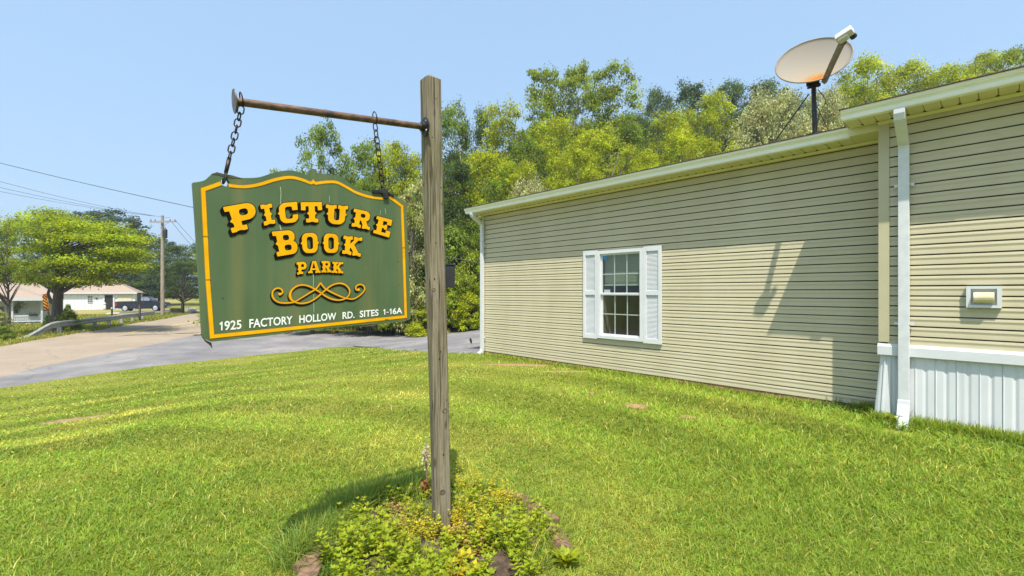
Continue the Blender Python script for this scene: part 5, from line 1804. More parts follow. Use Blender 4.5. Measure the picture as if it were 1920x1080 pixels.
# yellow locust with flat tiers, leaning limbs
lb_ = gpix(107, 622)
def locust():
    d = lb_.y
    u = d / FPX                      # metres per photo pixel there
    root = thing('locust_tree', 'spreading bright yellow-green locust tree with dark trunk beside the guardrail', 'tree', lb_)
    rs = np.random.RandomState(21)
    P, N, LT = [], [], []
    limbs = MB()
    limbs.tube([lb_ + Vector((0, 0, -0.3)), at(107, 600, d), at(108, 565, d), at(112, 530, d), at(110, 500, d), at(104, 470, d), at(106, 440, d)],
               [9.5 * u, 8.2 * u, 7.4 * u, 6.4 * u, 5 * u, 3.4 * u, 1.6 * u], 10)
    limbs.tube([at(108, 572, d), at(96, 566, d + .2), at(90, 552, d + .3), at(93, 538, d + .3)], [4 * u, 3.2 * u, 2.6 * u, 1.5 * u], 7)
    tiers = []
    for (y, xa, xb, dep) in ((412, 40, 130, 1.2), (425, 20, 190, 2.2), (430, 120, 235, 1.8), (446, 60, 250, 2.6), (455, 160, 275, 2.0), (470, 20, 120, 2.4), (476, 150, 262, 2.4), (492, 110, 258, 2.8), (503, 30, 110, 2.2), (508, 150, 262, 2.2), (520, 120, 212, 2.2), (528, 60, 130, 1.8), (530, 150, 206, 1.6), (400, 85, 105, 0.6)):
        k = int((xb - xa) * 0.17)
        for _ in range(k):
            px = rs.uniform(xa, xb); f = (px - xa) / (xb - xa)
            droop = 7 * (abs(f - 0.5) * 2) ** 2
            tiers.append((px, y - 3 + droop * rs.uniform(0.0, 1.3) + rs.normal(0, 5), d + rs.uniform(-dep, dep * 0.45)))
    for i, (px, py, dd) in enumerate(tiers):
        c = np.array(at(px, py, dd))
        m = rs.randint(100, 190)
        v = rs.normal(0, 1, (m, 3)) * np.array([0.46, 0.36, 0.085])
        P.append(c + v); N.append(np.tile([0, 0, 1.2], (m, 1)) + v * 0.9); LT.append(np.full((m, 1), rs.uniform(0.5, 1.25)))
        if i % 5 == 0:
            s0 = at(110, min(560, py + 28), d); e = Vector(c)
            limbs.tube([s0, s0.lerp(e, 0.55) + Vector((0, 0, 0.1)), e], [2.0 * u, 1.2 * u, 0.3 * u], 5, cap=False)
    P = np.concatenate(P); N = np.concatenate(N)
    V, Q, col = leaves_np(rs, P, N, 0.125, jitter=0.6, tint=(0.6, 1.35))
    col = np.clip(col * np.repeat(np.concatenate(LT), 4, 0), 0.05, 3)
    np_mesh('crown', V, Q, L_['locust'], root, cols=col)
    limbs.build('trunk', M['bark'], root, smooth=True)
locust()
tree('leafy_tree', 'high1', 12, 398, 22.5, 150, 'leafy green tree cut by the left edge of the picture', rot=2.0)
tree('bush', 'pale1', 4, 583, 21.5, 34, 'white-flowering bush at the left edge by the porch', 'bush')
tree('bush', 'shrub1', 6, 614, 20.5, 36, 'dark green bush at the left edge by the guardrail end', 'bush')
tree('bush', 'shrub2', 128, 586, 25.0, 44, 'green bush at the foot of the locust trunk, right side', 'bush')
tree('bush', 'shrub2', 92, 592, 25.8, 22, 'green bush between the marker sign and the locust trunk', 'bush')
tree('bush', 'shrub1', 128, 573, 33.0, 18, 'clipped dark shrub at the corner of the garage wall', 'bush')

# ------------------------------------------------------------------ garage
gd = 57.0
gbase = gz(at(190, 585, gd).x, gd)
def GP(px, z, d=gd): return Vector(((px - 960) / FPX * d, d, gbase + z))
eh = (585 - 553) / FPX * gd
garage = thing('garage', 'low white garage with tan roof and a dark open door', 'garage', GP(190, 0))
mb = MB()
xl, xm, xr = GP(118, 0).x, GP(190, 0).x, GP(257, 0).x
mb.box((((xl + xr) / 2), gd + 4.5, gbase + eh / 2 - 0.1), xr - xl, 8.9, eh + 0.2)
wall = mb.build('wall', M['white_wall'], garage)
mb = MB()
x = xl + 0.1
while x < xm - 0.4:
    mb.box((x, gd + 0.03, gbase + eh / 2), 0.03, 0.045, eh - 0.04); x += 0.42
mb.build('wall_batten', M['white'], garage)
mb = MB()
e = 0.35
ridge = (553 - 528) / FPX * gd + 0.4
A = [Vector((xl - e, gd - e, gbase + eh)), Vector((xr + e, gd - e, gbase + eh)), Vector((xr + e, gd + 9.3, gbase + eh)), Vector((xl - e, gd + 9.3, gbase + eh))]
rA = Vector((xl - e, gd + 4.4, gbase + eh + ridge)); rB = Vector((xr - 4.3, gd + 4.4, gbase + eh + ridge))
vs = A + [rA, rB] + [p - Vector((0, 0, 0.16)) for p in A]
mb.add(vs, [(0, 1, 5, 4), (1, 2, 5), (2, 3, 4, 5), (3, 0, 4), (0, 6, 7, 1), (1, 7, 8, 2), (2, 8, 9, 3), (3, 9, 6, 0), (6, 9, 8, 7)])
mb.build('roof', M['roof_tan'], garage)
mb = MB(); mb.box(((xl + xr) / 2, gd - e - 0.02, gbase + eh - 0.06), xr - xl + 2 * e, 0.05, 0.17); mb.build('eave_board', M['white'], garage)
ox0, ox1 = GP(196.5, 0).x, GP(212.5, 0).x
oh = (585 - 557.5) / FPX * gd
mb = MB(); mb.box(((ox0 + ox1) / 2, gd - 0.01, gbase + oh / 2), ox1 - ox0, 0.06, oh); mb.build('open_doorway', M['dark'], garage)
mb = MB()
for xx in (ox0 - 0.12, ox1 + 0.12): mb.box((xx, gd - 0.03, gbase + oh / 2 + 0.08), 0.22, 0.1, oh + 0.16)
mb.build('door_frame', M['white'], garage)
wx = GP(168.5, 0).x; wz = gbase + (585 - 565) / FPX * gd
wnd = MB(); wnd.box((wx, gd - 0.02, wz), 0.66, 0.06, 0.86); w_ = wnd.build('window', M['white'], garage)
mb = MB()
for i in range(3):
    for j in range(3): mb.box((wx - 0.2 + 0.2 * i, gd - 0.055, wz - 0.26 + 0.26 * j), 0.15, 0.012, 0.2)
mb.build('pane', M['darkglass'], w_)
mb = MB(); mb.box((GP(181, 0).x, gd - 0.02, gbase + 1.38), 0.24, 0.04, 0.16); mb.build('wall_light', M['blackmetal'], garage)
mb = MB(); mb.box((GP(236, 0).x, gd - 0.02, gbase + eh * 0.60), 1.9, 0.05, eh * 0.5); tag(mb.build('window_board', mat_var('cream_board', (0.62, 0.58, 0.42), (0.68, 0.64, 0.48), 0.8, 4), garage), 'cream boarded panel behind the truck')
# small things in the doorway
mb = MB()
gx0 = GP(207, 0).x
mb.lathe((gx0, gd - 0.8, gbase), (0, 0, 1), [(0.10, 0), (0.14, 0.1), (0.12, 0.55), (0.06, 0.62)], 12)
mb.lathe((gx0, gd - 0.8, gbase + 0.62), (0, 0, 1), [(0.05, 0), (0.12, 0.05), (0.15, 0.14), (0.10, 0.25), (0.02, 0.28)], 12)
tag(mb.build('garden_ornament', M['white_dirty'], None, smooth=True), 'small whitish ornament standing before the open garage door', 'ornament')

garage.rotation_euler.z = R(32); garage.scale = (0.74, 0.7, 1)
# ------------------------------------------------------------------ porch house at the left edge
pd_ = 31.0
pbase = gz(at(55, 610, pd_).x, pd_)
def PP(px, py, d=pd_): return at(px, py, d)
porch = thing('porch_house', 'small white house with a railed front porch at the left edge', 'house', on_ground(at(55, 610, pd_).x, pd_))
x0, x1 = PP(22, 600).x, PP(80, 600).x
xw0, xw1 = PP(-70, 600).x, PP(104, 600).x
zt = PP(0, 560).z; zdeck = PP(0, 606).z; zbot = PP(0, 613).z; zr_ = PP(0, 592).z
mb = MB(); mb.box(((xw0 + xw1) / 2, pd_ + 1.6 + 3.0, (zt + pbase) / 2), xw1 - xw0, 6.0, zt - pbase + 0.1); mb.build('wall', M['white_wall'], porch)
mb = MB(); mb.box(((x0 + x1) / 2, pd_ + 0.8, (zdeck + zbot) / 2), x1 - x0, 1.7, zdeck - zbot); mb.build('porch_deck', M['white'], porch)
mb = MB()
for xx in (x0 + 0.06, x1 - 0.06): mb.box((xx, pd_ + 0.06, (zdeck + zt) / 2 - 0.06), 0.13, 0.13, zt - zdeck - 0.12)
mb.box(((x0 + x1) / 2, pd_ + 0.10, (pbase + zbot) / 2 - 0.02), x1 - x0 - 0.1, 0.05, 0.02 + zbot - pbase)
mb.build('porch_post', M['white'], porch)
mb = MB()
mb.box(((x0 + x1) / 2, pd_ + 0.06, zr_), x1 - x0 - 0.26, 0.08, 0.09); mb.box(((x0 + x1) / 2, pd_ + 0.06, zdeck + 0.14), x1 - x0 - 0.26, 0.08, 0.08)
nb = 15
for i in range(nb): mb.box((x0 + 0.2 + (x1 - x0 - 0.4) * i / (nb - 1), pd_ + 0.06, (zr_ + zdeck + 0.14) / 2 + 0.02), 0.07, 0.03, zr_ - zdeck - 0.24)
mb.build('railing', M['white'], porch)
mb = MB()
zt2 = zt + 0.05
vs = [Vector((xw0 - .3, pd_ - 0.3, zt2)), Vector((xw1 + .3, pd_ - 0.3, zt2)), Vector((xw1 + .3, pd_ + 8, zt2)), Vector((xw0 - .3, pd_ + 8, zt2)), Vector((xw0 - .3, pd_ + 3.8, zt2 + 1.05)), Vector((xw1 - 1.5, pd_ + 3.8, zt2 + 1.05))]
vs += [p - Vector((0, 0, 0.14)) for p in vs[:4]]
mb.add(vs, [(0, 1, 5, 4), (1, 2, 5), (2, 3, 4, 5), (3, 0, 4), (0, 6, 7, 1), (1, 7, 8, 2), (2, 8, 9, 3), (3, 9, 6, 0), (6, 9, 8, 7)])
mb.build('roof', M['roof_tan'], porch)
mb = MB(); mb.box(((xw0 + xw1) / 2, pd_ - 0.32, zt2 - 0.08), xw1 - xw0 + .6, 0.05, 0.2); mb.build('fascia', M['white'], porch)
wy = pd_ + 1.58
mb = MB(); wx = PP(71, 0, wy).x; mb.box((wx, wy - 0.02, PP(0, 580, wy).z), 0.42, 0.05, 0.55); w_ = mb.build('window', M['white'], porch)
mb = MB(); mb.box((wx, wy - 0.055, PP(0, 580, wy).z), 0.32, 0.012, 0.45); mb.build('pane', M['darkglass'], w_)
mb = MB(); mb.box((PP(62, 0, wy).x, wy - 0.03, PP(0, 579, wy).z), 0.17, 0.04, 0.62); mb.build('shutter', M['steel'], porch)
mb = MB(); mb.box((PP(44, 0, wy).x, wy - 0.03, (zdeck + PP(0, 574, wy).z) / 2), 0.45, 0.05, PP(0, 574, wy).z - zdeck); mb.build('door', mat_var('grey_door', (0.2, 0.19, 0.17), (0.26, 0.25, 0.22), 0.6, 4), porch)
# hanging basket
hb = PP(44, 573, pd_ + 0.35)
t_ = thing('hanging_basket', 'leafy hanging basket under the porch roof', 'hanging basket', hb)
rs = np.random.RandomState(77)
v = rs.normal(0, 1, (420, 3)) * np.array([0.26, 0.22, 0.16])
V, Q, col = leaves_np(rs, np.array(hb) + v, v + np.array([0, 0, 0.3]), 0.09)
np_mesh('foliage', V, Q, L_['mid'], t_, cols=col)
mb = MB(); mb.lathe(hb - Vector((0, 0, 0.1)), (0, 0, 1), [(0.1, -0.12), (0.18, 0.06), (0.19, 0.08)], 12); mb.tube([hb + Vector((0, 0, 0.1)), Vector((hb.x, hb.y, zt))], 0.01, 5)
mb.build('pot', M['blackmetal'], t_)
t_ = thing('flower_box', 'dark flower box on the porch railing', 'planter', Vector((PP(63, 0).x, pd_, zr_)))
mb = MB(); mb.box((PP(63, 0).x, pd_ - 0.06, zr_ + 0.05), 0.55, 0.16, 0.12); mb.build('trough', M['greybox'], t_, bevel=0.01)
v = rs.normal(0, 1, (200, 3)) * np.array([0.22, 0.06, 0.04])
V, Q, col = leaves_np(rs, np.array([PP(63, 0).x, pd_ - 0.06, zr_ + 0.14]) + v, v + np.array([0, 0, 0.3]), 0.06)
np_mesh('foliage', V, Q, L_['dark'], t_, cols=col)

bpy.context.view_layer.update()
porch.rotation_euler.z = R(42); porch.scale = (0.70, 0.8, 1)
for t_ in [o for o in C.objects if o.name in ('hanging_basket', 'flower_box')]:
    v = t_.location - porch.location; v = Vector((v.x * 0.70, v.y * 0.8, v.z)); v.rotate(Matrix.Rotation(R(42), 3, 'Z')); t_.location = porch.location + v; t_.rotation_euler.z = R(42); t_.scale = (0.8, 0.8, 1)
# ------------------------------------------------------------------ pickup truck
td = 52.5
tb = at(270, 584.8, td); tb.z = gz(tb.x, td) + 0.02
truck = thing('pickup_truck', 'dark blue pickup truck parked beside the white garage', 'pickup truck', tb)
Lt = 97 / FPX * td; u = Lt / 97.0
X0 = at(221.5, 0, td).x
def TX(px): return X0 + (px - 221.5) * u
def TZ(py): return tb.z + (584.8 - py) * u
def body_prof():
    return [(221.8, 579.0), (221.2, 568.2), (222.6, 566.6), (264.2, 565.9), (266.0, 559.0), (268.2, 557.6), (279.5, 557.5), (283.2, 559.0), (292.0, 566.0), (303.0, 567.3), (312.0, 568.6), (316.8, 570.2), (317.4, 574.0), (318.2, 575.0), (318.2, 578.2), (314.0, 579.8), (303.8, 579.6), (303.0, 576.0), (300.2, 573.2), (296.0, 572.2), (291.8, 573.2), (289.0, 576.0), (288.2, 580.0), (247.4, 580.0), (246.6, 576.4), (243.8, 573.4), (239.6, 572.4), (235.4, 573.4), (232.6, 576.4), (231.8, 579.8)]
prof = body_prof()
wid = 1.95
# lower body as an extruded outline, cab narrower above the belt
def is_up(py): return py < 565.5
mb = MB()
low = [(a, max(b, 565.9)) if b < 565.9 else (a, b) for a, b in prof]
n = len(prof)
for sgn, yy in ((-1, -wid / 2), (1, wid / 2)): pass
ring0 = [Vector((TX(a), td - wid / 2 + (0.22 if b < 565.5 else 0.0), TZ(b))) for a, b in prof]
ring1 = [Vector((TX(a), td + wid / 2 - (0.22 if b < 565.5 else 0.0), TZ(b))) for a, b in prof]
body_pts = [(a, b) for a, b in prof if b >= 565.5]
def fill2d(pts, frame):
    return fill_poly(pts, [], lambda x, y, o: frame(x, y), 0)
pl = [(TX(a), TZ(b)) for a, b in body_pts]
for yy, fl_ in ((td - wid / 2, False), (td + wid / 2, True)):
    v1, f1 = fill2d(pl, lambda x, y: Vector((x, yy, y)))
    mb.add(v1, [f[::-1] for f in f1] if fl_ else f1)
m = len(pl)
mb.add([Vector((x, td - wid / 2, y)) for x, y in pl] + [Vector((x, td + wid / 2, y)) for x, y in pl], [(i, (i + 1) % m, m + (i + 1) % m, m + i) for i in range(m)])
body = mb.build('body', M['truck'], truck, bevel=0.0)
cab = [(263.8, 566.0), (266.0, 559.0), (268.2, 557.6), (279.5, 557.5), (283.2, 559.0), (292.0, 566.0)]
mb = MB()
r0 = [Vector((TX(a), td - wid / 2 + 0.05 + (566 - b) * 0.026, TZ(b) - (0.003 if b > 565 else 0))) for a, b in cab]
r1 = [Vector((p.x, 2 * td - p.y, p.z)) for p in r0]
m = len(cab)
mb.add(r0 + r1, [tuple(range(m)), tuple(range(2 * m - 1, m - 1, -1))] + [(i, (i + 1) % m, m + (i + 1) % m, m + i) for i in range(m)])
mb.build('cab', M['truck'], truck, bevel=0.03)
def side_win(pts, nm='window'):
    mb = MB()
    mb.prism([Vector((TX(a), td - wid / 2 + 0.05 + (566 - b) * 0.026 - 0.014, TZ(b))) for a, b in pts], (0, 0.008, 0))
    mb.build(nm, M['skyglass'], truck)
side_win([(266.2, 565.4), (267.6, 559.4), (273.4, 559.2), (273.4, 565.4)])
side_win([(274.4, 565.4), (274.4, 559.2), (281.2, 559.2), (284.2, 561.5), (288.6, 565.4)])
mb = MB()
yy0, yy1 = td - wid / 2 + 0.26, td + wid / 2 - 0.26
mb.add([Vector((TX(284.3) + .02, yy0 + .02, TZ(559.9) + .012)), Vector((TX(284.3) + .02, yy1 - .02, TZ(559.9) + .012)), Vector((TX(291.3) + .02, yy1 + .10, TZ(565.4) + .012)), Vector((TX(291.3) + .02, yy0 - .10, TZ(565.4) + .012))], [(0, 1, 2, 3)])
mb.build('windscreen', M['skyglass'], truck)
mb = MB(); mb.box((TX(223.6), td - wid / 2 - 0.012, TZ(571.2)), 0.20, 0.03, 0.42); mb.build('tail_light', M['redlamp'], truck)
mb = MB(); mb.box((TX(315.4), td - wid / 2 - 0.01, TZ(572.2)), 0.26, 0.03, 0.16); mb.build('headlight', M['skyglass'], truck)
mb = MB(); mb.box((TX(317.6), td, TZ(577.2)), 0.12, 1.9, 0.16); mb.box((TX(221.4), td, TZ(577.6)), 0.14, 1.85, 0.14); mb.build('bumper', M['steel'], truck, bevel=0.02)
mb = MB(); mb.box((TX(287.2), td - wid / 2 - 0.08, TZ(565.2)), 0.12, 0.2, 0.18); mb.build('mirror', M['truck'], truck, bevel=0.02)
mb = MB(); mb.box((TX(277.5), td - wid / 2 - 0.006, TZ(568.4)), 0.2, 0.02, 0.03); mb.build('door_handle', M['blackmetal'], truck)
for px in (239.6, 296.0):
    for sg in (-1, 1):
        c = Vector((TX(px), td + sg * (wid / 2 - 0.14), TZ(578.6)))
        c.z = tb.z + 6.2 * u
        ax = Vector((0, sg, 0))
        mb = MB(); mb.lathe(c, ax, [(0.20, -0.12), (6.2 * u, -0.11), (6.3 * u, 0.0), (6.2 * u, 0.11), (4.6 * u, 0.13), (4.4 * u, 0.06)], 24)
        wh = mb.build('wheel', M['tyre'], truck)
        mb = MB(); mb.lathe(c + ax * 0.075, ax, [(4.4 * u, 0), (4.3 * u, 0.03), (3.4 * u, 0.015), (1.2 * u, 0.05), (0.4 * u, 0.055)], 24); mb.build('rim', M['rim'], wh)

truck.rotation_euler.z = R(24); truck.scale = (0.80, 1, 1)
# ------------------------------------------------------------------ guardrail, marker, poles
gl0, gl1 = gpix(105, 629), gpix(286, 599.5)
gr = thing('guardrail', 'grey steel guardrail with a turned-down end along the road', 'guardrail', gl0)
gdir = Vector((gl1.x - gl0.x, gl1.y - gl0.y, 0)); glen = gdir.length; gdir.normalize()
gside = Vector((gdir.y, -gdir.x, 0))
def rail_pts(t0, t1, n, h0, h1):
    out = []
    for i in range(n + 1):
        t = t0 + (t1 - t0) * i / n; p = gl0 + gdir * t
        h = h0 + (h1 - h0) * i / n
        out.append(Vector((p.x, p.y, gz(p.x, p.y) + h)))
    return out
rp = rail_pts(0, glen, 24, 0.55, 0.55)
e0 = gpix(34, 637.5)
tail = []
for i in range(8):
    t = i / 8
    p = e0.lerp(gl0, t); tail.append(Vector((p.x, p.y, gz(p.x, p.y) - 0.05 + 0.60 * (t * t * (3 - 2 * t)))))
path = tail + rp
wp_ = [(0.0, -0.155), (0.03, -0.13), (0.08, -0.11), (0.085, -0.07), (0.03, -0.03), (0.02, 0.0), (0.03, 0.03), (0.085, 0.07), (0.08, 0.11), (0.03, 0.13), (0.0, 0.155)]
mb = MB(); vs, fs = [], []
for p in path:
    for (o, z) in wp_: vs.append(p + gside * o + Vector((0, 0, z)))
k = len(wp_)
for i in range(len(path) - 1):
    for j in range(k - 1): fs.append((i * k + j, i * k + j + 1, (i + 1) * k + j + 1, (i + 1) * k + j))
mb.add(vs, fs); mb.build('rail', M['steel'], gr, smooth=True, fix=False)
t = 0.6
while t < glen:
    p = gl0 + gdir * t; z = gz(p.x, p.y)
    mb = MB(); mb.box((p.x - gside.x * 0.1, p.y - gside.y * 0.1, z + 0.28), 0.15, 0.16, 0.74, gdir, gside); mb.build('rail_post', M['steel'], gr)
    t += 2.0
p = rp[-1]
mb = MB(); mb.box(p + gdir * 0.25, 0.5, 0.10, 0.30, gdir, gside); mb.build('end_wing', M['steel'], gr, bevel=0.03)

# hazard marker
hd = 25.5
hb0 = gpix(100, 628); hd = hb0.y
t_ = thing('hazard_marker', 'leaning road marker sign with black and orange diagonal stripes', 'road sign', hb0)
mb = MB(); mb.tube([hb0 + Vector((0, 0, -0.2)), at(99, 622, hd), at(88, 575, hd - .05), at(82, 552, hd - .05)], 0.035, 8); mb.build('sign_pole', M['bark'], t_)
c00, c10, c11, c01 = at(83, 585, hd - .12), at(92.5, 583, hd - .12), at(86.5, 551, hd - .12), at(79, 552, hd - .12)
def MQ(u_, v_, off=0): return c00.lerp(c10, u_).lerp(c01.lerp(c11, u_), v_) + Vector((0, -off, 0))
mb = MB(); mb.prism([MQ(0, 0), MQ(1, 0), MQ(1, 1), MQ(0, 1)], (0, 0.02, 0)); pnl = mb.build('panel', M['orange'], t_)
mb = MB()
for k in range(-1, 7):
    a0 = k * 0.19; a1 = a0 + 0.095; sl = -0.26
    pts = []
    def cl(v): return min(1, max(0, v))
    q = [(0, cl(a0 - sl)), (1, cl(a0)), (1, cl(a1)), (0, cl(a1 - sl))]
    if abs(q[0][1] - q[3][1]) + abs(q[1][1] - q[2][1]) < 0.02: continue
    mb.add([MQ(a, b, 0.004) for a, b in q], [(0, 1, 2, 3)])
mb.build('stripes', M['black'], pnl, fix=False)

# utility pole
ub = gpix(305, 592.5); ud = ub.y
t_ = thing('utility_pole', 'tall wooden utility pole with crossarm and transformer by the road', 'utility pole', ub)
uu = ud / FPX
mb = MB(); top = at(304.5, 404, ud)
mb.tube([ub + Vector((0, 0, -0.3)), ub.lerp(top, 0.5), top], [3.4 * uu, 3.0 * uu, 2.3 * uu], 12); mb.build('pole', M['polewood'], t_)
mb = MB(); ca = at(281, 416, ud - 0.25); cb2 = at(330, 415, ud - 0.25)
mb.box((ca + cb2) / 2, (cb2 - ca).length, 0.10, 0.12, (cb2 - ca).normalized()); xa_ = mb.build('crossarm', M['polewood'], t_)
mb = MB(); mb.tube([at(293, 416, ud - .25), at(304, 425, ud - .2)], 0.02, 5); mb.tube([at(317, 416, ud - .25), at(305, 425, ud - .2)], 0.02, 5); mb.build('brace', M['steel'], t_)
for px in (283, 291, 319, 328):
    q = at(px, 415.4, ud - 0.25); mb = MB(); mb.lathe(q + Vector((0, 0, 0.05)), (0, 0, 1), [(0.03, 0), (0.055, 0.04), (0.03, 0.08), (0.05, 0.11), (0.02, 0.15)], 8); mb.build('insulator', M['greybox'], t_)
q = at(309.3, 437.5, ud - 0.1); mb = MB(); mb.lathe(q + Vector((0, 0, -0.42)), (0, 0, 1), [(0.16, 0), (0.19, 0.04), (0.19, 0.72), (0.15, 0.80), (0.05, 0.86)], 14); tr_ = mb.build('transformer', M['greybox'], t_)
mb = MB(); mb.lathe(q + Vector((0, 0, 0.44)), (0, 0, 1), [(0.04, 0), (0.06, 0.06), (0.03, 0.12), (0.02, 0.2)], 8); mb.build('bushing', M['steel'], tr_)

def wire(p0, p1, sag, r, label, n=26, name='power_line'):
    mb = MB(); pts = []
    for i in range(n + 1):
        t = i / n; p = p0.lerp(p1, t); p.z -= sag * 4 * t * (1 - t); pts.append(p)
    mb.tube(pts, r, 5)
    tag(mb.build(name, M['cable'], None), label, 'power line')
wire(at(-420, 212, 22), at(283, 403.5, ud - .25), 0.5, 0.011, 'upper thin wire running from the left edge to the crossarm end')
wire(at(-420, 240, 22), at(291, 405, ud - .25), 0.5, 0.011, 'second thin wire running from the left edge to the crossarm')
wire(at(-420, 262, 22), at(319, 408, ud - .25), 0.5, 0.010, 'lowest thin wire running from the left edge to the crossarm')
wire(at(328, 412, ud - .25), at(420, 500, 70), 0.4, 0.016, 'thin wire leaving the crossarm towards the back of the sign')
wire(at(319, 412, ud - .25), at(420, 520, 70), 0.4, 0.016, 'lower thin wire leaving the crossarm towards the sign')
wire(at(-300, 224, 30), at(1000, 510, 19.5), 0.55, 0.016, 'thick black cable crossing the sky at the left and passing behind the sign', n=60)
wire(at(852, 525, 23), at(884, 556, 22.6), 0.0, 0.02, 'short slanting guy wire in front of the bushes by the house corner', n=4, name='guy_wire')

# dark sign seen edge on, small posts, yellow marker, path light
sb0 = gpix(262, 604); d = sb0.y; u = d / FPX
t_ = thing('edge_on_sign', 'dark road sign seen edge-on behind the guardrail', 'road sign', sb0)
mb = MB(); mb.box(sb0 + Vector((0, 0, 27 * u)), 0.10, 0.10, 55 * u); mb.build('sign_pole', M['bark'], t_)
mb = MB(); mb.box(sb0 + Vector((0, -0.08, 45 * u)), 5.0 * u, 0.03, 20 * u, Vector((0.9, 0.4, 0)).normalized(), Vector((-0.4, 0.9, 0)).normalized()); mb.build('panel', M['greybox'], t_)
sb0 = gpix(210, 598); u = sb0.y / FPX
t_ = thing('marker_post', 'small dark post with a white top left of the truck', 'post', sb0)
mb = MB(); mb.box(sb0 + Vector((0, 0, 9 * u)), 1.8 * u, 1.8 * u, 19 * u); mb.build('post', M['blackmetal'], t_)
mb = MB(); mb.box(sb0 + Vector((0, 0, 20.2 * u)), 2.6 * u, 2.2 * u, 3 * u); mb.build('cap', M['white'], t_)
sb0 = gpix(353, 583); u = sb0.y / FPX
mb = MB(); mb.tube([sb0, sb0 + Vector((0, 0, 9 * u))], 0.8 * u, 6); mb.lathe(sb0 + Vector((0, 0, 9 * u)), (0, 0, 1), [(0.8 * u, 0), (1.1 * u, 0.4 * u), (0.2 * u, 1.0 * u)], 8)
tag(mb.build('marker_post', M['polewood'], None), 'short thin wooden post by the road near the sign edge', 'post')
sb0 = on_ground(at(333, 578, 50).x, 50)
t_ = thing('brick_stack', 'low stack of reddish bricks under the dark maple', 'brick stack', sb0)
mb = MB(); u = 50 / FPX
rnd = random.Random(8)
for r_ in range(4):
    x = at(319, 0, 50).x + (r_ % 2) * 0.1
    while x < at(341, 0, 50).x:
        mb.box((x + 0.11, 50 + rnd.uniform(-.03, .03), sb0.z + 0.05 + r_ * 0.105), 0.215, 0.22, 0.10); x += 0.225
mb.build('bricks', M['brick'], t_)
sb0 = on_ground(at(360, 578, 49).x, 49)
mb = MB(); mb.lathe(sb0, (0, 0, 1), [(0.42, 0), (0.46, 0.14), (0.36, 0.30), (0.15, 0.38), (0.02, 0.40)], 14)
tag(mb.build('white_boulder', M['white_dirty'], None, smooth=True), 'whitish boulder on the grass right of the maple trunk', 'boulder')
sb0 = gpix(627, 624.5); u = sb0.y / FPX
t_ = thing('yellow_marker', 'small yellow marker block at the driveway edge below the sign', 'marker', sb0)
mb = MB(); mb.box(sb0 + Vector((0, 0, 2.6 * u)), 5.2 * u, 0.1, 6.5 * u); mb.build('block', M['yellow'], t_, bevel=0.015)
mb = MB(); mb.box(sb0 + Vector((4.8 * u, 0.05, 2.4 * u)), 3.8 * u, 0.1, 5 * u); mb.build('foot', M['greybox'], t_, bevel=0.015)
sb0 = gpix(889, 663); u = sb0.y / FPX
t_ = thing('path_light', 'small dark leaning path light on a thin stake by the house corner', 'path light', sb0)
q = sb0 + Vector((-5.5 * u, -0.02, 22 * u))
mb = MB(); mb.tube([sb0 + Vector((0, 0, -.03)), q], 0.008, 6); mb.build('stake', M['steel'], t_)
mb = MB(); ax = (q - sb0).normalized(); mb.lathe(q - ax * 0.03, ax, [(0.012, 0), (0.022, 0.03), (0.026, 0.08), (0.018, 0.11), (0.004, 0.13)], 12); mb.build('lamp_head', M['blackmetal'], t_)

# ------------------------------------------------------------------ flower bed round the post
BC = Vector((-0.36, 2.56, 0)); BR = 0.60
mb = MB()
n = 40; rings = 6
rnd = random.Random(2)
vs = [on_ground(BC.x, BC.y, 0.035)]
for r_ in range(1, rings + 1):
    for k in range(n):
        t = 2 * math.pi * k / n; r = BR * r_ / rings * (1 + 0.05 * math.sin(3 * t))
        x, y = BC.x + r * math.cos(t), BC.y + r * math.sin(t)
        vs.append((x, y, gz(x, y) + (0.035 + rnd.uniform(-.012, .012)) * (1 if r_ < rings else 0.0) ))
fs = [(0, 1 + k, 1 + (k + 1) % n) for k in range(n)]
for r_ in range(rings - 1):
    for k in range(n):
        a = 1 + r_ * n
        fs.append((a + k, a + n + k, a + n + (k + 1) % n, a + (k + 1) % n))
mb.add(vs, fs)
tag(mb.build('flower_bed', M['soil'], None, smooth=True), 'dark soil of the round bed at the post', 'flower bed', kind='structure')

def brick(px, py, yaw, tilt, label, L=0.20, dz=0.0):
    p = gpix(px, py); mb = MB()
    ax = Vector((math.cos(yaw), math.sin(yaw), 0)); az = (Vector((0, 0, 1)) + Vector((-ax.y, ax.x, 0)) * tilt).normalized(); ay = az.cross(ax)
    mb.box(p + Vector((0, 0, 0.028 + dz)), L, 0.095, 0.062, ax, ay, az)
    o = mb.build('brick', M['brick'], None, bevel=0.006)
    tag(o, label, 'brick', 'bricks edging the flower bed')
brick(590, 1060, R(78), 0.15, 'tilted reddish brick at the lower left edge of the flower bed')
brick(578, 1100, R(100), 0.1, 'brick cut by the bottom edge left of the flower bed')
brick(1046, 1022, R(100), -0.5, 'upright reddish brick at the right edge of the flower bed')
brick(1018, 978, R(125), -0.3, 'tan brick half hidden in the weeds at the right of the bed')
brick(968, 944, R(150), -0.2, 'tan brick at the back right of the bed')
brick(1004, 960, R(140), -0.3, 'half-buried tan brick between two others at the back right of the bed', 0.12)
brick(775, 930, R(20), 0.3, 'grey-brown stone-like brick behind the post, left side', 0.12)

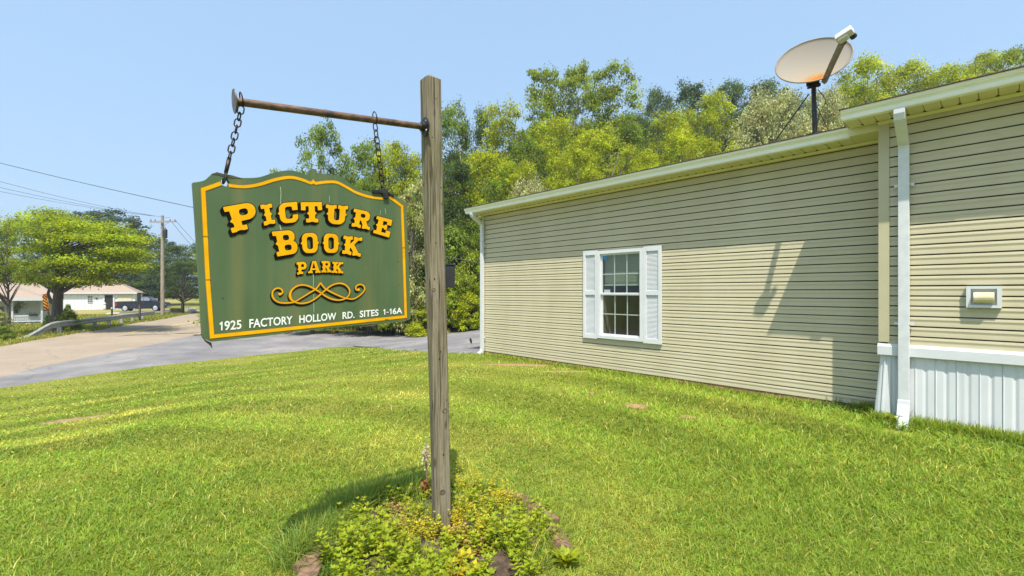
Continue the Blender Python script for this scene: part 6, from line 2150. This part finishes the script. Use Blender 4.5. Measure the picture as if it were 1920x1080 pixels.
def plant_mesh(rs, base, n_stems, hgt, leaf, spread, whorl=True, pairs=6, upright=0.5):
    """stems with opposite leaves; returns V,Q,col and stem list"""
    Vs, Qs, Cs, stems = [], [], [], []
    b = 0
    for s in range(n_stems):
        az = rs.uniform(0, 6.283); ln = hgt * rs.uniform(0.6, 1.1)
        d = np.array([math.cos(az) * spread, math.sin(az) * spread, 1.0]); d /= np.linalg.norm(d)
        p0 = np.array(base) + np.array([math.cos(az), math.sin(az), 0]) * rs.uniform(0, 0.02)
        stems.append((p0, p0 + d * ln))
        for k in range(pairs):
            t = (k + 0.6) / pairs; p = p0 + d * ln * t
            sz = leaf * (1.0 - 0.45 * t) * rs.uniform(0.8, 1.2)
            m = 2 if k < pairs - 1 else 5
            a0 = rs.uniform(0, 6.283) if k < pairs - 1 else 0
            for q in range(m):
                a = a0 + 2 * math.pi * q / m + (k % 2) * math.pi / 2
                up_ = upright * rs.uniform(0.3, 1.3) + (0.5 if k == pairs - 1 else 0)
                ax = np.array([math.cos(a), math.sin(a), up_]); ax /= np.linalg.norm(ax)
                sd = np.array([-math.sin(a), math.cos(a), 0])
                nn = np.cross(ax, sd)
                w = sz * (0.24 if leaf < 0.1 else 0.13)
                v = [p, p + ax * sz * 0.45 + sd * w - nn * sz * 0.05, p + ax * sz - np.array([0, 0, sz * 0.18]), p + ax * sz * 0.45 - sd * w - nn * sz * 0.05]
                Vs += v; Qs.append([b, b + 1, b + 2, b + 3]); b += 4
                tt = rs.uniform(0.7, 1.3); hh = rs.normal(0, 0.1)
                Cs += [[tt * (1 + hh), tt, tt * (1 - hh)]] * 4
    return np.array(Vs), np.array(Qs), np.clip(np.array(Cs), .05, 3), stems
rs = np.random.RandomState(5)
def ground_cover(name, leafmat, spots, label, hg, lf, cat='ground cover'):
    V, Q, Cc = [], [], []; off = 0
    for (x, y, k) in spots:
        v, q, c, _ = plant_mesh(rs, (x, y, gz(x, y) + 0.03), rs.randint(3, 6), hg * k, lf * (0.8 + 0.4 * k), 0.55, pairs=rs.randint(4, 7))
        V.append(v); Q.append(q + off); Cc.append(c); off += len(v)
    o = np_mesh(name, np.concatenate(V), np.concatenate(Q), L_[leafmat], None, cols=np.concatenate(Cc))
    tag(o, label, cat, kind='stuff')
def bed_spots(n, f):
    out = []
    while len(out) < n:
        t = rs.uniform(0, 6.283); r = BR * 1.02 * math.sqrt(rs.uniform(0, 1)); x, y = BC.x + r * math.cos(t), BC.y + r * math.sin(t)
        if math.hypot(x + 0.3935, y - 2.6) < 0.07: continue
        k = f(x, y)
        if rs.uniform() < k[0]: out.append((x, y, k[1] * rs.uniform(0.45, 1.45)))
    return out
PB = Vector((-0.3935, 2.60, 0))
yel_c = [gpix(868, 985), gpix(880, 1015), gpix(880, 920), gpix(785, 1015), gpix(860, 1005), gpix(915, 915), gpix(930, 960)]
def near_y(x, y): return min(math.hypot(x - c.x, y - c.y) for c in yel_c)
ground_cover('green_weeds', 'weed', bed_spots(135, lambda x, y: ((1.0 if near_y(x, y) > 0.10 else 0.25) * (1.0 if y < 2.75 else 0.6), 0.9 if y < 2.72 else 0.7)), 'low green leafy weeds filling the flower bed', 0.125, 0.034)
ground_cover('yellowing_weeds', 'weedy', bed_spots(85, lambda x, y: (1.0 if near_y(x, y) < 0.11 else 0.0, 0.9)), 'yellowing fine-leaved weeds beside the post', 0.13, 0.020)
ground_cover('brown_weeds', 'rusty', bed_spots(34, lambda x, y: (1.0 if min(math.hypot(x - gpix(735, 985).x, y - gpix(735, 985).y), math.hypot(x - gpix(895, 1030).x, y - gpix(895, 1030).y)) < 0.13 else 0.0, 0.7)), 'brown withered weeds in the bed', 0.09, 0.025)
def single_plant(name, px, py, mat_, label, n_st, hg, lf, spread, pairs, upright=0.5, cat='plant'):
    p = gpix(px, py)
    t_ = thing(name, label, cat, p)
    v, q, c, stems = plant_mesh(rs, (p.x, p.y, p.z + 0.02), n_st, hg, lf, spread, pairs=pairs, upright=upright)
    np_mesh('leaves', v, q, L_[mat_], t_, cols=c)
    mb = MB()
    for a, b in stems: mb.tube([Vector(a) - Vector((0, 0, .03)), Vector(b)], [0.003, 0.0015], 5)
    mb.build('stems', mat_var('weed_stem', (0.10, 0.14, 0.03), (0.15, 0.18, 0.04), 0.7, 10), t_)
    return t_
single_plant('leafy_weed', 628, 1062, 'weed', 'tall bright leafy weed beside the left brick of the bed', 8, 0.20, 0.055, 0.45, 7)
single_plant('leafy_weed', 700, 1050, 'weed', 'bushy bright green weed at the front left of the bed', 9, 0.19, 0.055, 0.5, 7)
single_plant('leafy_weed', 760, 1075, 'weed', 'bright green weed at the bottom edge below the post', 9, 0.18, 0.055, 0.5, 7)
single_plant('leafy_weed', 955, 1040, 'weed', 'dense green weed right of the post front', 9, 0.18, 0.045, 0.55, 7)
single_plant('leafy_weed', 905, 1010, 'weed', 'green weed just right of the post foot', 7, 0.17, 0.04, 0.5, 7)
single_plant('yellow_plant', 865, 1098, 'weedy', 'yellow broad-leaved plant at the bottom edge below the post', 7, 0.12, 0.085, 0.9, 3, 0.4)
single_plant('dandelion', 1062, 1062, 'weed', 'rosette of long jagged green leaves at the right front of the bed', 11, 0.03, 0.12, 1.2, 2, 0.8)
# dried flower stalk left of the post
p = gpix(795, 940)
t_ = thing('dried_flower_stalk', 'dried brown flower stalk with pale seed heads left of the post', 'plant', p)
tp = Vector((at(799, 855, p.y).x, p.y, at(799, 855, p.y).z))
mb = MB(); mb.tube([p, p.lerp(tp, .5) + Vector((0.01, 0, 0)), tp], [0.006, 0.005, 0.003], 6); mb.build('stem', M['brick'], t_)
v = []
for i in range(230):
    t = rs.uniform(0.02, 0.42); q = np.array(p.lerp(tp, t)); v.append(q + rs.normal(0, 1, 3) * np.array([0.013, 0.013, 0.01]))
v = np.array(v); V, Q, col = leaves_np(rs, v, rs.normal(0, 1, v.shape), 0.03, aspect=0.4)
np_mesh('withered_leaves', V, Q, mat_leaf('rust_brown_leaf', (0.30, 0.12, 0.04), (0.25, 0.1, 0.03), transl=0.2), t_, cols=col)
v = np.array(tp) + rs.normal(0, 1, (260, 3)) * np.array([0.014, 0.014, 0.034])
V, Q, col = leaves_np(rs, v, rs.normal(0, 1, v.shape), 0.015, aspect=0.7)
np_mesh('seed_head', V, Q, mat_leaf('pale_seed', (0.62, 0.52, 0.36), (0.5, 0.42, 0.3), transl=0.3), t_, cols=col)
# broad dock-like weed by the skirting
single_plant('leafy_weed', 1752, 800, 'weed', 'tall weed against the white skirting right of the downspout', 5, 0.22, 0.07, 0.35, 6)
single_plant('leafy_weed', 1675, 800, 'weed', 'leafy weed between the skirting corner and the downspout', 5, 0.12, 0.07, 0.5, 5)

# ------------------------------------------------------------------ grass
def grass_field(name, N, sampler, hfun, wmin, label, mat_='grass', lean=0.85, seed=1, tintf=None):
    rs = np.random.RandomState(seed)
    x, y = sampler(rs, N)
    n = len(x)
    z = gz_np(x, y)
    d = np.hypot(x, y)
    h = hfun(x, y, rs)
    w = np.maximum(wmin, d * 0.00150) * rs.uniform(0.7, 1.3, n)
    az = rs.uniform(0, 2 * np.pi, n)
    ln = lean * rs.uniform(0.2, 1.6, n)
    dx, dy = np.cos(az), np.sin(az)
    fa = az + np.pi / 2 + rs.normal(0, 0.5, n)
    sx, sy = np.cos(fa) * w / 2, np.sin(fa) * w / 2
    def pt(t, wd):
        off = ln * h * t ** 1.6
        zz = z - 0.004 + h * t * (1 - 0.28 * np.minimum(ln, 1.3) * t)
        cx, cy = x + dx * off, y + dy * off
        return np.stack([cx - sx * wd, cy - sy * wd, zz], 1), np.stack([cx + sx * wd, cy + sy * wd, zz], 1)
    a0, b0 = pt(0.0, 1.0); a1, b1 = pt(0.55, 0.85); a2, b2 = pt(1.0, 0.18)
    V = np.stack([a0, b0, a1, b1, a2, b2], 1).reshape(-1, 3)
    base = np.arange(n)[:, None] * 6
    Q = np.concatenate([base + np.array([[0, 1, 3, 2]]), base + np.array([[2, 3, 5, 4]])], 0)
    t = rs.uniform(0.60, 1.40, n); hue = rs.normal(0, 0.15, n)
    col = np.stack([t * (1 + hue), t, t * (1 - hue * 0.3)], 1)
    if tintf is not None: col = col * tintf(x, y, rs)
    dry = rs.uniform(size=n) < 0.03
    col[dry] = np.array([1.9, 1.6, 4.0]) * rs.uniform(0.8, 1.2, (dry.sum(), 1))
    col = np.clip(np.repeat(col, 6, 0), 0.03, 8)
    o = np_mesh(name, V, Q, L_[mat_], None, cols=col)
    tag(o, label, 'grass', kind='stuff')
    return o
SPOUT = H(0.691, PRO + 0.42, 0)
lawn_poly = [(p.x, p.y) for p in lawn_line]
lawn_poly = lawn_poly + [tuple(H(7.9, 0.02, 0)[:2]), tuple(H(0.95, 0.02, 0)[:2]), tuple(H(0.95, PRO + 0.03, 0)[:2]), tuple(H(-6.5, PRO + 0.03, 0)[:2]), (9.0, -6.0)]
def vnoise(x, y, s, seed):
    """smooth value noise in 2-D"""
    r = np.random.RandomState(seed).rand(64, 64)
    u, v = x / s, y / s
    i, j = np.floor(u).astype(int), np.floor(v).astype(int)
    f, g = u - i, v - j
    f = f * f * (3 - 2 * f); g = g * g * (3 - 2 * g)
    a = r[i % 64, j % 64]; b = r[(i + 1) % 64, j % 64]; c = r[i % 64, (j + 1) % 64]; e = r[(i + 1) % 64, (j + 1) % 64]
    return (a * (1 - f) + b * f) * (1 - g) + (c * (1 - f) + e * f) * g
BARE = [(gpix(140, 787), 0.62, 0.24), (gpix(12, 735), 0.6, 0.3), (gpix(1195, 762), 0.17, 0.15), (gpix(1290, 782), 0.12, 0.1), (gpix(700, 671), 0.85, 0.3), (gpix(1108, 737), 0.07, 0.07), (gpix(985, 685), 0.8, 0.16), (gpix(1060, 697), 0.5, 0.12)]
def bare_patch(c, a, b, label, seed):
    rn = random.Random(seed); n = 28; vs = [on_ground(c.x, c.y, 0.012)]
    for r_ in (0.5, 1.0):
        for k in range(n):
            t = 2 * math.pi * k / n; q = r_ * (1 + rn.uniform(-.22, .22))
            vs.append(on_ground(c.x + a * q * math.cos(t), c.y + b * q * math.sin(t), 0.010 if r_ < 1 else 0.003))
    fs = [(0, 1 + k, 1 + (k + 1) % n) for k in range(n)] + [(1 + k, 1 + n + k, 1 + n + (k + 1) % n, 1 + (k + 1) % n) for k in range(n)]
    m = MB(); m.add(vs, fs); o = m.build('bare_soil', M['bare'], None, smooth=True)
    tag(o, label, 'bare soil', kind='structure')
M['bare'] = mat_var('dry_bare_earth', (0.20, 0.115, 0.06), (0.40, 0.235, 0.12), 0.95, 24, bump=0.6, detail=8)
for i, (c, a, b) in enumerate(BARE):
    if i in (0, 2, 3, 5): bare_patch(c, a * 0.75, b * 0.7, ['bare brown patch in the lawn at the left', '', 'small bare patch in the lawn below the window', 'small bare patch in the lawn right of the one below the window', '', 'tiny bare spot in the lawn left of the window'][i], i)
    elif i in (6, 7): bare_patch(c, a * 0.9, b * 0.8, 'dry earth strip along the foot of the wall by the far corner' if i == 6 else 'dry earth strip at the wall foot left of the window', i)
def bare(x, y):
    m = np.zeros_like(x)
    for c, a, b in BARE:
        # long axis across the view
        m = np.maximum(m, np.exp(-(((x - c.x) / a) ** 2 + ((y - c.y) / b) ** 2) * 1.3))
    return m
def lawn_sampler(rs, N):
    # about even per picture area, over the view and a margin at either side
    d = 1 / (1 / 1.6 + (1 / 17.5 - 1 / 1.6) * rs.uniform(0, 1, N) ** 0.92)
    s = rs.uniform(-1.6, 1.5, N)
    x, y = s * d, d
    ok = in_poly(x + 0.22 * (vnoise(x, y, 0.12, 71) - 0.5) * np.minimum(1, y / 6), y + 0.16 * (vnoise(x, y, 0.09, 72) - 0.5), lawn_poly) & ((N_AX.x * x + N_AX.y * y < DW) | (W_AX.x * x + W_AX.y * y > 7.88))
    ok &= np.hypot(x - BC.x, y - BC.y) > BR * (0.97 + 0.07 * np.sin(5 * np.arctan2(y - BC.y, x - BC.x)))
    ok &= np.hypot(x - SPOUT.x, y - SPOUT.y) > 0.13
    ok &= rs.uniform(size=N) > bare(x, y) * 0.93
    ok &= rs.uniform(size=N) < 0.62 + 0.55 * vnoise(x, y, 0.11, 21)
    return x[ok], y[ok]
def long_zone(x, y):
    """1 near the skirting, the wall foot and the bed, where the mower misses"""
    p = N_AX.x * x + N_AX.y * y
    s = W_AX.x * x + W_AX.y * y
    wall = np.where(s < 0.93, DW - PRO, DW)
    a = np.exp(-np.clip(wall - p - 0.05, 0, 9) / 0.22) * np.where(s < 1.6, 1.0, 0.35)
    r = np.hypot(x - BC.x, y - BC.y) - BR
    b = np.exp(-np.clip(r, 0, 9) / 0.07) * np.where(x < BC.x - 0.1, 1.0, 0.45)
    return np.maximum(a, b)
def lawn_h(x, y, rs):
    base = 0.022 + 0.014 * vnoise(x, y, 1.1, 3) + 0.010 * vnoise(x, y, 0.28, 4)
    rightside = sstep((x + 0.3) / 2.5)
    base = base * (0.85 + 0.45 * rightside)
    return (base + 0.10 * long_zone(x, y)) * rs.uniform(0.55, 1.35, len(x))
def lawn_tint(x, y, rs):
    pch = vnoise(x, y, 1.3, 8) * 0.55 + vnoise(x, y, 0.38, 9) * 0.45
    rightside = sstep((x + 0.6) / 3.0)
    dryness = np.clip((pch - 0.45) * 2.2, 0, 1) * (0.9 - 0.65 * rightside) + 0.10
    lush = np.stack([0.62 + 0 * x, 0.88 + 0 * x, 0.7 + 0 * x], 1)
    pale = np.stack([1.32 + 0 * x, 1.22 + 0 * x, 1.9 + 0 * x], 1)
    c = lush + (pale - lush) * dryness[:, None]
    c *= (0.86 + 0.30 * vnoise(x, y, 0.075, 31))[:, None]
    # mown bands curving round the bed
    band = np.sin((np.hypot(x + 4.0, y - 1.0)) * 4.6 + 1.2 * vnoise(x, y, 1.3, 61))
    c *= (1 + 0.26 * np.sign(band) * np.minimum(1, np.abs(band) * 2) * sstep((y - 3.0) / 2))[:, None]
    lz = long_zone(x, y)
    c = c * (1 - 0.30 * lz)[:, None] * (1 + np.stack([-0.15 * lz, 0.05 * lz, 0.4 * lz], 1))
    return c
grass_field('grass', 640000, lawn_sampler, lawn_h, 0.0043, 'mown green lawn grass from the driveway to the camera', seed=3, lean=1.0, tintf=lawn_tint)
# clover-like broad leaves and stray long blades
def stray_sampler(rs, N):
    x, y = lawn_sampler(rs, N); return x, y
grass_field('long_grass', 8000, stray_sampler, lambda x, y, rs: rs.uniform(0.035, 0.085, len(x)), 0.0034, 'scattered longer grass blades in the lawn', lean=0.9, seed=7, tintf=lambda x, y, rs: np.stack([0.95 + 0 * x, 1.05 + 0 * x, 1.6 + 0 * x], 1))
# tufts along the skirting and wall foot
def edge_sampler(rs, N):
    s = rs.uniform(-2.5, 7.8, N)
    s = np.where(rs.uniform(size=N) < 0.55, rs.uniform(-1.6, 1.1, N), s)
    o = np.abs(rs.normal(0, 0.07, N)) + 0.03 + np.where(s < 0.95, PRO + 0.02, 0)
    k_ = np.abs(s - 0.691) > 0.075
    s, o = s[k_], o[k_]
    p = np.outer(s, np.array(W_AX)) + np.outer(DW - o, np.array(N_AX))
    return p[:, 0], p[:, 1]
def inbed_sampler(rs, N):
    t = rs.uniform(0, 6.283, N); r = BR * np.sqrt(rs.uniform(0, 1, N)) * 1.05
    x, y = BC.x + r * np.cos(t), BC.y + r * np.sin(t)
    k = (vnoise(x, y, 0.16, 44) > 0.45) & (np.hypot(x + 0.3935, y - 2.6) > 0.075)
    return x[k], y[k]
grass_field('bed_weed_grass', 7000, inbed_sampler, lambda x, y, rs: rs.uniform(0.06, 0.17, len(x)), 0.0034, 'thin grass growing among the weeds of the bed', lean=0.8, seed=14, tintf=lambda x, y, rs: np.stack([0.8 + 0 * x, 0.95 + 0 * x, 1.0 + 0 * x], 1))
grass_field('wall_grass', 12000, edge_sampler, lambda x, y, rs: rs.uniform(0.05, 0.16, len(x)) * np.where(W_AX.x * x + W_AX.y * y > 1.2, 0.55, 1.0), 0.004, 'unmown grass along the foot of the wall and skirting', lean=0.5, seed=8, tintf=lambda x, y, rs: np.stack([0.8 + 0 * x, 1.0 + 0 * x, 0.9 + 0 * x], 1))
# tall tuft left of the bed, tinted dark along the sign's shadow
def tuft_sampler(rs, N):
    a, b = gpix(540, 1065), gpix(650, 960); c = gpix(790, 925)
    t = rs.uniform(0, 2, N)
    px = np.where(t < 1, a.x + (b.x - a.x) * t, b.x + (c.x - b.x) * (t - 1)); py = np.where(t < 1, a.y + (b.y - a.y) * t, b.y + (c.y - b.y) * (t - 1))
    return px + rs.normal(0, 0.05, N), py + rs.normal(0, 0.05, N)
grass_field('bed_grass', 4200, tuft_sampler, lambda x, y, rs: rs.uniform(0.08, 0.19, len(x)), 0.0036, 'long grass tinted dark as the sign shadow along the left edge of the bed', lean=0.75, seed=9, tintf=lambda x, y, rs: np.stack([0.66 + 0 * x, 0.88 + 0 * x, 1.2 + 0 * x], 1))
# tall grass at the far side of the driveway and by the road
def far_sampler(rs, N):
    pts = far_edge
    i = rs.randint(0, len(pts) - 1, N); t = rs.uniform(0, 1, N)
    X = np.array([p.x for p in pts]); Y = np.array([p.y for p in pts])
    x = X[i] * (1 - t) + X[i + 1] * t; y = Y[i] * (1 - t) + Y[i + 1] * t
    return x + rs.normal(0, 0.3, N), y + np.abs(rs.normal(0, 0.9, N)) + 0.1
grass_field('tall_grass', 26000, far_sampler, lambda x, y, rs: rs.uniform(0.2, 1.05, len(x)), 0.012, 'tall unmown grass and weeds at the foot of the wood', 'tallgrass', lean=0.4, seed=10)
def verge_sampler(rs, N):
    t = rs.uniform(-6, glen + 10, N); o = -rs.uniform(0.0, 1, N) ** 1.5 * 9 + 0.6
    x = gl0.x + gdir.x * t + gside.x * o; y = gl0.y + gdir.y * t + gside.y * o
    return x, y
grass_field('verge_grass', 42000, verge_sampler, lambda x, y, rs: rs.uniform(0.06, 0.22, len(x)), 0.012, 'grass verge behind the guardrail across the road', 'tallgrass', lean=0.5, seed=12)

# ------------------------------------------------------------------ summer haze
mb = MB()
mb.box((0, 670, 32.5), 1404, 1464, 69)
hz, nt, nd, ln, b = newmat('summer_haze')
nd.remove(b)
pv = nd.new('ShaderNodeVolumePrincipled')
pv.inputs['Color'].default_value = (0.80, 0.88, 1.0, 1)
pv.inputs['Density'].default_value = 0.0008
pv.inputs['Anisotropy'].default_value = 0.2
ln.new(pv.outputs[0], nd['Material Output'].inputs['Volume'])
tag(mb.build('haze', hz, None), 'thin summer haze in the air', 'haze', kind='stuff')
